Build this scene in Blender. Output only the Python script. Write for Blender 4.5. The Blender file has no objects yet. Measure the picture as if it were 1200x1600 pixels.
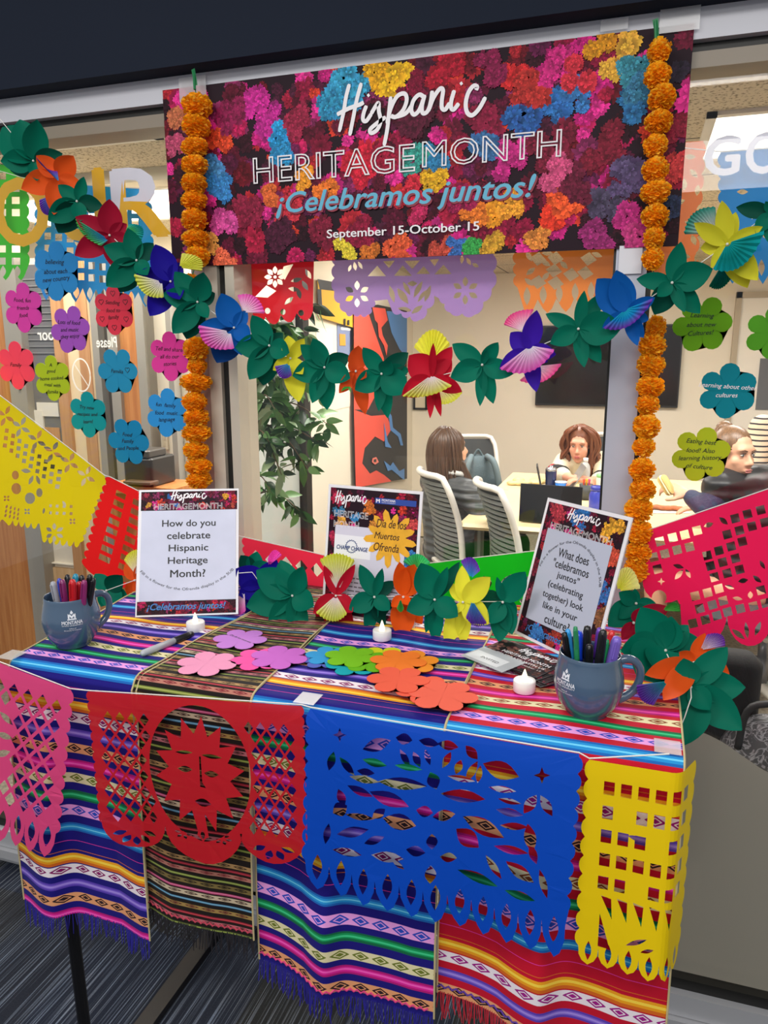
import bpy, bmesh, math, random
from math import sin, cos, pi, radians
from mathutils import Vector, Matrix, Euler, Quaternion
from mathutils.geometry import delaunay_2d_cdt
random.seed(7)
scene = bpy.context.scene
COL = scene.collection
# ------------------------------------------------------------------ camera
PITCH, YAW, ROLL, FPX, EYE = 11.9, 18.35, -0.1, 1180.0, 1.6
_p, _y, _r = radians(PITCH), radians(YAW), radians(ROLL)
FWD = Vector((-sin(_y)*cos(_p), cos(_y)*cos(_p), -sin(_p)))
_rt = Vector((cos(_y), sin(_y), 0)); _up = _rt.cross(FWD)
RT = _rt*cos(_r)+_up*sin(_r); UP = -_rt*sin(_r)+_up*cos(_r)
CAMLOC = Vector((0, 0, EYE))
cd = bpy.data.cameras.new('camera'); cam = bpy.data.objects.new('camera', cd); COL.objects.link(cam)
cd.sensor_width = 36; cd.lens = FPX*36/1600; cd.clip_start = .05
cam.matrix_world = Matrix((RT, UP, -FWD)).transposed().to_4x4(); cam.location = CAMLOC
scene.camera = cam
# ------------------------------------------------------------------ view + world + big lights
vs = scene.view_settings
vs.view_transform = 'Standard'; vs.look = 'None'; vs.gamma = 1; vs.use_curve_mapping = False
vs.exposure = 0.0
w = bpy.data.worlds.new('world'); scene.world = w; w.use_nodes = True
w.node_tree.nodes['Background'].inputs[0].default_value = (.92, .95, 1, 1)
w.node_tree.nodes['Background'].inputs[1].default_value = .42
def area(name, loc, sx, sy, power, rot=(0, 0, 0), color=(1, 1, 1)):
    l = bpy.data.lights.new(name, 'AREA'); l.shape = 'RECTANGLE'; l.size = sx; l.size_y = sy; l.energy = power; l.color = color
    o = bpy.data.objects.new(name, l); COL.objects.link(o); o.location = loc; o.rotation_euler = rot
    return o
area('corridor_troffer', (-1.3, -.1, 2.85), 1.2, .6, 27, (radians(8), 0, 0), (1, .97, .93))
area('corridor_troffer', (.5, -.4, 2.85), 1.2, .6, 27, (radians(8), 0, 0), (1, .97, .93))
area('corridor_troffer', (-.4, -2.6, 2.85), 2.4, .6, 37, (radians(20), 0, 0), (1, .97, .93))
ROOM_L = [(-.9, 3.0), (.75, 3.0), (-.9, 5.2), (.9, 5.0), (-2.6, 4.6)]
for _x, _yy in ROOM_L:
    area('room_troffer', (_x, _yy, 2.30), 1.15, .55, 42, (0, 0, 0), (1, .965, .90))
area('hall_troffer', (-2.4, 3.4, 2.30), 1.6, .6, 30, (0, 0, 0), (1, .95, .88))
area('entry_fill', (-2.1, 2.25, 2.30), 1.0, .25, 20, (0, 0, 0), (1, .94, .84))  # added fill lamp that brightens the partition behind the left pane
# ------------------------------------------------------------------ pixel -> point helpers (1200 x 1600 frame)
def ray(x, y): return FWD + RT*((x-600)/FPX) + UP*((800-y)/FPX)
def P(x, y, Y):
    d = ray(x, y); return CAMLOC + d*(Y/d.y)
def T(x, y, z):
    d = ray(x, y); return CAMLOC + d*((z-EYE)/d.z)
# ------------------------------------------------------------------ colours + materials
def lin(h):
    h = h.lstrip('#'); c = [int(h[i:i+2], 16)/255 for i in (0, 2, 4)]
    return tuple((v/12.92 if v <= .04045 else ((v+.055)/1.055)**2.4) for v in c)+(1,)
_mats = {}
def M(name, hexc='888888', rough=.5, metal=0, trans=0, alpha=1, coat=0, emit=None, spec=.5, bump=None, vcol=False, noise=None):
    if name in _mats: return _mats[name]
    m = bpy.data.materials.new(name); m.use_nodes = True; nt = m.node_tree; b = nt.nodes['Principled BSDF']
    out = nt.nodes['Material Output']
    b.inputs['Base Color'].default_value = lin(hexc); b.inputs['Roughness'].default_value = rough
    b.inputs['Metallic'].default_value = metal; b.inputs['Alpha'].default_value = alpha
    b.inputs['Coat Weight'].default_value = coat; b.inputs['Specular IOR Level'].default_value = spec
    src = None
    if vcol:
        a = nt.nodes.new('ShaderNodeAttribute'); a.attribute_name = 'Col'; src = a.outputs['Color']
        nt.links.new(src, b.inputs['Base Color'])
    if noise:   # (scale, amount[, stretch])
        tc = nt.nodes.new('ShaderNodeTexCoord'); mp = nt.nodes.new('ShaderNodeMapping'); n = nt.nodes.new('ShaderNodeTexNoise')
        n.inputs['Scale'].default_value = noise[0]; n.inputs['Detail'].default_value = 5
        mp.inputs['Scale'].default_value = noise[2] if len(noise) > 2 else (1, 1, 1)
        nt.links.new(tc.outputs['Object'], mp.inputs[0]); nt.links.new(mp.outputs[0], n.inputs['Vector'])
        mr = nt.nodes.new('ShaderNodeMapRange'); mr.inputs[1].default_value = .25; mr.inputs[2].default_value = .75
        mr.inputs[3].default_value = 1-noise[1]; mr.inputs[4].default_value = 1+noise[1]
        nt.links.new(n.outputs[0], mr.inputs[0])
        mx = nt.nodes.new('ShaderNodeMix'); mx.data_type = 'RGBA'; mx.blend_type = 'MULTIPLY'; mx.inputs[0].default_value = 1
        if src: nt.links.new(src, mx.inputs[6])
        else: mx.inputs[6].default_value = lin(hexc)
        nt.links.new(mr.outputs[0], mx.inputs[7]); nt.links.new(mx.outputs[2], b.inputs['Base Color']); src = mx.outputs[2]
    if bump:    # (scale, strength)
        n = nt.nodes.new('ShaderNodeTexNoise'); n.inputs['Scale'].default_value = bump[0]; n.inputs['Detail'].default_value = 4
        bp = nt.nodes.new('ShaderNodeBump'); bp.inputs['Strength'].default_value = bump[1]; bp.inputs['Distance'].default_value = .01
        nt.links.new(n.outputs[0], bp.inputs['Height']); nt.links.new(bp.outputs[0], b.inputs['Normal'])
    if emit: b.inputs['Emission Color'].default_value = lin(hexc); b.inputs['Emission Strength'].default_value = emit
    if trans:   # thin paper: some light passes through
        t = nt.nodes.new('ShaderNodeBsdfTranslucent'); mixs = nt.nodes.new('ShaderNodeMixShader'); mixs.inputs[0].default_value = trans
        t.inputs[0].default_value = lin(hexc)
        if src: nt.links.new(src, t.inputs[0])
        nt.links.new(b.outputs[0], mixs.inputs[1]); nt.links.new(t.outputs[0], mixs.inputs[2]); nt.links.new(mixs.outputs[0], out.inputs[0])
    _mats[name] = m; return m
def glass(name, tint=(1, 1, 1), refl=.05, rough=0.0):
    if name in _mats: return _mats[name]
    m = bpy.data.materials.new(name); m.use_nodes = True; nt = m.node_tree; nt.nodes.clear()
    o = nt.nodes.new('ShaderNodeOutputMaterial'); t = nt.nodes.new('ShaderNodeBsdfTransparent'); g = nt.nodes.new('ShaderNodeBsdfGlossy')
    t.inputs[0].default_value = tint+(1,); g.inputs['Roughness'].default_value = rough
    lw = nt.nodes.new('ShaderNodeLayerWeight'); lw.inputs[0].default_value = .5
    pw = nt.nodes.new('ShaderNodeMath'); pw.operation = 'POWER'; pw.inputs[1].default_value = 5
    ma = nt.nodes.new('ShaderNodeMath'); ma.operation = 'MULTIPLY_ADD'; ma.inputs[1].default_value = .9; ma.inputs[2].default_value = refl*.5
    nt.links.new(lw.outputs['Facing'], pw.inputs[0]); nt.links.new(pw.outputs[0], ma.inputs[0])
    mx = nt.nodes.new('ShaderNodeMixShader'); nt.links.new(ma.outputs[0], mx.inputs[0])
    nt.links.new(t.outputs[0], mx.inputs[1]); nt.links.new(g.outputs[0], mx.inputs[2]); nt.links.new(mx.outputs[0], o.inputs[0])
    _mats[name] = m; return m
def wood(name, c1, c2, scale=6, axis=(9, 9, .6)):
    if name in _mats: return _mats[name]
    m = bpy.data.materials.new(name); m.use_nodes = True; nt = m.node_tree; b = nt.nodes['Principled BSDF']
    tc = nt.nodes.new('ShaderNodeTexCoord'); mp = nt.nodes.new('ShaderNodeMapping'); n = nt.nodes.new('ShaderNodeTexNoise')
    mp.inputs['Scale'].default_value = axis; n.inputs['Scale'].default_value = scale; n.inputs['Detail'].default_value = 7
    n.inputs['Distortion'].default_value = .6
    r = nt.nodes.new('ShaderNodeValToRGB'); r.color_ramp.elements[0].color = lin(c1); r.color_ramp.elements[1].color = lin(c2)
    r.color_ramp.elements[0].position = .35; r.color_ramp.elements[1].position = .65
    nt.links.new(tc.outputs['Object'], mp.inputs[0]); nt.links.new(mp.outputs[0], n.inputs['Vector']); nt.links.new(n.outputs[0], r.inputs[0])
    nt.links.new(r.outputs[0], b.inputs['Base Color']); b.inputs['Roughness'].default_value = .45
    _mats[name] = m; return m
VC = lambda: M('coloured_paper', rough=.6, trans=.18, vcol=True, spec=.12)
PRINT = lambda: M('printed_ink', rough=.6, vcol=True, spec=.2)
# ------------------------------------------------------------------ mesh builder
class MB:
    def __init__(s): s.v = []; s.f = []; s.m = []; s.c = []
    def add(s, vs_, fs, mat=0, col=None):
        o = len(s.v); s.v += [tuple(p) for p in vs_]
        s.f += [tuple(i+o for i in f) for f in fs]; s.m += [mat]*len(fs)
        if isinstance(col, list): s.c += [c if len(c) == 4 else lin(c) for c in col]
        else: s.c += [lin(col) if isinstance(col, str) else (col or (1, 1, 1, 1))]*len(vs_)
        return s
    def box(s, c, d, mat=0, rot=None, col=None, taper=1.0):
        x, y, z = (q/2 for q in d); R = (rot if isinstance(rot, Matrix) else Euler(rot).to_matrix()) if rot is not None else Matrix.Identity(3)
        pts = [Vector((sx*x*(taper if sz > 0 else 1), sy*y*(taper if sz > 0 else 1), sz*z)) for sz in (-1, 1) for sy in (-1, 1) for sx in (-1, 1)]
        return s.add([R@p+Vector(c) for p in pts], [(0, 2, 3, 1), (4, 5, 7, 6), (0, 1, 5, 4), (2, 6, 7, 3), (0, 4, 6, 2), (1, 3, 7, 5)], mat, col)
    def bbox(s, a, b, mat=0, col=None):
        a, b = Vector(a), Vector(b); return s.box((a+b)/2, [abs(q) for q in (b-a)], mat, None, col)
    def rbox(s, c, d, r=.01, n=3, mat=0, rot=None, col=None):
        """box with rounded vertical edges and softened rims"""
        x, y, z = d[0]/2, d[1]/2, d[2]/2; r = min(r, x, y); e = min(r*.5, z)
        R = Euler(rot).to_matrix() if rot else Matrix.Identity(3); rings = []
        for zz, ins in ((-z, e), (-z+e, 0), (z-e, 0), (z, e)):
            ring = []
            for (cx, cy, a0) in ((1, 1, 0), (-1, 1, 90), (-1, -1, 180), (1, -1, 270)):
                for k in range(n+1):
                    a = radians(a0+90*k/n); rr = max(r-ins, .0001)
                    ring.append(Vector((cx*(x-r)+rr*cos(a), cy*(y-r)+rr*sin(a), zz)))
            rings.append(ring)
        N = len(rings[0]); vs_ = [R@p+Vector(c) for ring in rings for p in ring]
        fs = [(i*N+j, i*N+(j+1) % N, (i+1)*N+(j+1) % N, (i+1)*N+j) for i in range(3) for j in range(N)]
        fs += [tuple(reversed(range(N))), tuple(range(3*N, 4*N))]
        return s.add(vs_, fs, mat, col)
    def tube(s, path, r, n=8, mat=0, col=None, caps=True, closed=False):
        path = [Vector(p) for p in path]; L = len(path)
        rad = [r]*L if not isinstance(r, (list, tuple)) else list(r)
        vs_ = []; prev = None
        for i, p in enumerate(path):
            if closed: t = path[(i+1) % L]-path[i-1]
            else: t = path[min(i+1, L-1)]-path[max(i-1, 0)]
            t.normalize()
            if prev is None:
                a = t.orthogonal().normalized()
            else:
                a = prev - t*prev.dot(t)
                a = a.normalized() if a.length > 1e-6 else t.orthogonal().normalized()
            prev = a; b = t.cross(a)
            vs_ += [p+(a*cos(2*pi*k/n)+b*sin(2*pi*k/n))*rad[i] for k in range(n)]
        fs = [(i*n+k, i*n+(k+1) % n, (i+1)*n+(k+1) % n, (i+1)*n+k) for i in range(L-1) for k in range(n)]
        if closed: fs += [((L-1)*n+k, (L-1)*n+(k+1) % n, (k+1) % n, k) for k in range(n)]
        elif caps: fs += [tuple(reversed(range(n))), tuple(range((L-1)*n, L*n))]
        return s.add(vs_, fs, mat, col)
    def lathe(s, prof, n=32, c=(0, 0, 0), mat=0, col=None, M3=None):
        vs_ = []; c = Vector(c); M3 = M3 or Matrix.Identity(3)
        for r, z in prof: vs_ += [c+M3@Vector((r*cos(2*pi*k/n), r*sin(2*pi*k/n), z)) for k in range(n)]
        fs = [(i*n+k, i*n+(k+1) % n, (i+1)*n+(k+1) % n, (i+1)*n+k) for i in range(len(prof)-1) for k in range(n)]
        if prof[0][0] > 1e-5: fs.append(tuple(reversed(range(n))))
        if prof[-1][0] > 1e-5: fs.append(tuple(range((len(prof)-1)*n, len(prof)*n)))
        return s.add(vs_, fs, mat, col)
    def ball(s, c, r, n=12, mat=0, col=None, rot=None):
        r = (r, r, r) if not isinstance(r, (tuple, list)) else r
        R = Euler(rot).to_matrix() if rot else Matrix.Identity(3)
        m = n//2; vs_ = []; c = Vector(c)
        for i in range(m+1):
            a = -pi/2+pi*i/m
            vs_ += [c+R@Vector((r[0]*cos(a)*cos(2*pi*k/n), r[1]*cos(a)*sin(2*pi*k/n), r[2]*sin(a))) for k in range(n)]
        fs = [(i*n+k, i*n+(k+1) % n, (i+1)*n+(k+1) % n, (i+1)*n+k) for i in range(m) for k in range(n)]
        return s.add(vs_, fs, mat, col)
    def capsule(s, a, b, ra, rb, n=12):
        a, b = Vector(a), Vector(b); t = (b-a); L = t.length; t.normalize(); q = Vector((0, 0, 1)).rotation_difference(t).to_matrix()
        prof = [(ra*cos(x), ra*sin(x)) for x in (-pi/2, -pi/3, -pi/6)]+[(ra, 0), (rb, L)]+[(rb*cos(x), L+rb*sin(x)) for x in (pi/6, pi/3, pi/2)]
        return s.lathe(prof, n, a, 0, None, q)
    def grid(s, fn, nu, nv, mat=0, col=None):
        vs_ = [fn(i/nu, j/nv) for j in range(nv+1) for i in range(nu+1)]
        cc = None
        if callable(col): cc = [col(i/nu, j/nv) for j in range(nv+1) for i in range(nu+1)]
        fs = [(j*(nu+1)+i, j*(nu+1)+i+1, (j+1)*(nu+1)+i+1, (j+1)*(nu+1)+i) for j in range(nv) for i in range(nu)]
        return s.add(vs_, fs, mat, cc if cc else col)
    def mesh(s, name, mats, smooth=False, merge=False):
        me = bpy.data.meshes.new(name); me.from_pydata(s.v, [], s.f); me.update()
        for m in (mats if isinstance(mats, (list, tuple)) else [mats]): me.materials.append(m)
        me.polygons.foreach_set('material_index', s.m)
        if any(c != (1, 1, 1, 1) for c in s.c):
            a = me.color_attributes.new('Col', 'FLOAT_COLOR', 'POINT'); a.data.foreach_set('color', [q for c in s.c for q in c])
        if merge:
            b = bmesh.new(); b.from_mesh(me); bmesh.ops.remove_doubles(b, verts=b.verts, dist=1e-6); b.to_mesh(me); b.free()
        if smooth: me.polygons.foreach_set('use_smooth', [True]*len(me.polygons))
        return me
    def build(s, name, mats, parent=None, smooth=False, merge=False, loc=None):
        o = bpy.data.objects.new(name, s.mesh(name, mats, smooth, merge)); COL.objects.link(o)
        if parent: o.parent = parent
        if loc: o.location = loc
        return o
def tag(o, label=None, cat=None, group=None, kind=None):
    if label: o['label'] = label
    if cat: o['category'] = cat
    if group: o['group'] = group
    if kind: o['kind'] = kind
    return o
def thing(name, label, cat, loc=(0, 0, 0), rot=(0, 0, 0), group=None):
    o = bpy.data.objects.new(name, None); COL.objects.link(o); o.location = loc; o.rotation_euler = rot; o.empty_display_size = .02
    return tag(o, label, cat, group)
def struct(name, mb, mat, smooth=False): return tag(mb.build(name, mat, None, smooth), kind='structure')
def copy_tree(o, parent=None, **kw):
    c = o.copy(); COL.objects.link(c)
    if parent: c.parent = parent
    for ch in list(o.children): copy_tree(ch, c)
    return c
def evalmesh(o, name=None):
    bpy.context.view_layer.update()
    dg = bpy.context.evaluated_depsgraph_get(); me = bpy.data.meshes.new_from_object(o.evaluated_get(dg))
    if name: me.name = name
    return me
# ------------------------------------------------------------------ 2-D sheets with cut-outs, text, strokes
def inpoly(x, y, poly):
    c = False; j = len(poly)-1
    for i in range(len(poly)):
        xi, yi = poly[i]; xj, yj = poly[j]
        if (yi > y) != (yj > y) and x < (xj-xi)*(y-yi)/(yj-yi)+xi: c = not c
        j = i
    return c
def sheet2d(outer, holes, cuts_u=(), cuts_v=()):
    """flat sheet inside the outline minus the union of all cut-outs, as triangles"""
    V, E = [], []
    for pts in [outer]+list(holes):
        o = len(V); n = len(pts); V += [Vector((p[0], p[1])) for p in pts]; E += [(o+i, o+(i+1) % n) for i in range(n)]
    res = delaunay_2d_cdt(V, E, [], 0, 1e-7); vv, ff = res[0], res[2]
    bb = [(min(p[0] for p in h), max(p[0] for p in h), min(p[1] for p in h), max(p[1] for p in h), h) for h in holes]
    keep = []
    for f in ff:
        x = sum(vv[i].x for i in f)/len(f); y = sum(vv[i].y for i in f)/len(f)
        if not inpoly(x, y, outer): continue
        if any(a <= x <= b_ and c <= y <= d and inpoly(x, y, h) for a, b_, c, d, h in bb): continue
        keep.append(f)
    b = bmesh.new(); bv = [b.verts.new((v.x, v.y, 0)) for v in vv]
    for f in keep: b.faces.new([bv[i] for i in f])
    bmesh.ops.delete(b, geom=[v for v in b.verts if not v.link_faces], context='VERTS')
    for u in cuts_u: bmesh.ops.bisect_plane(b, geom=b.verts[:]+b.edges[:]+b.faces[:], plane_co=(u, 0, 0), plane_no=(1, 0, 0))
    for v in cuts_v: bmesh.ops.bisect_plane(b, geom=b.verts[:]+b.edges[:]+b.faces[:], plane_co=(0, v, 0), plane_no=(0, 1, 0))
    vs_ = [(v.co.x, v.co.y) for v in b.verts]; b.verts.index_update(); fs = [tuple(v.index for v in f.verts) for f in b.faces]
    b.free(); return vs_, fs
_tx = {}
def text2d(s, bold=0.0, shear=0.0, outline=0.0, spacing=1.0, align='LEFT', line=1.0):
    k = (s, bold, shear, outline, spacing, align, line)
    if k in _tx: return _tx[k]
    cu = bpy.data.curves.new('text', 'FONT'); cu.body = s; cu.size = 1; cu.shear = shear; cu.space_character = spacing
    cu.align_x = align; cu.space_line = line; cu.resolution_u = 3
    if outline: cu.fill_mode = 'NONE'; cu.bevel_depth = outline; cu.bevel_resolution = 0
    o = bpy.data.objects.new('text', cu); COL.objects.link(o); me = evalmesh(o)
    vs_ = [(v.co.x, v.co.y, v.co.z if outline else 0) for v in me.vertices]; fs = [tuple(p.vertices) for p in me.polygons]
    bpy.data.objects.remove(o); bpy.data.curves.remove(cu); bpy.data.meshes.remove(me)
    if bold:    # heavier weight: the same glyphs laid over each other, slightly shifted
        n = len(vs_); q = bold*.8; V2, F2 = [], []
        for i, (dx, dy) in enumerate(((-q, 0), (q, 0), (0, q*.7), (0, -q*.7))):
            V2 += [(v[0]+dx, v[1]+dy, i) for v in vs_]; F2 += [tuple(j+i*n for j in f) for f in fs]
        vs_, fs = V2, F2
    _tx[k] = (vs_, fs); return _tx[k]
def lifted(fn, x, z, k):
    p = Vector(fn(x, z))
    if not k: return p
    n = (Vector(fn(x+1e-3, z))-p).cross(Vector(fn(x, z+1e-3))-p).normalized()
    return p+n*(5e-5*k)
def put_text(mb, s, rect, fn, mat=0, col=None, mirror=False, **kw):
    """fit the text's bounding box to rect=(x0,x1,z0,z1); fn(x,z) -> 3-D point"""
    vs_, fs = text2d(s, **kw)
    if not vs_: return
    xs = [v[0] for v in vs_]; ys = [v[1] for v in vs_]; a, b, c, d = min(xs), max(xs), min(ys), max(ys)
    x0, x1, z0, z1 = rect
    q = []
    for v in vs_:
        t = (v[0]-a)/max(b-a, 1e-9); t = 1-t if mirror else t
        q.append(lifted(fn, x0+(x1-x0)*t, z0+(z1-z0)*(v[1]-c)/max(d-c, 1e-9), v[2]))
    mb.add(q, fs, mat, col)
def text_h(mb, s, cx, zc, h, fn, mat=0, col=None, rot=0, **kw):
    """text of cap height h centred at (cx, zc), rotated"""
    vs_, fs = text2d(s, align='CENTER', **kw)
    if not vs_: return
    ys = [v[1] for v in vs_]; xs = [v[0] for v in vs_]; mid = (max(ys)+min(ys))/2; mx_ = (max(xs)+min(xs))/2; k = h/.73
    ca, sa = cos(rot), sin(rot)
    mb.add([lifted(fn, cx+k*((v[0]-mx_)*ca-(v[1]-mid)*sa), zc+k*((v[0]-mx_)*sa+(v[1]-mid)*ca), v[2]) for v in vs_], fs, mat, col)
def catmull(pts, n=6, closed=False):
    pts = [Vector(p) for p in pts]; out = []; L = len(pts)
    for i in range(L if closed else L-1):
        g = lambda j: pts[j % L] if closed else pts[max(0, min(L-1, j))]
        p0, p1, p2, p3 = g(i-1), g(i), g(i+1), g(i+2)
        for k in range(n):
            t = k/n
            out.append(.5*((2*p1)+(p2-p0)*t+(2*p0-5*p1+4*p2-p3)*t*t+(3*p1-p0-3*p2+p3)*t**3))
    if not closed: out.append(pts[-1])
    return out
def stroke2d(pts, wd, n=6):
    """flat ribbon along a smooth 2-D path, rounded width profile"""
    c = catmull([(p[0], p[1], 0) for p in pts], n) if len(pts) > 2 else [Vector((p[0], p[1], 0)) for p in pts]
    vs_ = []; L = len(c)
    for i, p in enumerate(c):
        t = c[min(i+1, L-1)]-c[max(i-1, 0)]; t = t.normalized() if t.length > 1e-9 else Vector((1, 0, 0))
        nrm = Vector((-t.y, t.x, 0)); ww = wd/2*(.62 if i in (0, L-1) else 1)
        vs_ += [(p+nrm*ww)[:2], (p-nrm*ww)[:2]]
    return vs_, [(2*i, 2*i+1, 2*i+3, 2*i+2) for i in range(L-1)]
# ================================================================== THE SETTING
def carpet_mat():
    m = bpy.data.materials.new('carpet_planks'); m.use_nodes = True; nt = m.node_tree; b = nt.nodes['Principled BSDF']; L = nt.links.new
    def N(t, **k):
        n = nt.nodes.new(t)
        for a, v in k.items(): setattr(n, a, v)
        return n
    tc = N('ShaderNodeTexCoord'); br = N('ShaderNodeTexBrick'); mp = N('ShaderNodeMapping')
    mp.inputs['Rotation'].default_value = (0, 0, radians(90)); mp.inputs['Location'].default_value = (.55, 1.08, 0)
    L(tc.outputs['Object'], mp.inputs[0]); L(mp.outputs[0], br.inputs['Vector'])
    br.inputs['Scale'].default_value = 1; br.inputs['Brick Width'].default_value = 1.0; br.inputs['Row Height'].default_value = .25
    br.inputs['Mortar Size'].default_value = .0012; br.inputs['Color1'].default_value = (0, 0, 0, 1); br.inputs['Color2'].default_value = (1, 1, 1, 1)
    br.offset = .5
    sep = N('ShaderNodeSeparateColor'); L(br.outputs['Color'], sep.inputs[0])
    r = N('ShaderNodeValToRGB'); e = r.color_ramp.elements; e[0].color = lin('26282c'); e[1].color = lin('2d2e30')
    for p, c in ((.3, '30302e'), (.55, '262c3c'), (.8, '2b2d33')): e.new(p).color = lin(c)
    L(sep.outputs[0], r.inputs[0])
    st = N('ShaderNodeMapping'); st.inputs['Scale'].default_value = (240, 2.0, 1); L(tc.outputs['Object'], st.inputs[0])
    n = N('ShaderNodeTexNoise'); n.inputs['Scale'].default_value = 1; n.inputs['Detail'].default_value = 3; L(st.outputs[0], n.inputs['Vector'])
    r2 = N('ShaderNodeValToRGB'); r2.color_ramp.elements[0].position = .52; r2.color_ramp.elements[1].position = .74
    L(n.outputs[0], r2.inputs[0])
    r3 = N('ShaderNodeValToRGB'); e = r3.color_ramp.elements; e[0].color = lin('8a8a86'); e[1].color = lin('9a8a58'); e.new(.5).color = lin('7d8aa0')
    n3 = N('ShaderNodeTexNoise'); n3.inputs['Scale'].default_value = 2.3; L(tc.outputs['Object'], n3.inputs['Vector']); L(n3.outputs[0], r3.inputs[0])
    mx = N('ShaderNodeMix', data_type='RGBA'); L(r2.outputs[0], mx.inputs[0]); L(r.outputs[0], mx.inputs[6]); L(r3.outputs[0], mx.inputs[7])
    n2 = N('ShaderNodeTexNoise'); n2.inputs['Scale'].default_value = 260; L(tc.outputs['Object'], n2.inputs['Vector'])
    m2 = N('ShaderNodeMix', data_type='RGBA', blend_type='MULTIPLY'); m2.inputs[0].default_value = .55
    L(mx.outputs[2], m2.inputs[6]); L(n2.outputs[0], m2.inputs[7]); L(m2.outputs[2], b.inputs['Base Color'])
    b.inputs['Roughness'].default_value = .95; b.inputs['Specular IOR Level'].default_value = .1
    return m
def tile_mat():
    m = bpy.data.materials.new('acoustic_tile'); m.use_nodes = True; nt = m.node_tree; b = nt.nodes['Principled BSDF']; L = nt.links.new
    tc = nt.nodes.new('ShaderNodeTexCoord'); br = nt.nodes.new('ShaderNodeTexBrick'); L(tc.outputs['Object'], br.inputs['Vector'])
    br.offset = 0; br.inputs['Scale'].default_value = 1; br.inputs['Brick Width'].default_value = 1.2; br.inputs['Row Height'].default_value = .6
    br.inputs['Mortar Size'].default_value = .006; br.inputs['Mortar'].default_value = lin('4a453c')
    n = nt.nodes.new('ShaderNodeTexNoise'); n.inputs['Scale'].default_value = 90; n.inputs['Detail'].default_value = 2; L(tc.outputs['Object'], n.inputs['Vector'])
    r = nt.nodes.new('ShaderNodeValToRGB'); r.color_ramp.elements[0].position = .36; r.color_ramp.elements[0].color = lin('94866c')
    r.color_ramp.elements[1].position = .46; r.color_ramp.elements[1].color = lin('d8cbb0'); L(n.outputs[0], r.inputs[0])
    L(r.outputs[0], br.inputs['Color1']); L(r.outputs[0], br.inputs['Color2']); L(br.outputs[0], b.inputs['Base Color']); b.inputs['Roughness'].default_value = .9
    return m
WALLM = M('painted_wall_cream', 'e9e0cd', .8, noise=(3, .03))
CEIL = 2.32; BACK = 7.3
struct('floor', MB().bbox((-4.5, -4, -.05), (3.2, 1.66, 0)), carpet_mat())
struct('floor_room', MB().bbox((-4.5, 1.66, -.05), (3.2, BACK+.1, 0)), M('room_carpet', '8d8576', .95, noise=(60, .45), bump=(200, .4)))
struct('ceiling', MB().bbox((-4.5, 1.75, CEIL), (3.2, BACK+.1, CEIL+.05)), tile_mat())
struct('wall_back', MB().bbox((-4.5, BACK, 0), (3.2, BACK+.1, CEIL)), WALLM)
struct('wall_right', MB().bbox((3.1, 1.75, 0), (3.2, BACK, CEIL)), WALLM)
struct('wall_front', MB().bbox((-4.6, 1.6, 2.222), (3.2, 1.75, 3.4)), M('bulkhead_navy', '1f2532', .8, noise=(2, .05), spec=.12))
# side wall running back beside the fig tree
WA, WB = Vector((-1.75, 2.85, 0)), Vector((-2.12, BACK, 0)); WD = (WB-WA).normalized(); WN = Vector((WD.y, -WD.x, 0))
def LW(x, y, off=.012):
    d = ray(x, y); A = WA+WN*off; t = (A-CAMLOC).dot(WN)/d.dot(WN); return CAMLOC+d*t
_l = (WB-WA).length; _ang = math.atan2(WD.y, WD.x)
o = struct('wall_left', MB().bbox((0, 0, 0), (_l, .1, CEIL)), WALLM); o.location = WA; o.rotation_euler = (0, 0, _ang)
o = struct('baseboard_back', MB().bbox((-2.1, BACK-.015, 0), (3.1, BACK, .1)), M('rubber_base', '5c5850', .6))
# window wall: header, posts, sill
ALU = M('brushed_aluminium', 'b9bcc2', .38, metal=.35); ALUW = M('white_header', 'cfd0d8', .45); BLK = M('black_gasket', '14130f', .5)
BEI = M('beige_frame', 'c9c1b0', .4, metal=.15); MAUVE = M('mauve_strip', 'a9928a', .35, metal=.2); POSTM = M('grey_blue_post', 'b9bdca', .4, metal=.1)  # MAUVE: pinkish brown strip at the left of the left post
struct('trim_1', MB().bbox((-4.5, 1.655, 2.168), (3.1, 1.75, 2.222)), ALUW)
struct('trim_2', MB().bbox((-4.5, 1.675, 2.15), (3.1, 1.75, 2.168)), BLK)
struct('trim_3', MB().bbox((-4.5, 1.665, 2.122), (3.1, 1.75, 2.15)), M('taupe_frame', '8f8474', .45))
struct('trim_4', MB().bbox((-4.5, 1.655, 0), (3.1, 1.75, .022)).bbox((-4.5, 1.640, .022), (3.1, 1.75, .052)).bbox((-4.5, 1.655, .054), (3.1, 1.75, .112)), M('sill_aluminium', 'c2c3c6', .4, metal=.15))
struct('trim_5', MB().bbox((-4.5, 1.675, .112), (3.1, 1.74, .14)), BLK)
def post(n, spans):
    mb = MB(); ms = []
    for x0, x1, y0, m in spans:
        mb.bbox((x0, y0, .1), (x1, 1.75, 2.15), len(ms)); ms.append(m)
    struct('trim_%d' % n, mb, ms)
post(6, [(-1.04, -1.0, 1.66, MAUVE), (-1.0, -.967, 1.655, BEI), (-.967, -.946, 1.668, BLK), (-.946, -.922, 1.655, BEI)])
post(7, [(-.062, -.057, 1.662, BLK), (-.057, .003, 1.655, POSTM), (.003, .013, 1.662, BLK)])
post(8, [(1.1, 1.16, 1.655, POSTM)]); post(9, [(-2.5, -2.44, 1.655, BEI)])
GL = glass('window_glass')
for n, (x0, x1) in enumerate(((-2.44, -1.04), (-.922, -.062), (.013, 1.1)), 1):
    struct('window_%d' % n, MB().bbox((x0, 1.700, .13), (x1, 1.706, 2.13)), GL)
GY = 1.699      # front face of the glass
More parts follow.
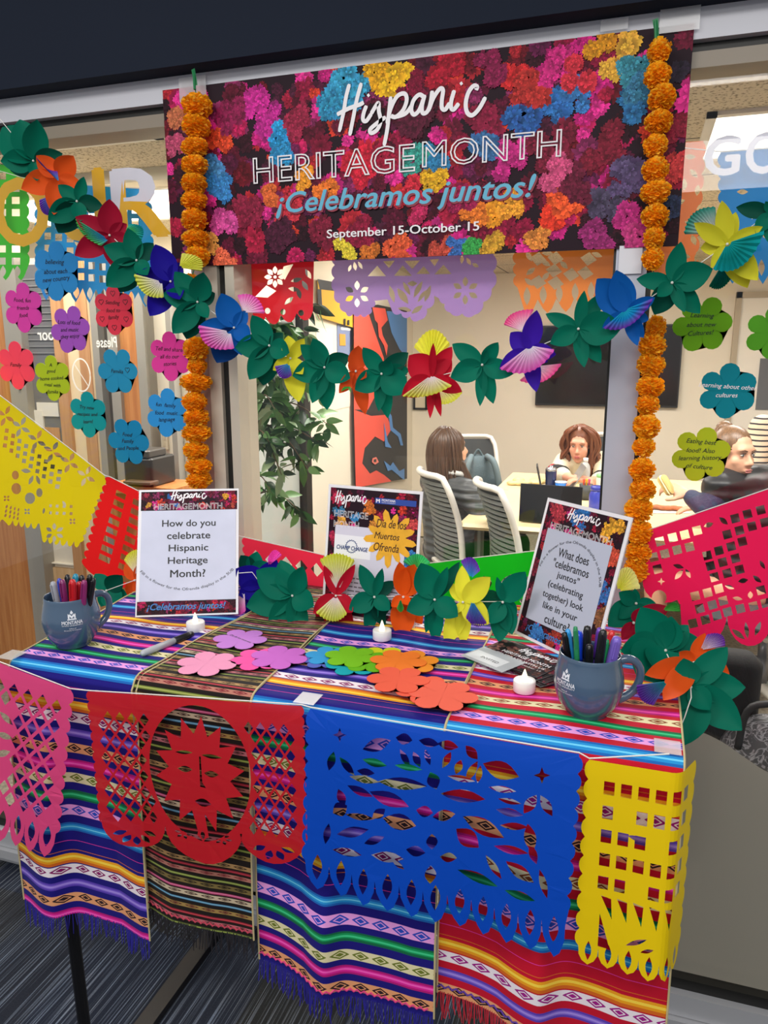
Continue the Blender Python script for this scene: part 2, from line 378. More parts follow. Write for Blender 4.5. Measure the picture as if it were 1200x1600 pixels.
# frosted film with a wavy upper edge along the foot of the right pane
_c = [P(x, y, GY) for x, y in ((985, 1215), (1010, 1180), (1040, 1152), (1085, 1142), (1125, 1157), (1165, 1184), (1200, 1206), (1240, 1215), (1290, 1190), (1340, 1180))]
_c = catmull(_c, 5); mb = MB()
n = len(_c); vs_ = [(p.x, GY-.0015, p.z) for p in _c]+[(p.x, GY-.0015, .142) for p in _c]
mb.add(vs_, [(i, i+1, n+i+1, n+i) for i in range(n-1)])
FILM = M('frosted_film', 'b0aa9a', .42, metal=.15, alpha=.95)
tag(mb.build('frosted_film', FILM), 'grey frosted film with a wavy top edge on the glass right of the table', 'window film')
# ------------------------------------------------------------------ left partition with the wooden doors (seen through the left pane)
PY = 2.75
def px_box(mb, x0, x1, y0, y1, t=.03, mat=0, Y=PY):
    a, b = P(x0, y0, Y), P(x1, y1, Y); mb.bbox((a.x, Y-t, min(a.z, b.z)), (b.x, Y, max(a.z, b.z)), mat)
struct('wall_partition', MB().bbox((-4.5, PY, 0), (-1.75, PY+.1, 2.0)).bbox((-4.5, PY, 2.27), (-1.75, PY+.1, CEIL)).bbox((-4.5, PY, 2.0), (-2.62, PY+.1, 2.27)), WALLM)
OAK = wood('oak_door', 'b5723c', 'c98a50'); OAK2 = wood('light_oak', 'd2a878', 'e3c193'); METAL = M('door_frame_grey', 'a39f96', .4, metal=.2)
def X_at(px, py=600): return P(px, py, PY).x
def vbar(x0, x1, z0, z1, t, m, name):
    return MB().bbox((X_at(x0), PY-t, z0), (X_at(x1), PY, z1)), m, name
d = tag(MB().bbox((X_at(-70), PY-.05, .01), (X_at(34), PY-.005, 1.93)).build('door_1', OAK), kind='structure')
MB().bbox((X_at(34), PY-.07, 0), (X_at(59), PY, 2.0)).bbox((X_at(-90), PY-.07, 1.94), (X_at(34), PY, 2.0)).build('door_frame', METAL, d)
mb = MB()
for z in (.9, 1.25, 1.45, 1.62): mb.ball((X_at(50), PY-.072, z), .008, 8)
mb.build('screw', M('screw', '6f6a60', .3, metal=.8), d)
d = tag(MB().bbox((X_at(105), PY-.06, 0), (X_at(120), PY, 2.0)).bbox((X_at(141), PY-.055, 0), (X_at(158), PY, 2.0)).build('door_2', wood('oak_frame', 'c08a5a', 'd09d6c')), kind='structure')
MB().bbox((X_at(120), PY-.04, 0), (X_at(141), PY, 2.0)).build('door_panel', M('pale_door_panel', 'efd9b0', .5), d)
MB().bbox((X_at(158), PY-.05, 0), (X_at(166), PY, 2.0)).build('door_stop', M('door_stop', 'dcc29a', .5), d)
MB().bbox((X_at(166), PY-.07, 0), (X_at(176), PY, 2.0)).bbox((X_at(190), PY-.07, 0), (X_at(204), PY, 2.0)).build('door_frame', METAL, d)
MB().bbox((X_at(176), PY-.03, 0), (X_at(190), PY, 2.0)).build('gasket', M('door_gap', '4c4742', .5), d)
d = tag(MB().bbox((X_at(204), PY-.05, P(215, 668, PY).z), (X_at(233), PY-.004, 2.0)).build('door_3', OAK), kind='structure')
MB().bbox((X_at(233), PY-.07, 0), (X_at(246), PY, 2.0)).bbox((X_at(275), PY-.05, 0), (X_at(283), PY, 2.0)).build('door_frame', METAL, d)
MB().bbox((X_at(204), PY-.03, .3), (X_at(233), PY-.003, P(215, 668, PY).z)).build('dark_panel', M('dark_panel_grey', '4a4440', .5), d)  # flat dark panel standing for the dark boxes below the oak slab
# sidelight: grey pane and slats imitating hallway reflections, plus a paper notice
d = tag(MB().bbox((X_at(59), PY-.03, P(80, 700, PY).z), (X_at(105), PY-.004, 1.97)).build('window_4', M('dim_glass', '6c6d70', .12)), kind='structure')
mb = MB()
for k in range(12): mb.bbox((X_at(60), PY-.035, 1.60+k*.028), (X_at(104), PY-.031, 1.604+k*.028))
mb.build('reflection_slats', M('reflection_grey', '8a8a8c', .5), d)
mb = MB(); px_box(mb, 66, 101, 628, 650, .036); px_box(mb, 62, 78, 640, 668, .038); mb.build('notice', M('paper_white', 'e8e3d6', .6), d)
mb = MB(); px_box(mb, 62, 103, 666, 690, .034); mb.build('cork_strip', wood('cork', 'bd8550', 'd29a66'), d)
d = tag(MB().bbox((X_at(59), PY-.06, P(80, 708, PY).z), (X_at(105), PY, P(80, 700, PY).z)).build('trim_10', OAK), kind='structure')
mb = MB(); px_box(mb, 62, 104, 722, 735, .01); struct('trim_11', mb, M('black_rail', '1d1b19', .5))
mb = MB(); px_box(mb, 78, 150, 878, 884, .02); struct('trim_12', mb, M('white_chair_rail', 'f2ead8', .5))
mb = MB(); px_box(mb, 78, 160, 884, 1200, .015); struct('trim_13', mb, OAK2)
mb = MB(); px_box(mb, 255, 265, 672, 702, .012); px_box(mb, 258, 261, 680, 686, .015); px_box(mb, 258, 261, 690, 696, .015)
tag(mb.build('wall_outlet', M('outlet_almond', 'd8cfb6', .4)), 'almond wall outlet on the cream wall right of the oak door', 'outlet')
# hall behind the transom
struct('wall_hall', MB().bbox((-4.5, 4.2, 0), (-1.95, 4.25, CEIL)), WALLM)
# lettering on the inner glass door
GD = thing('glass_door', 'clear glass door with mirrored white lettering behind the left pane', 'door', (0, 2.62, 0))
mb = MB().bbox((X_at(52)+.02, -.004, .05), (X_at(205)-.02, .004, 1.95)); mb.build('pane', GL, GD)
mb = MB()
def gp(px0, px1, py0, py1): 
    a, b = P(px0, py1, 2.61), P(px1, py0, 2.61); return (a.x, b.x, a.z, b.z)
fl = lambda x, z: (x, -.006, z)
put_text(mb, 'Door', gp(58, 94, 513, 532), fl, mirror=True, bold=.02); put_text(mb, 'Please', gp(150, 181, 526, 543), fl, mirror=True, bold=.02)
cx, cz = P(126, 586, 2.61).x, P(126, 586, 2.61).z
ring = [(cx+.044*cos(a*pi/24), cz+.066*sin(a*pi/24)) for a in range(49)]
v2, f2 = stroke2d(ring, .006, 1); mb.add([fl(*q) for q in v2], f2)
v2, f2 = stroke2d([(cx-.031, cz+.045), (cx+.031, cz-.045)], .006); mb.add([fl(*q) for q in v2], f2)
mb.build('lettering', M('white_vinyl', 'e9e6df', .5), GD)
# ------------------------------------------------------------------ ceiling lights
def troffer(x, y, lab, sx=1.2, sy=.6):
    t = thing('ceiling_light', lab, 'ceiling light', (x, y, CEIL), (0, 0, 0), 'recessed ceiling lights')
    MB().bbox((-sx/2, -sy/2, -.012), (sx/2, -sy/2+.03, .01)).bbox((-sx/2, sy/2-.03, -.012), (sx/2, sy/2, .01)).bbox((-sx/2, -sy/2, -.012), (-sx/2+.03, sy/2, .01)).bbox((sx/2-.03, -sy/2, -.012), (sx/2, sy/2, .01)).build('frame', M('light_frame', 'e6e3da', .5), t)
    MB().bbox((-sx/2+.03, -sy/2+.03, -.006), (sx/2-.03, sy/2-.03, .002)).build('diffuser', M('light_diffuser', 'fff6e6', .5, emit=2.2), t)
labs = ['long bright ceiling light near the window above the middle of the room', 'bright ceiling light behind the white letters at upper right', 'ceiling light just behind the orange pennant left of the post', 'ceiling light at the far right end of the room', 'ceiling light near the far left corner of the room']
for (x, y), l in zip(ROOM_L, labs): troffer(x, y, l)
troffer(-2.4, 3.4, 'bright ceiling light in the hall behind the gold letters', 1.7, .7)
troffer(-2.1, 2.25, 'slim ceiling light just inside the left pane', 1.05, .28)  # added glowing fixture, paired with the fill lamp over the entry
# ================================================================== TABLE AND CLOTHS
TZ = 1.044; FY = 1.03; BY = 1.62; TX0, TX1 = -1.105, .088
tab = thing('table', 'tall folding table under the striped cloths, black metal legs', 'table', ((TX0+TX1)/2, (FY+BY)/2, 0))
hx, hy = (TX1-TX0)/2, (BY-FY)/2
BLACKM = M('black_metal', '17171a', .4, metal=.3)
MB().rbox((0, 0, TZ-.022), (2*hx-.004, 2*hy-.01, .034), .03, 4).build('tabletop', M('table_laminate', '4c4a48', .5), tab)
for sx in (-1, 1):
    for sy in (-1, 1):
        MB().tube([(sx*(hx-.055), sy*(hy-.05), TZ-.04), (sx*(hx-.075), sy*(hy-.05), .02)], .0125, 10).build('leg', BLACKM, tab)
    MB().bbox((sx*(hx-.075)-.022, -hy+.02, .004), (sx*(hx-.075)+.022, hy-.02, .024)).ball((sx*(hx-.075), hy-.03, .02), (.028, .03, .02), 10).build('foot_bar', BLACKM, tab)
    MB().tube([(sx*(hx-.065), -hy+.05, .55), (sx*(hx-.065), hy-.05, .55)], .009, 8).build('brace', BLACKM, tab)

PER = .31
def serape(name, base, frac0, sign, bands, per=PER):
    """woven cloth stripes along v; bands = (centre, width, colour, motif colour or None)"""
    m = bpy.data.materials.new(name); m.use_nodes = True; nt = m.node_tree; b = nt.nodes['Principled BSDF']; L = nt.links.new
    def N(t, op=None, *vals):
        n = nt.nodes.new(t)
        if op: n.operation = op
        for i, v in enumerate(vals):
            if v is None: continue
            if isinstance(v, (int, float)): n.inputs[i].default_value = v
            else: L(v, n.inputs[i])
        return n
    uv = N('ShaderNodeUVMap'); sp = N('ShaderNodeSeparateXYZ'); L(uv.outputs[0], sp.inputs[0])
    u, v = sp.outputs[0], sp.outputs[1]
    f = N('ShaderNodeMath', 'MULTIPLY_ADD', v, sign/per, frac0+20).outputs[0]; f = N('ShaderNodeMath', 'FRACT', f).outputs[0]
    def ramp(stops, interp):
        stops = sorted(stops, key=lambda q: q[0])
        if len(stops) > 30:     # a colour ramp holds 32 stops: split the period in two
            k = len(stops)//2; cut = stops[k][0]
            a, c = ramp1(stops[:k], interp), ramp1(stops[k:], interp)
            mx = N('ShaderNodeMix'); mx.data_type = 'RGBA'; g = N('ShaderNodeMath', 'GREATER_THAN', f, cut-1e-5)
            L(g.outputs[0], mx.inputs[0]); L(a, mx.inputs[6]); L(c, mx.inputs[7]); return mx.outputs[2]
        return ramp1(stops, interp)
    def ramp1(stops, interp):
        r = N('ShaderNodeValToRGB'); r.color_ramp.interpolation = interp; e = r.color_ramp.elements
        e[0].position, e[1].position = stops[0][0], stops[-1][0]; e[0].color = stops[0][1]; e[1].color = stops[-1][1]
        for p, c in stops[1:-1]: e.new(min(max(p, 0), 1)).color = c
        L(f, r.inputs[0]); return r.outputs[0]
    s1 = [(0, lin(base))]; s2 = [(0, lin(base))]; s3 = [(0, (0, 0, 0, 1))]
    for c, wd, col, mot in bands:
        a, z = c-wd/2, c+wd/2
        if mot is None and wd > .045:       # ombre band: darker rims, lighter heart
            s1 += [(a, lin(col[0])), (a+wd*.25, lin(col[1])), (a+wd*.42, lin(col[2])), (a+wd*.62, lin(col[1])), (a+wd*.8, lin(col[0])), (z, lin(base))]
            s2 += [(a, lin(col[0])), (z, lin(base))]
        elif mot is None:
            s1 += [(a, lin(col[0])), (a+wd*.3, lin(col[-1])), (a+wd*.7, lin(col[0])), (z, lin(base))]; s2 += [(z, lin(base))]
        else:
            s1 += [(a, lin(col)), (z, lin(base))]; s2 += [(a, lin(mot)), (z, lin(base))]
            s3 += [(a+.001, (0, 0, 0, 1)), (c, (1, 1, 1, 1)), (z-.001, (0, 0, 0, 1))]
    c1, c2, h = ramp(s1, 'CONSTANT'), ramp(s2, 'CONSTANT'), ramp(s3, 'LINEAR')
    t = N('ShaderNodeMath', 'MULTIPLY', u, 1/.034).outputs[0]
    pp = N('ShaderNodeMath', 'PINGPONG', t, .5).outputs[0]; tri = N('ShaderNodeMath', 'MULTIPLY', pp, 2.0).outputs[0]
    d = N('ShaderNodeMath', 'SUBTRACT', h, tri).outputs[0]; ab = N('ShaderNodeMath', 'ABSOLUTE', N('ShaderNodeMath', 'SUBTRACT', d, .22).outputs[0]).outputs[0]
    m1 = N('ShaderNodeMath', 'GREATER_THAN', d, .1).outputs[0]; m2 = N('ShaderNodeMath', 'LESS_THAN', N('ShaderNodeMath', 'ABSOLUTE', N('ShaderNodeMath', 'SUBTRACT', d, .5).outputs[0]).outputs[0], .09).outputs[0]
    msk = N('ShaderNodeMath', 'SUBTRACT', m1, m2); msk.use_clamp = True
    hh = N('ShaderNodeMath', 'GREATER_THAN', h, .12).outputs[0]; mk = N('ShaderNodeMath', 'MULTIPLY', msk.outputs[0], hh).outputs[0]
    mx = N('ShaderNodeMix'); mx.data_type = 'RGBA'; L(mk, mx.inputs[0]); L(c1, mx.inputs[6]); L(c2, mx.inputs[7])
    wv = N('ShaderNodeMath', 'SINE', N('ShaderNodeMath', 'MULTIPLY', v, 5200).outputs[0]).outputs[0]
    k = N('ShaderNodeMapRange'); k.inputs[1].default_value = -1; k.inputs[3].default_value = .86; k.inputs[4].default_value = 1.08; L(wv, k.inputs[0])
    m3 = N('ShaderNodeMix'); m3.data_type = 'RGBA'; m3.blend_type = 'MULTIPLY'; m3.inputs[0].default_value = 1; L(mx.outputs[2], m3.inputs[6]); L(k.outputs[0], m3.inputs[7])
    L(m3.outputs[2], b.inputs['Base Color']); b.inputs['Roughness'].default_value = .75; b.inputs['Sheen Weight'].default_value = .05
    b.inputs['Specular IOR Level'].default_value = .2
    return m
def woven(base):
    return [(.0+.03, .07, 'e03aa0', '6a1494'), (.105, .088, ('d8691c', 'f0a21c', 'ffd94a'), None), (.19, .062, 'f2e8ee', '8a1464' if base == 'blue' else 'a01a86'),
            (.288, .05, ('5b3fb4', '7c60d0', 'a58ce8'), None), (.39, .062, 'e8a070', '2a1a20'), (.49, .052, ('b81478', 'e0209a', 'ff5cc4'), None),
            (.585, .062, 'e6dcae', '6f7a2c' if base == 'blue' else '8a4a26'), (.695, .058, ('0b6a44', '0c9a58', '3fd08c'), None),
            (.797, .068, 'efa2e6', '2a4cc0'), (.907, .056, ('1a66b8', '2490d4', '6fd0f4'), None)]
BLUEB, REDB = '170f78', 'c40c2c'
S_L = serape('blue_weave', BLUEB, .865, 1, woven('blue')); S_M = serape('blue_weave_turned', BLUEB, .965, -1, woven('blue'))
S_R = serape('red_weave', REDB, .878, 1, woven('red'))
S_B = serape('brown_weave', '1a120f', .1, 1, [(.04, .05, 'b08a5a', '22180e'), (.10, .03, ('7c1e2c', 'c23a48'), None), (.16, .045, 'b87a6a', '7a1a2c'), (.235, .03, ('6a7a34', 'a4ae5c'), None),
    (.30, .05, '7c6a3c', '1a140c'), (.38, .03, ('a83c64', 'e07aa0'), None), (.44, .05, 'c9b79a', '3a1a1a'), (.52, .03, ('3a6a8a', '7fb4d0'), None), (.60, .05, 'a08248', '5a1422'),
    (.69, .03, ('8a1c30', 'd04a50'), None), (.76, .045, 'b86a72', '2a1410'), (.84, .03, ('5a6a2c', '98a450'), None), (.92, .05, '8a7440', '20160e')], .165)
def runner(name, label, x0b, x1b, x0f, x1f, hem, mat, fringe, phase, lift=0.0, zig=None, folds=()):
    t = thing(name, label, 'cloth', ((x0f+x1f)/2, FY, TZ), (0, 0, 0), 'striped woven cloths on the table'); cx = (x0f+x1f)/2
    R = .018; Ltop = BY-FY-R; arc = R*pi/2; Lh = TZ-hem; S0 = -(BY-FY); S1 = arc+Lh-R
    nu, nv = 72, 150
    def pos(u, s):
        """u in 0..1 across, s metres past the front rim (negative: on the tabletop)"""
        kb = min(max(-s/(BY-FY), 0), 1); x = (x0f+(x1f-x0f)*u)*(1-kb)+(x0b+(x1b-x0b)*u)*kb
        off = .0025+lift
        if s <= 0: 
            return Vector((x-cx, R-s+.0, off+.0022*sin(9*x+3*s*8+phase)*min(1, -s*12)+.0016*sin(31*x+phase)*min(1, -s*9)))
        if s < arc:
            a = s/R; r_ = R+off; return Vector((x-cx, R-r_*sin(a), -R+r_*cos(a)))
        q = s-arc; fall = min(1, q/.35); e = 0
        for xc, am, sg in folds:
            dx = (x-xc)/sg; e += am*fall*(math.exp(-dx*dx) if dx < 0 else math.exp(-dx*dx*7))
        wave = .012*fall*sin(13*x+phase)+.006*fall*sin(29*x+phase*2)
        return Vector((x-cx+.006*fall*sin(9*x+1.7), -off-.004-.012*fall+max(min(wave, .008), -.008)-e, -R-q*(1-.012*sin(11*x+phase))))
    mb = MB(); ss = [S0+(S1-S0)*j/nv for j in range(nv+1)]
    ss = sorted(set(ss+[arc*k/5 for k in range(6)])); nv_ = len(ss)-1
    vv = [pos(i/nu, s) for s in ss for i in range(nu+1)]
    mb.add(vv, [(j*(nu+1)+i, (j+1)*(nu+1)+i, (j+1)*(nu+1)+i+1, j*(nu+1)+i+1) for j in range(nv_) for i in range(nu)])
    o = mb.build('cloth', mat, t, True); uvl = o.data.uv_layers.new(name='UVMap')
    W_ = x1f-x0f; uvs = [(i/nu*W_, s) for s in ss for i in range(nu+1)]
    for lp in o.data.loops: uvl.data[lp.index].uv = uvs[lp.vertex_index]
    # selvedge cord along the two long edges
    for u in (0.0, 1.0):
        MB().tube([pos(u, s)+Vector((0, 0 if s <= 0 else -.001, .0012 if s <= 0 else 0)) for s in ss[::2]], .0016, 5).build('edge_cord', M('cord_cream', 'c9b98a', .7), t)
    if zig:
        zz = []
        for k in range(int(W_/.006)):
            zz.append(pos(k*.006/W_, S1-.012-(.005 if k % 2 else 0))+Vector((0, -.0015, 0)))
        MB().tube(zz, .0014, 4).build('zigzag_stitch', zig, t)
    fr = MB(); rnd = random.Random(int(phase*100)); nS = int(W_/.0032)
    for k in range(nS):
        u = (k+.5)/nS; p = pos(u, S1); ln = rnd.uniform(.026, .05); dx, dy = rnd.uniform(-.007, .007), rnd.uniform(-.006, .004); wd = .0011
        q = p+Vector((dx*.5, dy*.6, -ln*.55)); e = p+Vector((dx, dy, -ln))
        fr.add([p+Vector((-wd, 0, .003)), p+Vector((wd, 0, .003)), q+Vector((-wd, 0, 0)), q+Vector((wd, 0, 0)), e+Vector((-wd*.6, 0, 0)), e+Vector((wd*.6, 0, 0))], [(0, 1, 3, 2), (2, 3, 5, 4)])
    tag(fr.build('fringe', fringe, t), kind='stuff')
    return t
tx = lambda x, y: T(x, y, TZ).x
bA, bB, bC = (tx(218, 1078), tx(395, 965)), (tx(385, 1088), tx(500, 985)), (tx(690, 1138), tx(770, 985))
ex = lambda b: b[1]+(b[1]-b[0])*.6      # carry the seams on to the back edge
bf = lambda x, y: P(x, y, FY-.02).x
runner('table_runner', 'blue striped cloth at the left end of the table, under the left mug', TX0-.005, ex(bA)-.001, TX0+.03, bf(233, 1430)-.001, .545, S_L, M('fringe_blue', '1c1486', .8), 1.3, folds=((bf(97, 1400), .03, .06),))
runner('table_runner', 'blue striped cloth in the middle of the table, behind the blue pennant', ex(bB)+.001, ex(bC)-.001, bf(391, 1300)+.001, bf(682, 1500)+.002, .545, S_M, M('fringe_blue', '1c1486', .8), 2.2, 0, M('stitch_pink', 'e0448a', .7), folds=((bf(514, 1400), .028, .07),))
runner('table_runner', 'red striped cloth at the right end of the table, behind the yellow pennant', ex(bC)+.001, TX1+.01, bf(682, 1500)+.003, bf(1037, 1590), .575, S_R, M('fringe_red', 'b01c30', .8), 4.0, .0012, M('stitch_purple', '5a3aa0', .7), folds=((bf(838, 1500), .028, .07),))
runner('table_runner', 'narrow black and brown striped cloth between the two blue cloths', ex(bA), ex(bB), bf(232, 1430)-.008, bf(392, 1450)+.008, .60, S_B, M('fringe_black', '17131a', .8), .4, .0015, M('stitch_rose', 'c8485c', .7))
# ================================================================== PRINTED FLOWER ART, BANNER
PAL = ['4a0c20', '5c1028', '38101e', '6a1430', '2c0e1a', '541434', '7a1030', '8c1238', 'a81a3c', '5a0f2c', 'c01c58', 'c8207a', 'e0308c', '4a1830', 'b02430', 'd23c28', '6a1c4a', '8a2a5a', '6a1020']
def jit(h, a, rnd):
    c = lin(h); k = 1+rnd.uniform(-a, a); return (c[0]*k, c[1]*k*(1+rnd.uniform(-.1, .1)), c[2]*k, 1)
def blossom(mb, x, z, r, colr, fn, d, rect, rnd, n=(9, 8, 5), soft=False):
    x0, x1, z0, z1 = rect; k = 0
    for ring, cnt in enumerate(n):
        rr = r*(1-.3*ring)
        for j in range(cnt):
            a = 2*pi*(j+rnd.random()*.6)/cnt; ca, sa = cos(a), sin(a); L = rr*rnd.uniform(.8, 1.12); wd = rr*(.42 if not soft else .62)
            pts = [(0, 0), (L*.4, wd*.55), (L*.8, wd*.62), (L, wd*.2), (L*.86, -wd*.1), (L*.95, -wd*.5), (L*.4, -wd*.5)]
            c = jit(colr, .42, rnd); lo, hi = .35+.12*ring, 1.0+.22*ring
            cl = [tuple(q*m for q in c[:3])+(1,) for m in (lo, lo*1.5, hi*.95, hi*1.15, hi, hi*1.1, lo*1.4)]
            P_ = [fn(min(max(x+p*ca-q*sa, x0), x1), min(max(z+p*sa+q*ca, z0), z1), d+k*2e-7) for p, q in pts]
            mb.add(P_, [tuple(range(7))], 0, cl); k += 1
def floral(mb, rect, fn, spots, n, rmin, rmax, seed, d0=0, step=5e-6, rings=(8, 6, 4), ground='24101c', pal=PAL):
    rnd = random.Random(seed); x0, x1, z0, z1 = rect
    mb.add([fn(x0, z0, d0), fn(x1, z0, d0), fn(x1, z1, d0), fn(x0, z1, d0)], [(0, 1, 2, 3)], 0, ground)
    d = d0+2e-5
    for i in range(n):
        blossom(mb, rnd.uniform(x0, x1), rnd.uniform(z0, z1), rnd.uniform(rmin, rmax), rnd.choice(pal), fn, d, rect, rnd, rings); d += step
    for (x, z, r, c) in spots:
        for j in range(7):
            blossom(mb, x+rnd.uniform(-r, r)*.55, z+rnd.uniform(-r, r)*.55, r*rnd.uniform(.36, .55), c, fn, d, rect, rnd, rings); d += step
    return d
BANY = 1.652
bc = Vector(((P(255, 143, BANY).x+P(1085, 38, BANY).x)/2, BANY, 2.0))
ban = thing('banner', 'wide printed banner of paper flowers taped across the top of the window', 'banner', bc)
bx0, bx1 = P(255, 143, BANY).x-bc.x, P(1085, 38, BANY).x-bc.x; bz0, bz1 = 1.803-bc.z, 2.194-bc.z
bfn = lambda x, z, d=0: (x, -.002-d, z)
def bl(px, py): q = P(px, py, BANY); return q.x-bc.x, q.z-bc.z
MB().bbox((bx0, -.0012, bz0), (bx1, 0, bz1)).build('vinyl_sheet', M('banner_vinyl', '2a1420', .35), ban)
spots = []
for px, py, r, c in ((285, 190, 30, 'c8704a'), (275, 230, 26, 'b8486a'), (340, 215, 30, 'e04a28'), (330, 270, 34, '4a8ac0'), (345, 290, 30, '3a86c8'), (400, 165, 38, 'd02a94'), (420, 190, 34, 'c0288c'),
    (360, 180, 34, '8c1c4c'), (442, 215, 30, '2a9ad4'), (440, 245, 26, '2f8fc4'), (470, 190, 34, '9c2444'), (545, 135, 40, '3aa0c8'), (520, 160, 30, '2f8cb4'), (590, 115, 34, 'e8a818'), (620, 120, 34, 'f0b820'),
    (510, 300, 28, 'e8762a'), (480, 280, 24, 'f09a2a'), (430, 300, 30, 'e06a34'), (450, 330, 30, 'c83040'), (560, 260, 38, 'cc2038'), (600, 250, 34, 'a01838'), (640, 130, 26, '7a1030'), (700, 110, 34, 'b01830'),
    (760, 190, 36, '8a1a3c'), (680, 250, 30, '2f7ca8'), (650, 250, 26, '3a9a8c'), (560, 360, 34, '8c1838'), (500, 370, 36, '7c1a34'), (390, 330, 36, '8a1e3c'), (350, 340, 34, 'd04a94'), (330, 380, 26, 'f0a850'), (355, 400, 28, 'e86a4a'),
    (300, 330, 26, 'a83a5c'), (440, 370, 36, '4a1830'), (540, 390, 22, 'e0c83a'), (580, 400, 24, 'd0702a'), (620, 390, 28, 'e05a34'), (690, 385, 26, 'c04a3a'), (715, 388, 20, '3a6ab0'), (738, 388, 18, '3aa04a'), (770, 385, 24, 'd09a30'),
    (840, 375, 26, 'e0883a'), (860, 330, 34, 'e83a24'), (880, 320, 34, 'f0582a'), (770, 325, 30, 'f09a24'), (740, 330, 26, 'e87a2a'), (800, 320, 28, 'f0a030'), (640, 300, 30, 'd02a3c'), (680, 290, 26, 'e0a820'), (660, 330, 26, 'c02a5a'),
    (720, 310, 30, '9a1a4a'), (820, 190, 38, '2a5a9c'), (880, 165, 36, '2f6cb0'), (900, 150, 30, '3a78b8'), (800, 250, 34, 'c82a80'), (860, 230, 40, '7a1a34'), (940, 230, 40, '7c1a30'), (810, 120, 32, 'd0282c'), (830, 140, 36, 'b8302c'), (870, 105, 30, 'd02a7c'),
    (905, 115, 30, 'd03040'), (960, 90, 34, 'e0a83a'), (940, 70, 26, 'd8901c'), (990, 110, 30, '3a8a9c'), (1000, 160, 34, '2a6a9c'), (990, 135, 26, '3a7a9c'), (1060, 200, 26, '8a1c34'), (1060, 260, 26, 'c83a3c'), (980, 280, 34, '5a4a70'), (950, 330, 36, '4a4058'),
    (985, 350, 34, 'b82a78'), (930, 370, 34, '9a2a6c'), (1000, 380, 28, 'c03a7c'), (900, 290, 34, '6a1a34'), (770, 110, 30, '8a1c4a'), (760, 230, 30, '3a6a9c'), (650, 190, 34, '5a1830'), (870, 270, 30, 'd0507c'), (1050, 120, 30, '2a2030'), (1050, 330, 26, '2a3450')):
    x, z = bl(px, py); spots.append((x, z, r*1.35/1000, c))
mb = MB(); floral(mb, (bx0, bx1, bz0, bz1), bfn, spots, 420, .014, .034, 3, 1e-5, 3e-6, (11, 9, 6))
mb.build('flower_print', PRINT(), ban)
# lettering
LW1 = M('ink_white', 'f4f0f2', .5); LBL = M('ink_light_blue', '5fb2d0', .5); LRD = M('ink_deep_red', '8c2038', .5); INK = M('ink_black', '17171c', .5)
def zb(zx, zy): return bl(370+zx/2.264, 100+zy/2.264)
SCRIPT = [[(402, 74), (390, 120), (382, 170), (366, 243)], [(444, 70), (428, 130), (416, 190), (403, 256)], [(358, 182), (380, 170), (405, 158), (440, 146), (452, 138)],
    [(462, 150), (452, 178), (450, 200), (462, 204), (480, 178)], [(466, 110), (472, 118)], [(478, 180), (496, 150), (505, 142), (506, 170), (512, 205), (500, 235), (480, 247), (474, 236), (492, 218), (530, 190)],
    [(548, 118), (542, 170), (536, 230), (524, 292)], [(534, 214), (548, 160), (570, 118), (596, 108), (604, 130), (592, 165), (566, 190), (548, 186)], [(566, 190), (600, 178), (622, 150)],
    [(664, 120), (648, 112), (628, 132), (620, 165), (630, 182), (648, 166), (664, 124)], [(668, 112), (658, 150), (660, 176), (676, 172), (690, 140)], [(694, 98), (690, 130), (680, 172)], [(682, 166), (698, 124), (720, 92), (732, 96), (728, 130), (728, 158), (740, 164), (756, 140)],
    [(772, 96), (762, 130), (760, 156), (770, 164), (788, 142)], [(794, 68), (799, 77)], [(848, 96), (852, 84), (838, 82), (820, 108), (812, 146), (818, 176), (836, 184), (860, 160), (882, 120)]]
SC2 = [[zb(*p) for p in s] for s in SCRIPT]
_sx0, _sz0 = min(p[0] for s in SC2 for p in s), min(p[1] for s in SC2 for p in s); _sx1, _sz1 = max(p[0] for s in SC2 for p in s), max(p[1] for s in SC2 for p in s)
def script(mb, rect, fn, wd, d=0):
    x0, x1, z0, z1 = rect
    for s in SC2:
        v, f = stroke2d([(x0+(x1-x0)*(p[0]-_sx0)/(_sx1-_sx0), z0+(z1-z0)*(p[1]-_sz0)/(_sz1-_sz0)) for p in s], wd, 5)
        mb.add([fn(*q, d) for q in v], f); d += 1e-6
mb = MB(); script(mb, (_sx0, _sx1, _sz0, _sz1), bfn, .0085, .0042)
mb.build('script_lettering', LW1, ban)
def zr(x0, x1, y0, y1):   # rectangle in banner space from zoomed pixels at its left and right ends (upright on the banner)
    a = zb(x0, (y0[0]+y0[1])/2); b = zb(x1, (y1[0]+y1[1])/2); h0 = zb(x0, y0[0])[1]-zb(x0, y0[1])[1]; z = (a[1]+b[1])/2
    return (a[0], b[0], z-h0/2, z+h0/2)
mb = MB()
for s, r in (('HERITAGE', zr(62, 634, (330, 424), (282, 392))), ('MONTH', zr(658, 1150, (276, 370), (224, 340)))):
    vs_, fs = text2d(s, outline=.019, spacing=1.02); xs = [v[0] for v in vs_]; ys = [v[1] for v in vs_]
    a, b_, c, d = min(xs), max(xs), min(ys), max(ys)
    mb.add([(r[0]+(r[1]-r[0])*(v[0]-a)/(b_-a), -.0064-v[2]*.02, r[2]+(r[3]-r[2])*(v[1]-c)/(d-c)) for v in vs_], fs)
mb.build('outline_lettering', LW1, ban)
r = zr(142, 1060, (455, 545), (372, 490)); zc = (r[2]+r[3])/2
r = (r[0], r[1], zc-.034, zc+.024)
mb = MB(); put_text(mb, '\u00a1Celebramos juntos!', (r[0]+.003, r[1]+.003, r[2]-.004, r[3]-.004), lambda x, z: bfn(x, z, .0042), bold=.022, shear=.28); mb.build('lettering_shadow', LRD, ban)
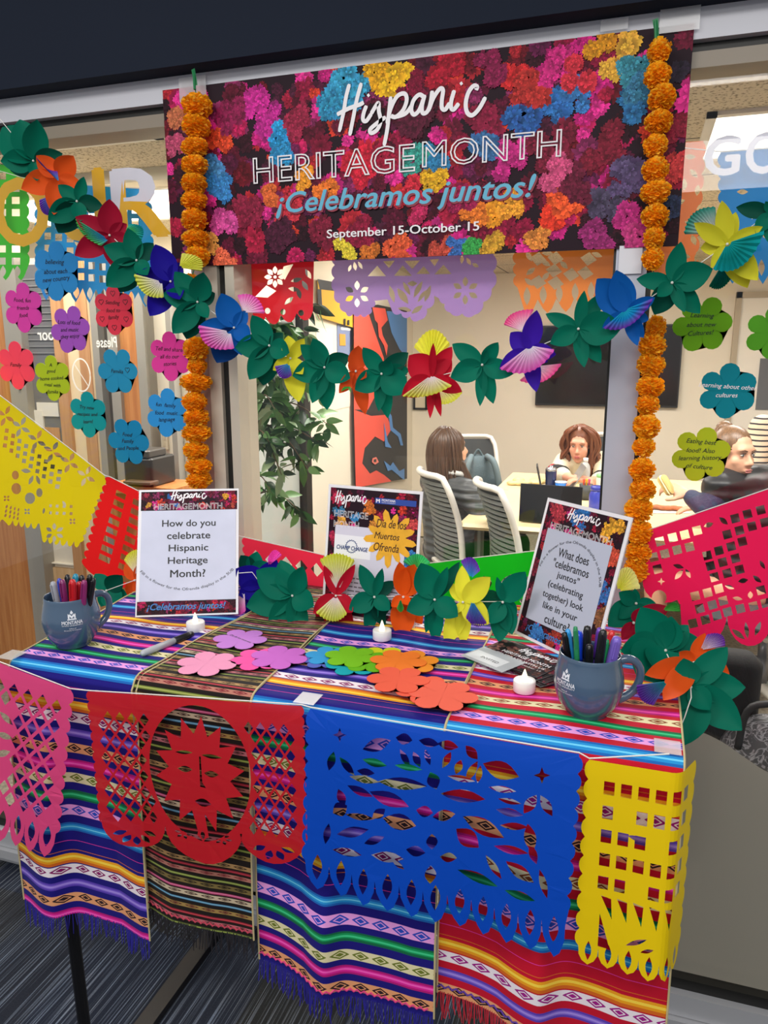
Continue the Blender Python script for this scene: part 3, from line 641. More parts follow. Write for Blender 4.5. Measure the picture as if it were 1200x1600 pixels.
mb = MB(); put_text(mb, '\u00a1Celebramos juntos!', r, lambda x, z: bfn(x, z, .0045), bold=.022, shear=.28); mb.build('slogan_lettering', LBL, ban)
a, b = zb(322, 610), zb(860, 580); zc = (a[1]+b[1])/2
mb = MB(); put_text(mb, 'September 15-October 15', (a[0], b[0], zc-.011, zc+.013), lambda x, z: bfn(x, z, .0042), bold=.02); mb.build('date_lettering', LW1, ban)
TAPE = M('clear_tape', 'e8e8ea', .15, alpha=.35)
for px, py, w_, h_ in ((1062, 30, .07, .045), (303, 140, .07, .05), (960, 40, .05, .02)):
    x, z = bl(px, py); MB().bbox((x-w_/2, -.006, z-h_/2), (x+w_/2, -.0055, z+h_/2)).build('tape', TAPE, ban)
tp = P(985, 405, 1.65); tag(MB().bbox((tp.x-.022, 1.649, tp.z-.028), (tp.x+.022, 1.651, tp.z+.026)).build('paper_tag', M('paper_tag', 'dfe0e6', .5)), 'small white paper tag taped to the grey post under the banner', 'paper tag')
# ================================================================== SIGNS
def S_fn(lean):
    s_, c_ = sin(lean), cos(lean)
    return lambda x, z, d=0: (x, z*s_-d*c_, z*c_+d*s_)
SW, SH = .216, .279
def sign(name, label, x, y, yaw, lean):
    t = thing(name, label, 'sign', (x, y, TZ+.007), (0, 0, yaw)); f = S_fn(lean)
    mb = MB(); ACR = glass('clear_acrylic', (.97, .98, .98), .06)
    def slab(x0, x1, z0, z1, d0, d1, mb):
        mb.add([f(x0, z0, d0), f(x1, z0, d0), f(x1, z1, d0), f(x0, z1, d0), f(x0, z0, d1), f(x1, z0, d1), f(x1, z1, d1), f(x0, z1, d1)], [(0, 3, 2, 1), (4, 5, 6, 7), (0, 1, 5, 4), (1, 2, 6, 5), (2, 3, 7, 6), (3, 0, 4, 7)])
    slab(-.002, SW+.002, 0, SH+.002, -.005, -.003, mb); b = SH*sin(lean); mb.bbox((-.002, 0, -.001), (SW+.002, max(b, .06), .001))
    mb.build('acrylic_stand', ACR, t)
    mb = MB(); slab(0, SW, .001, SH, -.003, -.0005, mb); mb.build('paper_insert', M('sign_paper', 'eeecef', .35), t)
    return t, f
SPOTS = [(.3, .72, .09, '2f6cb0'), (.36, .3, .08, '3a78c8'), (.88, .7, .12, 'e0a030'), (.75, .3, .1, 'a02848'), (.08, .3, .09, 'd89a3a'), (.06, .8, .09, 'a83048'), (.55, .6, .1, '8a1838'), (.62, .2, .08, 'b02840'), (.2, .15, .09, '3a6a9c'), (.95, .2, .09, 'b84a3a')]
SPOTB = [(.3, .5, .08, '9c2a3a'), (.5, .6, .09, 'e0803a'), (.75, .6, .08, '8a8a3a'), (.1, .3, .08, '9a3a30'), (.2, .7, .06, '3a6a9c'), (.9, .4, .09, '8c2a4a'), (.65, .3, .07, 'c83a3c')]
def band(t, f, rect, spots, seed, n=70, name='flower_print'):
    x0, x1, z0, z1 = rect; mb = MB()
    sp = [(x0+(x1-x0)*a, z0+(z1-z0)*b, (z1-z0)*r*1.9, c) for a, b, r, c in spots]
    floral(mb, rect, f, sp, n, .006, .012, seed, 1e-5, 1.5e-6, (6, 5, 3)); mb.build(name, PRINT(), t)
def arc_text(mb, s, f, cx, cz, R, span, h, d, smile, **kw):
    vs_, fs = text2d(s, align='CENTER', **kw); xs = [v[0] for v in vs_]; mid = (max(xs)+min(xs))/2; k = span*R/(max(xs)-min(xs)); kh = h/.73
    out = []
    for v in vs_:
        a = (v[0]-mid)*k/R; y = v[1]*kh
        out.append(f(cx+(R-y)*sin(a), cz-(R-y)*cos(a), d) if smile else f(cx+(R+y)*sin(a), cz+(R+y)*cos(a), d))
    mb.add(out, fs)
def rect_part(t, f, name, rect, mat, d):
    x0, x1, z0, z1 = rect; MB().add([f(x0, z0, d), f(x1, z0, d), f(x1, z1, d), f(x0, z1, d)], [(0, 1, 2, 3)]).build(name, mat, t)
def outline_text(mb, s, rect, f, d, ow=.016):
    vs_, fs = text2d(s, outline=ow); xs = [v[0] for v in vs_]; ys = [v[1] for v in vs_]; a, b, c, e = min(xs), max(xs), min(ys), max(ys)
    mb.add([f(rect[0]+(rect[1]-rect[0])*(v[0]-a)/(b-a), rect[2]+(rect[3]-rect[2])*(v[1]-c)/(e-c), d+max(v[2], 0)*.002) for v in vs_], fs)
PANEL = M('print_lavender', 'ccd0e4', .35, noise=(18, .06))
su = lambda X, Y: ((X-70)/1070*SW, (1-(Y-75)/1365)*SH)
def sr(x0, x1, y0, y1): a, b = su(x0, y1), su(x1, y0); return (a[0], b[0], a[1], b[1])
def sign_title(t, f, r_script, r_out, two=None):
    mb = MB(); script(mb, r_script, f, .0026, .0012); mb.build('script_lettering', LW1, t)
    mb = MB()
    for s, r in r_out: outline_text(mb, s, r, f, .0011)
    mb.build('outline_lettering', LW1, t)
# sign 1
t, f = sign('sign', 'acrylic sign asking how you celebrate, standing behind the left mug', -.9809, 1.2783, .4079, .4212)
band(t, f, sr(95, 1125, 98, 306), SPOTS, 5); band(t, f, sr(85, 1115, 1278, 1418), SPOTB, 6)
rect_part(t, f, 'text_panel', sr(105, 1112, 308, 1276), PANEL, .0006)
sign_title(t, f, sr(412, 795, 92, 230), (('HERITAGE', sr(235, 640, 232, 298)), ('MONTH', sr(650, 965, 232, 298))))
mb = MB(); fd = lambda x, z: f(x, z, .001)
for s, r in (('How do you', (325, 895, 412, 508)), ('celebrate', (380, 840, 545, 622)), ('Hispanic', (400, 820, 680, 775)), ('Heritage', (395, 815, 815, 910)), ('Month?', (422, 792, 950, 1032))):
    put_text(mb, s, sr(*r), fd, bold=.018)
cx, cz = su(600, 1180-690); arc_text(mb, 'Fill in a flower for the Ofrenda display in the SUB', f, cx, cz, 690/1070*SW, 1.60, .0062, .001, True)
mb.build('question_lettering', INK, t)
mb = MB(); put_text(mb, '\u00a1Celebramos juntos!', sr(185, 1010, 1300, 1392), lambda x, z: f(x, z, .001), bold=.03, shear=.3); mb.build('slogan_lettering', M('ink_blue', '3a7cc0', .5), t)
# sign 2
t, f = sign('sign', 'acrylic sign with a yellow marigold shape, standing behind the middle of the table', -.6151, 1.426, -.1191, .1476)
s2 = lambda X, Y: ((X-100)/970*SW, (1-(Y-80)/1290)*SH)      # zoomed pixels -> sheet
def r2(x0, x1, y0, y1): a, b = s2(x0, y1), s2(x1, y0); return (a[0], b[0], a[1], b[1])
W2 = .216; band(t, f, (.006, .210, .006, .273), [(.1, .9, .04, 'c03050'), (.1, .8, .035, '3a7aa0'), (.1, .62, .04, 'b82a4c'), (.08, .45, .04, 'd03a60'), (.1, .3, .035, 'a82a48'), (.08, .12, .04, 'e09a3a'), (.45, .88, .04, 'd0702a'), (.6, .8, .04, 'b83048'), (.9, .75, .05, 'd04a4a'), (.93, .5, .045, '3a7cc0'), (.9, .35, .04, '3a8ad0'), (.92, .2, .04, 'd09a3a'), (.3, .78, .03, '3a8ac0'), (.5, .72, .03, 'd88a3a'), (.15, .72, .035, 'e0a03a')], 8, 150)
rect_part(t, f, 'text_panel', (.022, .185, .018, .195), M('print_pale', 'd9d6e4', .35), .0006)
rect_part(t, f, 'logo_panel', (.022, .108, .128, .175), M('print_white', 'f2f2f6', .35), .0008)
rect_part(t, f, 'logo_strip', (.112, .204, .247, .259), M('print_royal_blue', '2a4aa0', .35), .0007)
sign_title(t, f, (.018, .093, .232, .268), (('HERITAGE', (.018, .098, .212, .226)), ('MONTH', (.018, .078, .190, .204))))
mb = MB(); put_text(mb, 'M', (.114, .123, .249, .257), lambda x, z: f(x, z, .001), bold=.05); put_text(mb, 'MONTANA', (.127, .158, .2525, .2575), lambda x, z: f(x, z, .001), bold=.03)
put_text(mb, 'STATE UNIVERSITY', (.127, .158, .249, .2512), lambda x, z: f(x, z, .001)); mb.build('logo_lettering', LW1, t)
mb = MB(); cx, cz = .150, .178; pts = []
for k in range(13):
    a = 2*pi*k/13+.35; R_ = .058*(1+.08*sin(k*2.3))
    for da, rr in ((-.24, .60), (-.12, .88), (0, 1.0), (.12, .88)): pts.append((cx+R_*rr*cos(a+da), cz+R_*rr*sin(a+da)))
pts = [(min(max(p[0], .09), .211), p[1]) for p in pts]
mb.add([f(cx, cz, .0013)]+[f(*p, .0013) for p in pts], [(0, k+1, (k+1) % len(pts)+1) for k in range(len(pts))]); mb.build('marigold_print', M('print_marigold', 'eeb02a', .4, noise=(60, .12)), t)
mb = MB()
for s, r in (('D\u00eda de los', (.118, .186, .199, .216)), ('Muertos', (.115, .172, .175, .189)), ('Ofrenda', (.115, .172, .150, .167))): put_text(mb, s, r, lambda x, z: f(x, z, .0016), bold=.012, shear=.25)
mb.build('marigold_lettering', M('ink_brown', '4a2a10', .5), t)
mb = MB(); ring = [(.063+.014*(1 if k % 2 else .84)*cos(k*pi/18), .152+.014*(1 if k % 2 else .84)*sin(k*pi/18)) for k in range(37)]
v, fc = stroke2d(ring, .002, 1); mb.add([f(*p, .001) for p in v], fc); put_text(mb, 'CHAMP CHANGE', (.028, .102, .144, .153), lambda x, z: f(x, z, .0014), bold=.03, shear=.2)
mb.build('logo', M('ink_navy', '24407c', .5), t)
mb = MB()
rnd = random.Random(5)
for k in range(8):
    x = .03; 
    while x < .172:
        w_ = rnd.uniform(.006, .016); z = .084-k*.009
        mb.add([f(x, z, .001), f(min(x+w_, .178), z, .001), f(min(x+w_, .178), z+.0028, .001), f(x, z+.0028, .001)], [(0, 1, 2, 3)]); x += w_+.003
mb.build('small_print', M('ink_grey', '77737c', .5), t)
# sign 3
t, f = sign('sign', 'acrylic sign asking about celebrating together, leaning behind the right mug', -.2034, 1.4371, -.7342, .2658)
band(t, f, (.007, .209, .007, .272), [(.15, .92, .05, 'b83a48'), (.45, .93, .05, '2f6cb0'), (.85, .92, .06, 'e0a030'), (.1, .7, .05, '9c2a48'), (.08, .5, .05, '7a2038'), (.1, .3, .05, '8a3a4a'), (.93, .75, .05, 'd0503a'), (.94, .5, .05, '3a6cb0'), (.94, .32, .05, '8a5a3a'), (.3, .05, .05, '3a7cc0'), (.7, .06, .05, 'c08a3a'), (.5, .07, .05, 'a83a2c')], 9, 150)
rect_part(t, f, 'text_panel', (.022, .190, .040, .222), M('print_grey_lavender', 'b9bfd0', .35), .0006)
sign_title(t, f, (.066, .150, .240, .270), (('HERITAGE', (.028, .112, .222, .235)), ('MONTH', (.114, .186, .222, .235))))
mb = MB(); fd = lambda x, z: f(x, z, .001)
for k, s in enumerate(('What does', '"celebramos', 'juntos"', '(celebrating', 'together) look', 'like in your', 'culture?')):
    wd = (.080, .094, .058, .092, .108, .092, .066)[k]; z = .178-k*.0215; put_text(mb, s, (.106-wd/2, .106+wd/2, z-.003, z+.0135), fd, bold=.012)
arc_text(mb, 'Fill in a flower for the Ofrenda display in the SUB', f, .106, .128, .079, 2.7, .0055, .001, False)
mb.build('question_lettering', INK, t)
mb = MB(); put_text(mb, '\u00a1Celebramos juntos!', (.03, .185, .014, .032), lambda x, z: f(x, z, .001), bold=.03, shear=.3); mb.build('slogan_lettering', M('ink_blue', '3a7cc0', .5), t)
# ================================================================== MUGS, PENS, CANDLES
GLAZE = M('grey_blue_glaze', '4a6078', .18, coat=.4, noise=(14, .06))
def mug(label, px, py, hpx, hpy, logo_dx, r=1.0):
    c = T(px, py, TZ+.004); t = thing('mug', label, 'mug', c, (0, 0, 0), 'grey mugs of pens')
    prof = [(.0, .0), (.030, .0), (.033, .002), (.033, .006), (.038, .010), (.046, .022), (.0515, .038), (.0535, .052), (.0520, .066), (.0485, .082), (.0465, .094), (.0465, .099), (.0455, .1005), (.0443, .099), (.0443, .094), (.0460, .082), (.0495, .066), (.0505, .052), (.048, .036), (.040, .016), (.0, .010)]
    mb = MB().lathe(prof, 44, (0, 0, 0)); mb.build('body', GLAZE, t, True)
    h = T(hpx, hpy, TZ+.05)-c; a = math.atan2(h.y, h.x); pts = []
    for rr, z in ((.0455, .086), (.056, .089), (.068, .086), (.0775, .074), (.0785, .056), (.071, .038), (.058, .027), (.047, .022)): pts.append((rr*cos(a), rr*sin(a), z))
    path = catmull(pts, 5); MB().tube(path, [.0062+.0015*abs(2*i/(len(path)-1)-1)**2 for i in range(len(path))], 12).build('handle', GLAZE, t, True)
    # printed crest, seen from the camera side
    view = CAMLOC-c; a0 = math.atan2(view.y, view.x)+logo_dx
    def on(x, z):
        zz = .052+z; r_ = .0539
        for (ra, za), (rb, zb_) in zip(prof[4:11], prof[5:12]):
            if za <= zz <= zb_: r_ = ra+(rb-ra)*(zz-za)/(zb_-za)+.0006
        th = a0+x/.053; return (r_*cos(th), r_*sin(th), zz)
    mb = MB()
    def poly(pts):
        mb.add([on(*p) for p in pts], [tuple(range(len(pts)))])
    poly([(-.0085, .014), (.0085, .014), (.0075, .0165), (-.0075, .0165)]); poly([(-.007, .017), (-.0042, .017), (-.0042, .023), (-.007, .026)]); poly([(.0042, .017), (.007, .017), (.007, .026), (.0042, .023)])
    poly([(-.0042, .021), (0, .017), (0, .021), (-.0042, .026)]); poly([(0, .017), (.0042, .021), (.0042, .026), (0, .021)]); poly([(-.003, .027), (0, .024), (.003, .027), (0, .032)])
    for s, r_ in (('MONTANA', (-.0185, .0185, .0055, .0125)), ('STATE UNIVERSITY', (-.0185, .0185, .0025, .0045)), ('Office of', (-.006, .006, -.0035, -.0012)), ('Diversity & Inclusion', (-.015, .015, -.0075, -.0048))):
        put_text(mb, s, r_, on, bold=.03 if s == 'MONTANA' else .01)
    mb.build('printed_crest', M('print_mug_white', 'e4e8ee', .4), t)
    return t, c
t1, c1 = mug('grey blue mug full of markers at the left end of the table', 115, 1006, 190, 950, .02)
t2, c2 = mug('grey blue mug full of pens at the right front of the table', 917, 1112, 990, 1070, -.72)
def pen(label, base, tip, colr, cap, r=.0055, kind='marker', capfrac=.42, group='pens in the mugs'):
    base, tip = Vector(base), Vector(tip); ax = tip-base; L = ax.length; t = thing('marker' if kind == 'marker' else 'pen', label, 'pen', base, (0, 0, 0), group)
    q = Vector((0, 0, 1)).rotation_difference(ax.normalized()); t.rotation_mode = 'QUATERNION'; t.rotation_quaternion = q
    k = L*(1-capfrac)
    MB().lathe([(0, 0), (r*.7, .001), (r*.85, .004), (r*.9, k*.5), (r*.9, k)], 14).build('barrel', M('pen_'+colr, colr, .3), t, True)
    mb = MB().lathe([(r, k-.001), (r*1.05, k+.004), (r, L-.010), (r*.72, L-.002), (0, L)], 14); mb.build('cap', M('pen_'+cap, cap, .28), t, True)
    MB().rbox((0, -r*1.2, L-.020), (.003, .0022, .030), .001, 2).build('clip', M('pen_'+cap, cap, .28), t)
def pens(c, spec, names, rr=.03):
    for i, (px, py, colr, cap, r, lab) in enumerate(spec):
        dx0 = P(px, py, c.y).x-c.x; lim = math.sqrt(max(0, .034**2-min(dx0*.8, .034)**2))
        # tips fan out just above the rim, toes gather on the mug floor
        k = i/(len(spec)-1)-.5; dep = (-1, .45, -.3, 1)[i % 4]*min(lim, .026)
        tip = P(px, py, c.y+dep); d = Vector((tip.x-c.x, dep, 0)); toe = Vector((c.x+max(-.024, min(.024, d.x*.5)), c.y+d.y*.55, TZ+.004+.0135))
        pen(lab, toe, tip, colr, cap, r)
pens(c1, [(82, 908, 'b8bcc4', '9a9ea8', .006, 'grey capped marker at the left edge of the left mug'), (92, 903, '3a4ab0', '2f44b4', .0045, 'blue pen behind the grey marker in the left mug'), (97, 905, '8a2a6c', '7c2460', .0062, 'plum marker at the front left of the left mug'),
    (105, 897, '1c1c22', '18181e', .0055, 'black marker at the back left of the left mug'), (113, 905, 'b82028', 'c41c24', .007, 'red marker at the front of the left mug'), (118, 896, '2a7a9c', '1f86a4', .006, 'teal marker at the back of the left mug'),
    (124, 908, 'c0202a', 'b41824', .006, 'second red marker just right of the first in the left mug'), (128, 898, '1a1a20', '141418', .0058, 'black marker behind the plum one on the right of the left mug'), (132, 906, '7a2a60', '8a2a68', .006, 'plum marker on the right side of the left mug'),
    (141, 897, '1c1c22', '121216', .006, 'tall black marker at the right edge of the left mug'), (147, 903, '202026', '1a1a1e', .005, 'black pen leaning furthest right in the left mug')], 'left')
pens(c2, [(882, 987, '17171c', '121216', .0055, 'black pen leaning furthest left in the right mug'), (891, 993, '202026', '16161a', .005, 'black pen just left of the blue pen in the right mug'), (887, 982, '3a8ad0', '2f9ae0', .005, 'light blue topped pen at the left of the right mug'), (903, 985, '1f4ad0', '1848e0', .0085, 'thick blue marker in the right mug'),
    (899, 978, '2a7a5a', '2a8a5a', .004, 'green tipped pen behind the thick blue marker'), (918, 977, '1a1a20', '141418', .0065, 'tall black pen with a clip at the back of the right mug'), (921, 1006, '1c1c22', '1a1a1e', .0065, 'short black marker at the front middle of the right mug'), (937, 980, '5a4ab0', '6a3ab0', .005, 'slim violet pen at the back of the right mug'),
    (943, 983, '202024', '1a1a1e', .0065, 'black marker leaning right in the right mug'), (957, 985, 'c02a34', 'd0242c', .0055, 'red capped pen in the right mug'), (948, 998, '2a8a5a', '2a9a60', .0055, 'green capped pen at the front right of the right mug'), (951, 1004, '9a9ca4', '8a8c96', .006, 'grey marker at the front right of the right mug'), (965, 994, '6a58b4', '7a62c4', .008, 'thick lavender marker at the right edge of the right mug')], 'right')
# marker lying on the table
a, b = T(220, 1022, TZ+.009), T(302, 990, TZ+.009)
t = thing('marker', 'white and black permanent marker lying beside the left tea light', 'pen', a); d = b-a; L = d.length
t.rotation_mode = 'QUATERNION'; t.rotation_quaternion = Vector((0, 0, 1)).rotation_difference(d.normalized())
MB().lathe([(0, 0), (.004, .001), (.0062, .006), (.0066, .03), (.0066, L*.62)], 16).build('barrel', M('marker_grey', 'b4b7be', .35), t, True)
MB().lathe([(.0058, L*.62), (.0072, L*.63), (.0070, L*.9), (.0058, L*.98), (0, L)], 16).build('cap', M('marker_black', '16161a', .3), t, True)
MB().rbox((.0074, 0, L*.74), (.0022, .004, .034), .001, 2).build('clip', M('marker_black', '16161a', .3), t)
for px, py, lab in ((306, 985, 'white tea light just right of the black marker'), (597, 998, 'white tea light in front of the orange paper flower'), (819, 1079, 'white tea light beside the stack of postcards')):
    t = thing('tea_light', lab, 'candle', T(px, py, TZ+.0045), (0, 0, 0), 'battery tea lights')
    MB().lathe([(0, 0), (.0175, 0), (.0185, .001), (.0185, .018), (.0175, .0195), (.012, .0185), (0, .016)], 28).build('cup', M('candle_plastic', 'f2f0ec', .35), t, True)
    MB().lathe([(.0052, .016), (.006, .020), (.0052, .025), (.0032, .031), (.0012, .037), (0, .039)], 14).build('flame', M('candle_flame', 'fff0d0', .4, emit=1.1), t, True)
# ================================================================== CUT-OUT FLOWERS
def flower_outline(r, seed=0, petals=6, pr=.335):
    rnd = random.Random(seed); pts = []; th = 2*pi/petals
    for k in range(petals):
        a = k*th
        for j in range(9):
            b = radians(-112+j*224/8); c = r*(1-pr); q = (c+r*pr*cos(b), r*pr*1.02*sin(b)); pts.append((q[0]*cos(a)-q[1]*sin(a), q[0]*sin(a)+q[1]*cos(a)))
    return pts
FSH = {}
def flower_mesh(r, colr, th=.0009):
    pts = flower_outline(r); N = len(pts); mb = MB()
    mb.add([(0, 0, th)]+[(x, y, th) for x, y in pts]+[(x, y, 0) for x, y in pts], [(0, i+1, (i+1) % N+1) for i in range(N)]+[(i+1, N+1+i, N+1+(i+1) % N, (i+1) % N+1) for i in range(N)]+[tuple(N+1+i for i in reversed(range(N)))])
    return mb
for i, (px, py, r, colr, name, lab, rot, k) in enumerate((
    (375, 999, .054, 'c884d8', 'lilac', 'lilac paper flower with writing, nearest the lower garland', .2, 0), (323, 1037, .056, 'ee9cc0', 'light pink', 'light pink paper flower on the black and brown cloth', .1, 0), (405, 1030, .052, 'f45aa8', 'hot pink', 'hot pink paper flower mostly under the orchid one', .5, 0), (436, 1027, .055, 'cc6ccc', 'orchid', 'orchid purple paper flower lying over the hot pink one', 0, 1),
    (505, 1031, .04, '5a6ac0', 'periwinkle', 'periwinkle paper flower under the light blue one', .3, 0), (514, 1025, .045, '3aa0dc', 'light blue', 'light blue paper flower at the left of the coloured pile', .1, 1), (552, 1038, .050, '16a8b4', 'teal', 'teal paper flower under the green ones', .4, 2), (575, 1034, .048, '6ab81e', 'green', 'green paper flower half covered by the lighter green one', .2, 3), (548, 1026, .050, '7cc422', 'light green', 'light green paper flower on top of the pile beside the yellow', 0, 4),
    (598, 1027, .050, 'd8dc24', 'yellow', 'yellow paper flower between the green and orange ones', .3, 2), (640, 1034, .054, 'fb9a30', 'amber', 'amber orange paper flower under the brighter orange one', .5, 3), (622, 1033, .052, 'fb8430', 'orange', 'bright orange paper flower on top of the pile', .1, 5), (622, 1062, .054, 'f4664c', 'coral', 'coral paper flower just in front of the orange ones', .2, 6), (668, 1078, .054, 'f2644c', 'coral', 'middle coral paper flower, half under the front one', .5, 4), (692, 1086, .058, 'f26a54', 'coral', 'coral paper flower at the front of the pile', .05, 5))):
    z = TZ+.0068+.0011*k; o = flower_mesh(r, colr).build('paper_flower', M('card_'+colr, colr, .8, trans=.08, spec=.15)); o.location = T(px, py, z); o.rotation_euler = (0, 0, rot)
    tag(o, lab, 'paper flower', 'cut paper flowers on the table')
    if i == 0:
        mb = MB(); text_h(mb, 'Día de los muertos', 0, .002, .006, lambda x, z: (x, z, .0012), bold=0); w_ = mb.build('handwriting', INK, o); w_.rotation_euler = (0, 0, -.6)
def hearts(mb, x, z, r, fn):
    pts = [(x+r*.9*sin(a)**3, z+r*(.8*cos(a)-.3*cos(2*a)-.12*cos(3*a)-.05*cos(4*a))) for a in [k*pi/9 for k in range(19)]]
    v, fc = stroke2d(pts, r*.16, 1); mb.add([fn(*p) for p in v], fc)
for px, py, rp, colr, rot, lines, lab in (
    (88, 424, 37, '3a9ada', .4, 'believing\nabout each\nnew country', 'light blue paper flower on the glass, just under the gold letters'), (37, 481, 31, 'e050b4', .45, 'Food, fun\nfriends\nfood', 'magenta paper flower on the glass, furthest left of the upper ones'), (178, 485, 32, 'e8485e', .5, 'Sending\nfood to\nfamily', 'red paper flower with small hearts on the glass'),
    (110, 515, 31, 'b060c8', .15, 'Lots of food\nand music\nthey enjoy', 'purple paper flower on the glass, left of the one with hearts'), (26, 571, 30, 'f4556e', .52, 'Family', 'coral pink paper flower on the glass at the far left edge'), (82, 591, 29, 'b8cc30', .52, 'A\ngood\nhome cooked\nmeal with\nfamilia', 'lime paper flower on the glass beside the crossed circle'), (184, 580, 31, '2f9cc4', 0, 'Familia', 'blue paper flower on the glass reading Familia'),
    (138, 648, 30, '18a0a8', .5, 'Try new\nrecipes and\nlearn!', 'teal paper flower on the glass below the crossed circle'), (266, 557, 33, 'e84cae', .52, 'Tell and share\nall do our\nstories', 'magenta paper flower on the glass left of the marigolds'), (261, 645, 33, '3aa2e0', .4, 'fun  family\nfood  music\nlanguage', 'bright blue paper flower on the glass, touching the left marigolds'), (201, 690, 32, '1f90c0', 1.0, 'Food\nFamily\nand People', 'blue paper flower on the glass, lowest of the left ones'),
    (1097, 507, 46, '74b224', .1, 'Learning\nabout new\nCultures!', 'green paper flower on the glass about learning cultures'), (1137, 611, 46, '1290a0', .5, 'Learning about other\ncultures', 'teal paper flower on the glass at the right, with white writing'), (1095, 710, 46, 'bccc2c', .3, 'Eating best\nfood! Also\nlearning history\nof culture', 'lime paper flower on the glass covering the seated woman'), (1208, 520, 44, '62b030', .52, '', 'green paper flower on the glass cut by the right picture edge')):
    c = P(px, py, GY-.002); r = (P(px+rp, py, GY).x-c.x)*1.0
    o = flower_mesh(r*1.03, colr).build('paper_flower', M('card_'+colr, colr, .7, trans=.25, spec=.15)); o.location = c; o.rotation_euler = (pi/2, 0, 0); tag(o, lab, 'paper flower', 'paper flowers on the glass')
    o.data.transform(Matrix.Rotation(rot, 4, 'Z')); mb = MB(); fn = lambda x, z: (x, z, .0016); ls = lines.split('\n'); n = len(ls)
    for k, s in enumerate(ls):
        if s: text_h(mb, s, -r*.02, (n-1)*r*.15-k*r*.30, r*.17, fn, rot=.06*((k % 3)-1), shear=.25, bold=.004)
    if 'small hearts' in lab:
        for k in range(6): a = k*pi/3+rot; hearts(mb, r*.7*cos(a), r*.7*sin(a), r*.13, fn)
    if 'Familia' in lab: hearts(mb, r*.52, r*.06, r*.13, fn)
    if mb.v: mb.build('handwriting', M('ink_white', 'f4f0f2') if 'white writing' in lab else INK, o)
# ================================================================== POSTCARDS
def card(k, x, y, rot, colr, lab):
    t = thing('postcard', lab, 'postcard', Vector((x, y, TZ+.0065+.0014*k)), (0, 0, rot), 'postcards stacked on the red cloth'); W_, H_ = .15, .10; f = lambda x, z, d=0: (x, z, .0008+d)
    MB().bbox((-W_/2, -H_/2, 0), (W_/2, H_/2, .0007)).build('card', M('card_dark', '2c2326', .4), t)
    mb = MB(); floral(mb, (-W_/2+.002, W_/2-.002, -H_/2+.002, H_/2-.002), f, [], 60, .008, .016, k+20, 1e-5, 1e-6, (5, 4), '1c1418', ['5a2030', '3a2428', '6a3a30', '7a2838', '2a2a30', '8a5a50']); mb.build('flower_print', PRINT(), t)
    return t, f
cc = T(812, 1028, TZ+.01)
for k, (dx, dy, rot) in enumerate(((.03, -.02, -.75), (.022, -.012, -.6), (.012, -.005, -.66), (.0, .0, -.52))):
    t, f = card(k, cc.x+dx, cc.y+dy, rot, '', ('lowest postcard of the stack, poking out at the front right', 'second postcard from the bottom of the stack', 'postcard just under the top one of the stack', 'topmost postcard with white lettering on the red cloth')[k])
    if k == 3:
        mb = MB(); script(mb, (-.02, .06, .012, .042), f, .003, .0012); put_text(mb, 'HERITAGE MONTH', (-.04, .066, -.004, .007), lambda x, z: f(x, z, .0012), bold=.03); put_text(mb, 'CELEBRATE WITH US', (-.045, .066, -.018, -.010), lambda x, z: f(x, z, .0012), bold=.02)
        put_text(mb, 'September 15-October 15', (-.045, .066, -.030, -.023), lambda x, z: f(x, z, .0012)); mb.build('lettering', LW1, t)
t = thing('postcard', 'white and grey printed card at the left of the postcards', 'postcard', T(770, 1030, TZ+.0125), (0, 0, -.55), 'postcards stacked on the red cloth')
MB().bbox((-.05, -.032, 0), (.05, .032, .0007)).build('card', M('card_grey', 'b8bcc0', .4), t); MB().bbox((-.046, -.024, .0007), (.03, .012, .0009)).build('address_panel', M('card_white', 'e4e6e8', .4), t)
mb = MB(); put_text(mb, 'INVITED', (-.02, .02, -.012, -.004), lambda x, z: (x, z, .0012)); mb.build('lettering', INK, t)
# ================================================================== CUT PAPER PENNANTS
def quad(TL, TR, BR, BL):
    def q(u, v):
        a = [TL[i]*(1-u)+TR[i]*u for i in (0, 1)]; b = [BL[i]*(1-u)+BR[i]*u for i in (0, 1)]
        return (a[0]*(1-v)+b[0]*v, a[1]*(1-v)+b[1]*v)
    return q
def ell(cx, cy, rx, ry, rot=0, n=14):
    r = radians(rot); return [(cx+rx*cos(a)*cos(r)-ry*sin(a)*sin(r), cy+rx*cos(a)*sin(r)+ry*sin(a)*cos(r)) for a in [2*pi*k/n for k in range(n)]]
def leaf(cx, cy, L, w_, rot, n=7):
    """pointed eye shape centred at cx,cy"""
    r = radians(rot); up = [(-L+2*L*k/n, w_*sin(pi*k/n)) for k in range(n+1)]; dn = [(x, -y) for x, y in reversed(up[1:-1])]
    return [(cx+x*cos(r)-y*sin(r), cy+x*sin(r)+y*cos(r)) for x, y in up+dn]
def diam(cx, cy, rx, ry=None, rot=0):
    return ell(cx, cy, rx, ry or rx, rot, 4)
def sq(cx, cy, w_, h_=None, rot=0):
    h_ = h_ or w_; r = radians(rot); return [(cx+x*cos(r)-y*sin(r), cy+x*sin(r)+y*cos(r)) for x, y in ((-w_/2, -h_/2), (w_/2, -h_/2), (w_/2, h_/2), (-w_/2, h_/2))]
def star4(cx, cy, r): return [(cx+(r if k % 2 == 0 else r*.38)*cos(k*pi/4), cy+(r if k % 2 == 0 else r*.38)*sin(k*pi/4)) for k in range(8)]
def daisy(cx, cy, r, n=6, w_=.16, rot=0, r0=.3):
    return [leaf(cx+r*(r0+(1-r0)/2)*cos(a), cy+r*(r0+(1-r0)/2)*sin(a), r*(1-r0)/2, r*w_, math.degrees(a)) for a in [radians(rot)+2*pi*k/n for k in range(n)]]
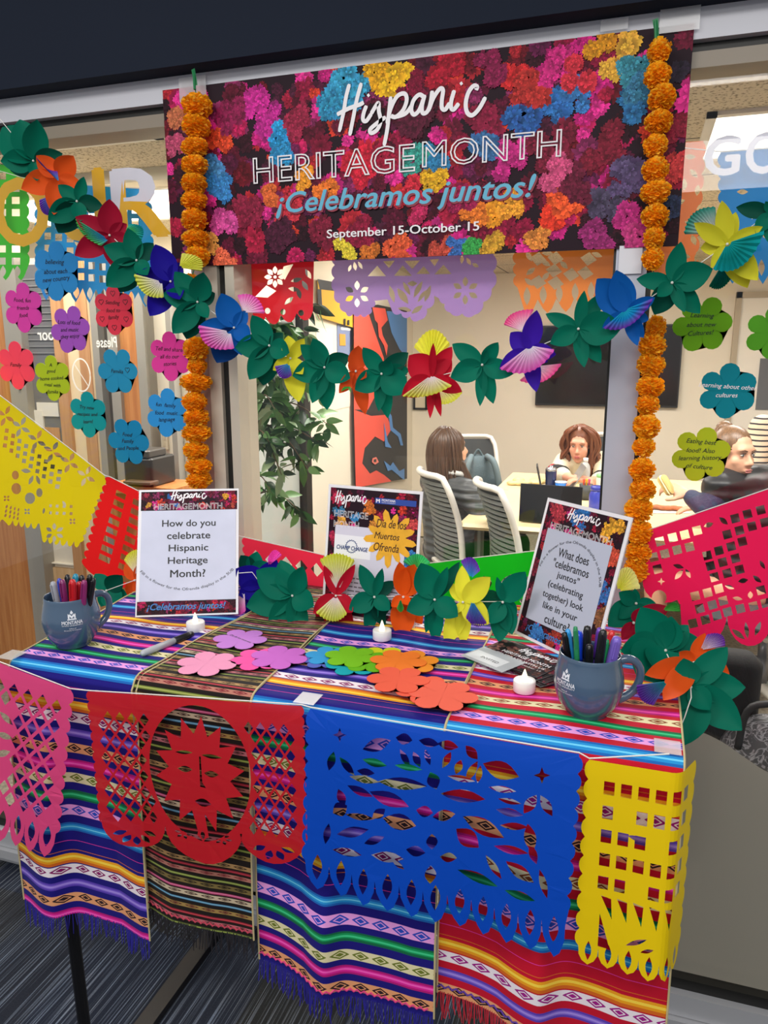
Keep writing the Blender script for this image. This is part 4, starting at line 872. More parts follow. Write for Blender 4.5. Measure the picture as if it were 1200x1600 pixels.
def scal(a, b, n, dep, side, res=5):
    """scalloped edge from a to b bulging to the given side (+1 = left of travel in y-down space)"""
    out = []; dx, dy = b[0]-a[0], b[1]-a[1]; L = math.hypot(dx, dy); nx, ny = dy/L*side, -dx/L*side
    for k in range(n):
        for j in range(res):
            t = (k+j/res)/n; h = dep*sin(pi*j/res)**.7; out.append((a[0]+dx*t+nx*h, a[1]+dy*t+ny*h))
    return out
def arcpts(cx, cy, rx, ry, a0, a1, n): return [(cx+rx*cos(radians(a0+(a1-a0)*k/n)), cy+ry*sin(radians(a0+(a1-a0)*k/n))) for k in range(n+1)]
TISSUE = {}
def tissue(hexc, alpha=1.0):
    return M('tissue_'+hexc, hexc, .5, trans=.12, alpha=alpha, spec=.18)
def pennant(parent, name, label, outer, holes, q, Y, colr, rip=.004, phase=0, alpha=1.0, tilt=0, surf=None):
    """outer/holes in unit (u,v) of the pixel quad q, or in pixels when q is None"""
    px = (lambda p: p) if q is None else (lambda p: q(*p)); o = parent.location
    to = surf or (lambda p: (lambda w_: (w_.x, w_.z))(P(*px(p), Y)))
    O = [to(p) for p in outer]; Hs = [[to(p) for p in h] for h in holes]
    x0, x1 = min(p[0] for p in O), max(p[0] for p in O); z0, z1 = min(p[1] for p in O), max(p[1] for p in O)
    vs_, fs = sheet2d(O, Hs, [x0+(x1-x0)*k/9 for k in range(1, 9)], [z0+(z1-z0)*k/6 for k in range(1, 6)])
    out = []
    for x, z in vs_:
        f = (z1-z)/(z1-z0); y = Y+rip*f*sin(26*x+phase)+rip*.5*sin(61*x+phase*2)*f - tilt*f
        k = 1 if not tilt else (Y-tilt*f**.7)/Y
        x, z = x*k, EYE+(z-EYE)*k
        y = Y*k + rip*f*sin(26*x+phase)+rip*.5*sin(61*x+phase*2)*f
        out.append((x-o.x, y-o.y, z-o.z))
    mb = MB(); mb.add(out, fs); p = mb.build(name, tissue(colr, alpha), parent)
    if label: p['label'] = label
    return p
def string(parent, pts, name='string', r=.0011, mat=None):
    o = parent.location; MB().tube([Vector(p)-o for p in pts], r, 6).build(name, mat or M('string_white', 'e6e4dc', .7), parent)
def unit_outer(nl, nr, nb, dep=.03, bottom='scal', tongues=9, tl=.14):
    o = [(0, 0), (1, 0)]
    o += scal((1, 0), (1, 1), nr, dep, 1)
    if bottom == 'tongue':
        for k in range(tongues):
            a = 1-k/tongues; b = 1-(k+1)/tongues; m = (a+b)/2; w_ = (a-b)
            o += [(a, 1), (a-w_*.03, 1+tl*.45), (a-w_*.2, 1+tl*.78), (m, 1+tl), (b+w_*.2, 1+tl*.78), (b+w_*.03, 1+tl*.45)]
    elif bottom == 'scal': o += scal((1, 1), (0, 1), nb, dep*1.2, 1)
    elif bottom == 'lobes':
        for c, r, h in ((.84, .16, .20), (.5, .19, .24), (.155, .155, .20)):
            o += arcpts(c, 1-.02, r, h, 0, 180, 12)
    if bottom != 'none': o += [(0, 1)]
    o += scal((0, 1), (0, 0), nl, dep, 1)
    out = []
    for p in o:
        if not out or math.hypot(p[0]-out[-1][0], p[1]-out[-1][1]) > 1e-4: out.append(p)
    return out
# ---- the front garland on the edge of the table
FPY = 1.004
fg = thing('pennant_garland', 'cut paper pennants hanging along the front edge of the table: pink, red, blue, yellow', 'paper pennants', (P(480, 1105, FPY).x, FPY, 1.02))
# pink
q = quad((-100, 998), (110, 1078), (83, 1306), (-112, 1222)); H = []
for r in range(12):
    for c in range(9):
        u = .07+c*.105+(.0525 if r % 2 else 0); v = .15+r*.066
        if u < .95 and (abs(u-.48) > .14 or r in (0, 1, 10, 11)): H.append(diam(u, v, .037, .05))
H += [leaf(.4+.16*i, .35+.12*j, .06, .022, 30*(i-j)) for i in range(2) for j in range(3)] + [leaf((k+.5)/9, 1.03, .07, .026, 90) for k in range(9)]
pennant(fg, 'pennant', 'pink pennant with a diamond lattice', unit_outer(10, 10, 9, .03, 'tongue', 9, .17), H, q, FPY, 'd8467c', .006, 1, tilt=.045)
# red sun
q = quad((138, 1080), (471, 1103), (476, 1318), (160, 1284)); H = []
for c0 in (.07, .79):
    for r in range(13):
        for c in range(-2, 6):
            u = c0+.012+c*.056+(.028 if r % 2 else 0); v = .19+r*.062
            if not (.045 < u < .33 or .67 < u < .965) or ((u-.5)/.275)**2+((v-.55)/.56)**2 < 1: continue
            H.append(diam(u, v, .0215, .048))
sun = []
for k in range(28):
    a = radians(90+ (k+.5)*360/28); R_ = .222 if k % 2 == 0 else .152
    sun.append((.5+R_*cos(a)*.98, .56+R_*1.95*sin(a)*1.0))
ring = arcpts(.5, .55, .245, .50, 98, 442, 44)
H.append(ring+list(reversed(sun)))
H += [leaf(.43, .41, .042, .014, -4), leaf(.565, .42, .05, .016, 4), leaf(.43, .535, .036, .024, 0), leaf(.56, .55, .036, .024, 0), leaf(.51, .77, .042, .03, 4), [(.503, .43), (.511, .43), (.512, .62), (.53, .66), (.50, .655)]]
H += [leaf(.155+.075*cos(radians(a)), 1.03+.1*sin(radians(a)), .034, .018, a) for a in (20, 55, 90, 125, 160)] + [leaf(.84+.08*cos(radians(a)), 1.03+.09*sin(radians(a)), .036, .02, a) for a in (25, 65, 105, 150)]
H += daisy(.40, 1.02, .045, 6, .2, 15)+daisy(.60, 1.02, .045, 6, .2, 15)+[leaf(.5+.04*cos(radians(a)), 1.08-.07*sin(radians(a)), .035, .012, -a) for a in (40, 90, 140)]
pennant(fg, 'pennant', 'red pennant with a sun face in a ring', unit_outer(13, 13, 3, .012, 'lobes'), H, q, FPY, 'b81a26', .004, 2, .97, tilt=.045)
# blue: openings traced where they sit
z4 = lambda x, y: (400+x/2.182, 1050+y/2.182)
H = [star4(*z4(285, 215), 11), star4(*z4(975, 352), 13)]
for cx, cy, L, w_, rot in ((412, 248, 42, 16, -18), (505, 228, 24, 14, 10), (590, 240, 30, 11, 12), (655, 250, 30, 12, 12), (735, 275, 26, 12, 50), (835, 335, 55, 22, 20), (508, 295, 30, 8, 62), (548, 298, 24, 9, 66), (585, 290, 24, 7, 72), (650, 300, 26, 9, -62), (690, 325, 22, 10, -70), (735, 340, 34, 10, -60), (700, 365, 40, 8, 12), (760, 350, 26, 8, -80),
    (256, 305, 28, 10, 105), (310, 322, 34, 9, 50), (405, 308, 36, 10, 15), (370, 365, 44, 9, 10), (375, 340, 26, 9, 8), (355, 405, 40, 10, 22), (500, 380, 70, 15, 6), (520, 325, 40, 8, 10), (605, 370, 26, 16, 70), (455, 432, 60, 17, 22), (290, 430, 26, 11, 70), (285, 470, 24, 18, -30), (420, 480, 22, 12, -35), (355, 492, 44, 8, 6), (490, 510, 48, 20, 14), (575, 475, 24, 14, 10),
    (705, 425, 64, 16, 8), (640, 490, 32, 14, -6), (775, 530, 66, 20, 26), (840, 400, 40, 8, 8), (865, 440, 34, 7, 12), (865, 478, 40, 10, 12), (880, 525, 40, 9, 4), (935, 450, 32, 14, -55), (990, 455, 34, 12, 60), (330, 545, 48, 13, -12), (405, 570, 30, 10, -18), (240, 555, 30, 9, -80), (310, 615, 44, 10, 6), (450, 628, 46, 13, 10), (485, 655, 22, 6, 40), (545, 610, 28, 13, 10),
    (600, 578, 22, 14, 90), (655, 635, 24, 12, 8), (720, 570, 42, 22, 40), (870, 605, 50, 10, 12), (935, 565, 42, 15, 80), (945, 620, 30, 10, 70), (810, 665, 40, 9, 55), (900, 680, 50, 15, 38), (755, 705, 62, 12, 20), (900, 760, 46, 10, 20), (980, 720, 42, 9, 75), (595, 690, 26, 14, 92)):
    H.append(leaf(*z4(cx, cy), L/2.182*1.2, w_/2.182*1.4, rot))
bot = []; tong = []
for k in range(11):
    u = (k+.5)/11; tong.append((u, quad((485, 1107), (905, 1178), (884, 1418), (476, 1322))(u, 1)))
for u, (cx, cy) in tong: H.append(leaf(cx, cy+36-6*(1-u), 20, 7.5, 92))
o = [(485, 1107), (905, 1178)]+scal((905, 1182), (884, 1424), 9, 7, 1)
for k in range(11):
    a = 884-(884-476)*k/11; b = 884-(884-476)*(k+1)/11; ya = 1424-(1424-1328)*k/11; yb = 1424-(1424-1328)*(k+1)/11; h = 72-14*k/11; w_ = a-b
    o += [(a-.5, ya+20), (a-w_*.05, ya+h*.6), (a-w_*.25, ya+h*.86), ((a+b)/2, (ya+yb)/2+h), (b+w_*.25, yb+h*.86), (b+w_*.05, yb+h*.6)]
o += scal((476, 1345), (484, 1112), 9, 6, 1)
pennant(fg, 'pennant', 'bright blue pennant with curved leaf cut-outs', o, H, None, FPY, '0648ba', .004, .5, tilt=.045)
# yellow, wrapped round the corner of the table
YX0, YXf = P(921, 1187, FPY).x, P(1056, 1300, FPY).x; YT, YB = P(921, 1187, FPY).z, P(1000, 1500, FPY).z
Wf = YXf-YX0; Wt = Wf+.05; Hh = YT-YB
o = [(p[0]*Wt, -p[1]*Hh) for p in unit_outer(10, 9, 5, .035, 'tongue', 6, .1)]; H = []
for r in range(5):
    for c in range(6): 
        if (r, c) in ((1, 1), (2, 3), (4, 2)): continue
        H.append(sq((.17+c*.135)*Wt, -(.13+r*.125)*Hh, .085*Wt, .068*Hh))
H += [[((.16+c*.13)*Wt, -.70*Hh), ((.245+c*.13)*Wt, -.71*Hh), ((.26+c*.12)*Wt, -.82*Hh)] for c in range(5)] + [[(.16*Wt, -.80*Hh), (.26*Wt, -.99*Hh), (.16*Wt, -.985*Hh)]]
H += [leaf((k+.5)/6*Wt, -1.02*Hh, .055*Hh, .045*Wt*.6, 90) for k in range(6)] + [leaf(.47*Wt, -.91*Hh, .10*Wt, .012*Hh, 35), leaf(.56*Wt, -.94*Hh, .06*Wt, .010*Hh, 30), leaf(.40*Wt, -.36*Hh, .06*Wt, .012*Hh, -10)]
vs_, fs = sheet2d(o, H, [Wf-.012, Wf-.006, Wf, Wf+.006, Wf+.012, Wf*.33, Wf*.66, Wf+.05], [-Hh*k/5 for k in range(1, 5)])
mb = MB(); out = []
for x, z in vs_:
    d = x-Wf; rr = .012
    if d < -rr: X, Yy = x, 0
    elif d < rr: a = (d+rr)/(2*rr)*1.15; X, Yy = Wf-rr+rr*1.6*sin(a), rr*1.6*(1-cos(a))
    else: X, Yy = Wf-rr+rr*1.6*.912+(d-rr)*.41, rr*1.6*.592+(d-rr)*.91
    f = -z/Hh; k = 1-.035*f; out.append(((YX0+X)*k-fg.location.x, (FPY+Yy)*k-FPY+.003*sin(40*x)*f, EYE+(YT+z-EYE)*k-fg.location.z))
mb.add(out, fs); p = mb.build('pennant', tissue('e8c80c'), fg); p['label'] = 'yellow pennant with square cut-outs bent round the table corner'
string(fg, [P(-100, 996, FPY), P(110, 1076, FPY), P(140, 1079, FPY), P(300, 1089, FPY-.001), P(471, 1101, FPY), P(485, 1105, FPY), P(700, 1141, FPY-.001), P(905, 1176, FPY), P(921, 1185, FPY), P(1046, 1178, FPY)])
for px, py in ((482, 1090), (1043, 1165), (20, 1022)):
    p = T(px, py, TZ+.008); MB().bbox((p.x-.018-fg.location.x, p.y-.022-fg.location.y, TZ+.0072-fg.location.z), (p.x+.018-fg.location.x, p.y+.018-fg.location.y, TZ+.0078-fg.location.z)).build('tape', TAPE, fg)
# ---- the swag behind the signs, in front of the glass
SY = 1.615
sg = thing('pennant_garland', 'cut paper pennants strung behind the signs in front of the glass: yellow, red, green, pink', 'paper pennants', (P(500, 860, SY).x, SY, 1.25))
z7 = lambda x, y: (x/5, 590+y/5)
H = []
for cx, cy in ((40, 300), (165, 385), (290, 490), (415, 580), (540, 665), (670, 770)):
    for a in (35, 125, 215, 305): H.append(leaf(*z7(cx+42*cos(radians(a-8)), cy+52*sin(radians(a-8))), 7.6, 3.3, a-8))
for i in range(9):
    for j in range(3): H.append(sq(*z7(20+i*52-j*8+30, 415+i*40+j*58), 6.2, 6.6, 8))
H += [ell(*z7(125, 868), 8.5, 9, 0, 12), ell(*z7(237, 942), 8, 9, 0, 12), ell(*z7(310, 898), 5, 7), ell(*z7(118, 762), 6, 7), leaf(*z7(205, 728), 8, 3.5, 8), leaf(*z7(245, 800), 8, 3, 115), leaf(*z7(300, 800), 8, 3, 70), leaf(*z7(345, 1040), 5, 2, 100), leaf(*z7(500, 985), 5, 2, 60)]
for cx, cy in ((45, 945), (215, 1045), (560, 1125)): H += daisy(*z7(cx, cy), 5.8, 4, .3, 45, .2)
for i in range(4):
    for j in range(3): H.append(leaf(*z7(45+i*32-j*4, 1010+i*8+j*34), 3.4, 1.6, 110))
H += daisy(*z7(430, 1210), 15, 6, .2, 30, .3)
for i in range(4):
    for j in range(2): H.append(sq(*z7(400+i*50, 1000+j*55+i*3), 4, 4.5, 10))
o = [(-75, 562), (164, 744)]+[(p[0], p[1]) for p in scal((164, 748), (124, 848), 9, 4, 1)]+scal((124, 848), (66, 838), 6, 9, 1)+[(62, 818)]+scal((60, 818), (8, 812), 5, 9, 1)+[(4, 812)]+scal((2, 812), (-75, 800), 6, 8, 1)
pennant(sg, 'pennant', 'yellow pennant at the far left', o, H, None, SY, 'e6cf10', .003, 0)
q = quad((170, 745), (345, 832), (330, 985), (132, 885)); H = []
for r in range(8):
    for c in range(6):
        if (r, c) in ((3, 2), (4, 3), (5, 2)): continue
        H.append(sq(.13+c*.15, .12+r*.10, .085, .06))
H += [leaf(.3+.2*i, .93, .07, .03, -20) for i in range(3)]
pennant(sg, 'pennant', 'red pennant behind the left sign', unit_outer(11, 10, 6, .03), H, q, SY, 'ee1c1c', .003, 2)
q = quad((381, 840), (506, 868), (510, 965), (388, 945)); H = [diam(.14+.19*c, .26, .075, .11) for c in range(5)]+[c for k in range(3) for c in daisy(.2+.3*k, .68, .15, 7, .2)]
pennant(sg, 'pennant', 'coral red pennant behind the middle of the flowers', unit_outer(8, 8, 6, .03), H, q, SY, 'f2304c', .003, 1)
q = quad((668, 881), (866, 858), (862, 985), (672, 980)); H = [leaf(.12+.17*c, .36, .10, .045, 20+30*c) for c in range(5)]+[c for k in range(3) for c in daisy(.2+.3*k, .7, .12, 6, .2)]
pennant(sg, 'pennant', 'bright green pennant behind the yellow flower', unit_outer(8, 8, 6, .03), H, q, SY, '10b81c', .003, 3)
q = quad((1004, 832), (1296, 732), (1310, 930), (1012, 940))
zP = lambda x, y: (1000+x/4, 620+y/4); H = []
rows = ((1, 8, (60, 910), (80, -24)), (2, 9, (85, 1000), (76, -22)))
for x0, y0, n in ((125, 905, 1), (205, 880, 1), (280, 862, 1), (357, 835, 1), (595, 760, 1), (672, 733, 1), (755, 708, 1), (85, 1003, 1), (155, 982, 1), (232, 957, 1), (310, 938, 1), (110, 1077, 1), (545, 860, 1), (622, 835, 1), (700, 810, 1), (780, 785, 1), (420, 990, 1), (493, 960, 1), (570, 935, 1), (640, 905, 1), (440, 1055, 1), (517, 1033, 1), (597, 1010, 1), (465, 1125, 1), (545, 1103, 1), (623, 1080, 1), (345, 1243, 1), (422, 1222, 1), (492, 1198, 1), (373, 1320, 1), (452, 1298, 1), (520, 1275, 1), (330, 1413, 1), (408, 1390, 1), (480, 1366, 1), (548, 1345, 1), (628, 1325, 1), (710, 1310, 1), (785, 1290, 1), (757, 1210, 1)):
    H.append(sq(*zP(x0, y0), 13.5, 13.5, -14))
H += [leaf(*zP(428, 800), 8, 4, -20), leaf(*zP(522, 775), 9, 4, 40), leaf(*zP(645, 1150), 8, 4, -10), leaf(*zP(610, 1262), 8, 3, 10), leaf(*zP(560, 1190), 8, 3, 20), ell(*zP(120, 1255), 11.5, 11.5, 0, 18), star4(*zP(133, 1155), 6), star4(*zP(238, 1300), 5), leaf(*zP(240, 1060), 9, 3.5, 15), leaf(*zP(243, 1112), 10, 4, -50), leaf(*zP(300, 1103), 8, 3.2, 62), leaf(*zP(615, 1485), 13, 4, 38), leaf(*zP(667, 1460), 13, 3.5, 82), leaf(*zP(737, 1450), 12, 4, 112), leaf(*zP(765, 1050), 8, 3, 60), leaf(*zP(733, 1140), 9, 3.5, 40), leaf(*zP(690, 1240), 6, 4, 90)]
o = [(1006, 831), (1296, 732), (1316, 930)]+arcpts(1255, 960, 52, 48, -20, 180, 8)+arcpts(1172, 962, 36, 48, 10, 180, 10)+[(1136, 955)]+arcpts(1098, 958, 38, 48, 0, 150, 9)+[(1063, 946)]+arcpts(1040, 908, 36, 34, 60, 180, 8)+[(1006, 890)]+scal((1005, 890), (1006, 836), 3, 4, 1)
pennant(sg, 'pennant', 'hot pink pennant right of the post', o, H, None, SY, 'ec1a56', .003, .7)
string(sg, [P(-75, 561, SY), P(60, 663, SY), P(164, 743, SY), P(172, 745, SY), P(345, 831, SY), P(381, 839, SY), P(506, 867, SY), P(600, 878, SY), P(668, 880, SY), P(866, 857, SY), P(960, 843, SY), P(1006, 830, SY), P(1296, 731, SY)])
# ---- pennants hanging inside the glass at the top
IY = 1.745
ig = thing('pennant_garland', 'cut paper pennants hanging inside the top of the glass: green, blue, red, lilac, orange', 'paper pennants', (P(600, 300, IY).x, IY, 2.0))
H = [sq(-60+c*21, 275+r*19, 12, 11) for r in range(8) for c in range(5) if (r+c) % 4]+[leaf(-58+c*21, 424, 9, 4.5, 90) for c in range(5)]
o = [(-70, 248), (42, 262)]+scal((42, 264), (42, 415), 8, 4, 1)+[p for k in range(5) for p in ((42-k*22, 418), (36-k*22, 432), (31-k*22, 438), (26-k*22, 432))]+[(-70, 415)]
pennant(ig, 'pennant', 'green pennant at the far left', o, H, None, IY, '3cb030', .003, 0)
H = [sq(75+c*17, 312+r*19+c*2, 10, 11) for r in range(7) for c in range(9) if not (2 < c < 6 and 1 < r < 5)]+[leaf(112+10*k, 365+6*((k*3) % 5), 9, 3, 40*k) for k in range(5)]+[leaf(74+c*22, 452+c*2.2, 10, 4.4, 90) for c in range(8)]
o = [(58, 285), (232, 296)]+scal((232, 298), (238, 455), 9, 5, 1)+[p for k in range(8) for p in ((238-k*22, 458-k*1.5), (231-k*22, 472-k*1.5), (227-k*22, 480-k*1.5), (222-k*22, 472-k*1.5))]+[(60, 440)]+scal((60, 440), (58, 287), 8, 5, 1)
pennant(ig, 'pennant', 'blue pennant behind the gold letters', o, H, None, IY, '2592d0', .003, 1)
q = quad((366, 280), (497, 268), (487, 484), (366, 500)); zr4 = lambda x, y: (340+x/2.609, 380+y/2.609)
H = daisy(*zr4(235, 138), 17, 8, .22, 0, .28)+[ell(*zr4(235, 138), 2.6, 2.6)]+daisy(*zr4(95, 128), 18, 7, .18, 15, .3)+[leaf(*zr4(x, y), 9, 3.6, r) for x, y, r in ((322, 150, -15), (368, 125, 60), (312, 188, 10), (355, 172, 60), (292, 235, -42), (332, 205, 75))]+[[zr4(*p) for p in ((155, 218), (200, 172), (240, 195), (205, 222))], [zr4(*p) for p in ((270, 95), (310, 85), (275, 150), (262, 130))]]+[ell(*zr4(x, y), 4.2, 4.8) for x, y in ((205, 276), (268, 280), (340, 284), (130, 280))]
o = [(366, 300), (493, 290), (488, 484)]+scal((488, 486), (367, 502), 5, 13, 1)
pennant(ig, 'pennant', 'red pennant with a flower', o, H, None, IY, 'e22430', .003, 2)
zv = lambda x, y: (500+x/3.333, 380+y/3.333)
H = daisy(*zv(193, 265), 21, 6, .2, 90, .3)+daisy(*zv(758, 248), 22, 6, .2, 90, .3)+[[zv(*p) for p in t] for t in (((250, 172), (300, 118), (345, 172)), ((385, 170), (430, 115), (478, 170)), ((595, 162), (642, 112), (685, 160)), ((330, 95), (390, 90), (360, 130)), ((440, 92), (520, 90), (480, 135)), ((500, 160), (540, 120), (572, 160)), ((570, 85), (620, 82), (596, 120)))]
H += [leaf(*zv(480, 210), 8, 4, 0), leaf(*zv(375, 265), 14, 4, 75), leaf(*zv(430, 275), 15, 5.5, 55), leaf(*zv(510, 240), 15, 4, -62), leaf(*zv(560, 262), 14, 4, -70), leaf(*zv(450, 235), 12, 3.5, 62), leaf(*zv(530, 275), 12, 3, -55), leaf(*zv(440, 345), 11, 4, 10), leaf(*zv(505, 345), 11, 4, -35), leaf(*zv(155, 130), 6, 2.5, 110), leaf(*zv(182, 120), 7, 3, 80), leaf(*zv(210, 115), 7, 2.6, 60), leaf(*zv(740, 85), 7, 3, 95), leaf(*zv(775, 95), 7, 3, 60), leaf(*zv(810, 115), 6, 3, 30)]
o = [(524, 330), (772, 318)]+scal((772, 320), (770, 450), 5, 6, 1)+scal((768, 452), (742, 492), 2, 5, 1)+scal((742, 492), (703, 488), 2, 5, 1)+scal((703, 488), (686, 462), 2, 4, 1)+[(678, 462)]+scal((678, 465), (655, 500), 2, 5, 1)+scal((655, 500), (612, 484), 3, 5, 1)+[(606, 468), (588, 470)]+scal((586, 470), (575, 492), 2, 4, 1)+scal((575, 492), (540, 490), 3, 4, 1)+scal((540, 488), (522, 460), 2, 4, 1)+scal((522, 455), (524, 332), 6, 5, 1)
pennant(ig, 'pennant', 'lilac pennant with a rose', o, H, None, IY, 'b08acc', .003, 1.5, .97)
zo = lambda x, y: (700+x/3.871, 380+y/3.871)
H = [leaf(*zo(478+c*97, 320-c*8), 14.5, 5.4, 90) for c in range(6)]
H += [diam(*zo(x, y), 13, 11, 8) for x, y in ((545, 95), (650, 90), (745, 190), (640, 165), (545, 235), (850, 95), (650, 240), (830, 180))]+[leaf(*zo(x, y), 9, 4, r) for x, y, r in ((490, 80, 60), (500, 170, -40), (490, 235, 40), (590, 200, -50), (700, 130, 45), (900, 70, 20), (590, 120, 30), (600, 60, 0))]
o = [(804, 320), (985, 305), (985, 455)]+[p for k in range(6) for p in ((985-k*29, 458+k*2), (978-k*29, 474+k*2), (971-k*29, 483+k*1.5), (964-k*29, 474+k*2))]+[(809, 450)]+scal((807, 448), (804, 322), 7, 5, 1)
pennant(ig, 'pennant', 'orange pennant left of the post', o, H, None, IY, 'f58a34', .003, .2, .96)
H = [leaf(1078+6*((k*5) % 4), 245+k*26, 9, 4.5, 50*k) for k in range(8)]+[leaf(1045+8*((k*3) % 4), 260+k*28, 10, 5, 70*k+20) for k in range(7)]
o = [(1000, 225), (1099, 220)]+scal((1099, 222), (1084, 445), 9, 5, 1)+[(1075, 436), (1062, 446), (1050, 436), (1036, 444), (1000, 440)]
pennant(ig, 'pennant', 'orange pennant right of the post', o, H, None, IY, 'f4854a', .003, .9)
H = [leaf(1160+18*((k*3) % 5), 300+k*17, 9, 4, 55*k) for k in range(9)]+[leaf(1142+c*24, 418, 13, 5, 90) for c in range(6)]
o = [(1126, 238), (1300, 225), (1300, 420)]+[p for k in range(7) for p in ((1300-k*24, 424), (1293-k*24, 436), (1288-k*24, 444), (1283-k*24, 436))]+[(1128, 420)]+scal((1128, 418), (1126, 240), 9, 5, 1)
pennant(ig, 'pennant', 'blue pennant behind the white letters', o, H, None, IY, '1c80c4', .003, .4)
string(ig, [P(x, y, IY) for x, y in ((-70, 247), (58, 284), (232, 295), (366, 299), (524, 329), (804, 319), (985, 304), (1000, 224), (1126, 237), (1300, 224))])
# ================================================================== LETTERS ON THE GLASS
def letters(name, label, s, pxr, mats, Y=1.712, bold=.035):
    a, b = P(pxr[0], pxr[3], Y), P(pxr[1], pxr[2], Y); c = (a+b)/2
    z0, z1 = P((pxr[0]+pxr[1])/2, pxr[3], Y).z, P((pxr[0]+pxr[1])/2, pxr[2], Y).z
    mb = MB(); put_text(mb, s, (a.x-c.x, b.x-c.x, z0-c.z, z1-c.z), lambda x, z: (x, 0, z), bold=bold)
    if len(mats) > 1:
        zs = [p[2] for p in mb.v]; cut = min(zs)+(max(zs)-min(zs))*.52
        mb.m = [1 if sum(mb.v[i][2] for i in f)/len(f) > cut else 0 for f in mb.f]
    o = mb.build(name, mats); o.location = c; return tag(o, label, 'window lettering', 'large vinyl letters on the glass')
GOLD = M('vinyl_gold', 'e6b01c', .45); WHV = M('vinyl_white', 'dcdce8', .45)
letters('vinyl_letter', 'gold letter O on the glass at the far left', 'O', (-6, 72, 276, 386), [GOLD])
letters('vinyl_letter', 'gold letter U on the glass, mostly behind the paper flowers', 'U', (92, 162, 264, 378), [GOLD])
letters('vinyl_letter', 'letter R on the glass, white above and gold below', 'R', (178, 262, 260, 372), [GOLD, WHV])
letters('vinyl_letter', 'white letter G on the glass at upper right', 'G', (1098, 1160, 212, 275), [WHV])
letters('vinyl_letter', 'white letter O on the glass cut by the right edge', 'O', (1162, 1228, 206, 272), [WHV])
# ================================================================== MARIGOLD STRINGS
def marigold_mesh(seed):
    rnd = random.Random(seed); mb = MB(); N = 150; mb.ball((0, 0, 0), (.74, .74, .6), 10, 0, 'fca818')
    for i in range(N):
        z = 1-2*(i+.5)/N; a = i*2.39996+rnd.uniform(-.2, .2); rr = math.sqrt(1-z*z); d = Vector((rr*cos(a), rr*sin(a), z)); t = d.cross(Vector((0, 0, 1))); t = t.normalized() if t.length > .01 else Vector((1, 0, 0)); b = d.cross(t)
        w_ = rnd.uniform(.17, .27); tw = rnd.uniform(-.8, .8); t2 = t*cos(tw)+b*sin(tw); b2 = b*cos(tw)-t*sin(tw)
        R1, R2 = .60, rnd.uniform(.92, 1.1); S = Vector((1, 1, .82)); c = jit(rnd.choice(('ffb01c', 'ffbc28', 'fca414', 'ffc63c')), .14, rnd)
        pts = [d*R1-t2*w_*.5, d*R1+t2*w_*.5, d*(R1+R2)*.5-t2*w_+b2*.05, d*(R1+R2)*.5+t2*w_+b2*.05, d*R2-t2*w_*.95-b2*.06, d*(R2+.04)+b2*.07, d*R2+t2*w_*.95-b2*.06]
        mb.add([Vector((p.x*S.x, p.y*S.y, p.z*S.z)) for p in pts], [(0, 1, 3, 2), (2, 3, 5), (2, 5, 4), (3, 6, 5)], 0, c)
    return mb.mesh('marigold', M('marigold_crepe', rough=.8, trans=.25, vcol=True, spec=.1))
MGM = [marigold_mesh(k) for k in range(4)]
def marigolds(label, pts, Y, top, ranges):
    o0 = P(*top, Y); t = thing('marigold_garland', label, 'garland', o0); rnd = random.Random(len(pts)); prev = None
    for i, (px, py, w_, h_) in enumerate(pts):
        c = P(px, py, Y); r = (P(px+w_/2, py, Y).x-P(px-w_/2, py, Y).x)/2; hz = abs(P(px, py-h_/2, Y).z-P(px, py+h_/2, Y).z)/2
        m = bpy.data.objects.new('marigold', MGM[i % 4]); COL.objects.link(m); m.parent = t; m.location = c-o0; m.scale = (r*1.02, r*.9, hz/.72); m.rotation_euler = (0, 0, rnd.uniform(0, 6))
    string(t, [o0]+[P(px, py, Y) for px, py, _, _ in pts], 'thread', .0012, M('green_ribbon', '0f7a44', .5))
    MB().add([Vector((-.006, 0, .012)), Vector((.004, -.002, .014)), Vector((.008, 0, -.02)), Vector((.002, -.003, -.022))], [(0, 1, 2, 3)]).tube([(0, 0, .01), (.003, -.004, -.03)], .003, 6).build('ribbon_end', M('green_ribbon', '0f7a44', .5), t)
    return t
MY = 1.615
marigolds('string of orange marigolds hanging down the left post', [(308, 166, 40, 36), (307, 197, 40, 34), (304, 229, 36, 28), (304, 258, 36, 28), (303, 287, 38, 30), (303, 313, 36, 26), (304, 343, 38, 32), (306, 373, 36, 26), (309, 400, 34, 30), (298, 440, 26, 22), (306, 545, 38, 34), (308, 572, 28, 24), (306, 597, 40, 26), (304, 627, 36, 28), (307, 652, 38, 26), (307, 676, 38, 26), (306, 704, 34, 26), (310, 728, 34, 24), (311, 750, 34, 24)], MY, (303, 118), None)
marigolds('longer string of orange marigolds hanging down the right post', [(1030, 80, 38, 36), (1027, 118, 42, 38), (1034, 152, 46, 38), (1030, 190, 44, 32), (1024, 228, 38, 34), (1024, 265, 42, 36), (1024, 300, 46, 34), (1024, 338, 44, 34), (1022, 372, 36, 34), (1020, 404, 34, 32), (1025, 512, 36, 34), (1019, 540, 42, 34), (1017, 570, 42, 34), (1016, 604, 44, 30), (1012, 632, 40, 28), (1010, 666, 44, 34), (1006, 698, 34, 28), (1003, 733, 44, 32), (1004, 764, 44, 30), (998, 797, 44, 34), (1000, 832, 44, 34), (998, 863, 40, 30), (994, 890, 42, 32)], MY, (1024, 42), None)
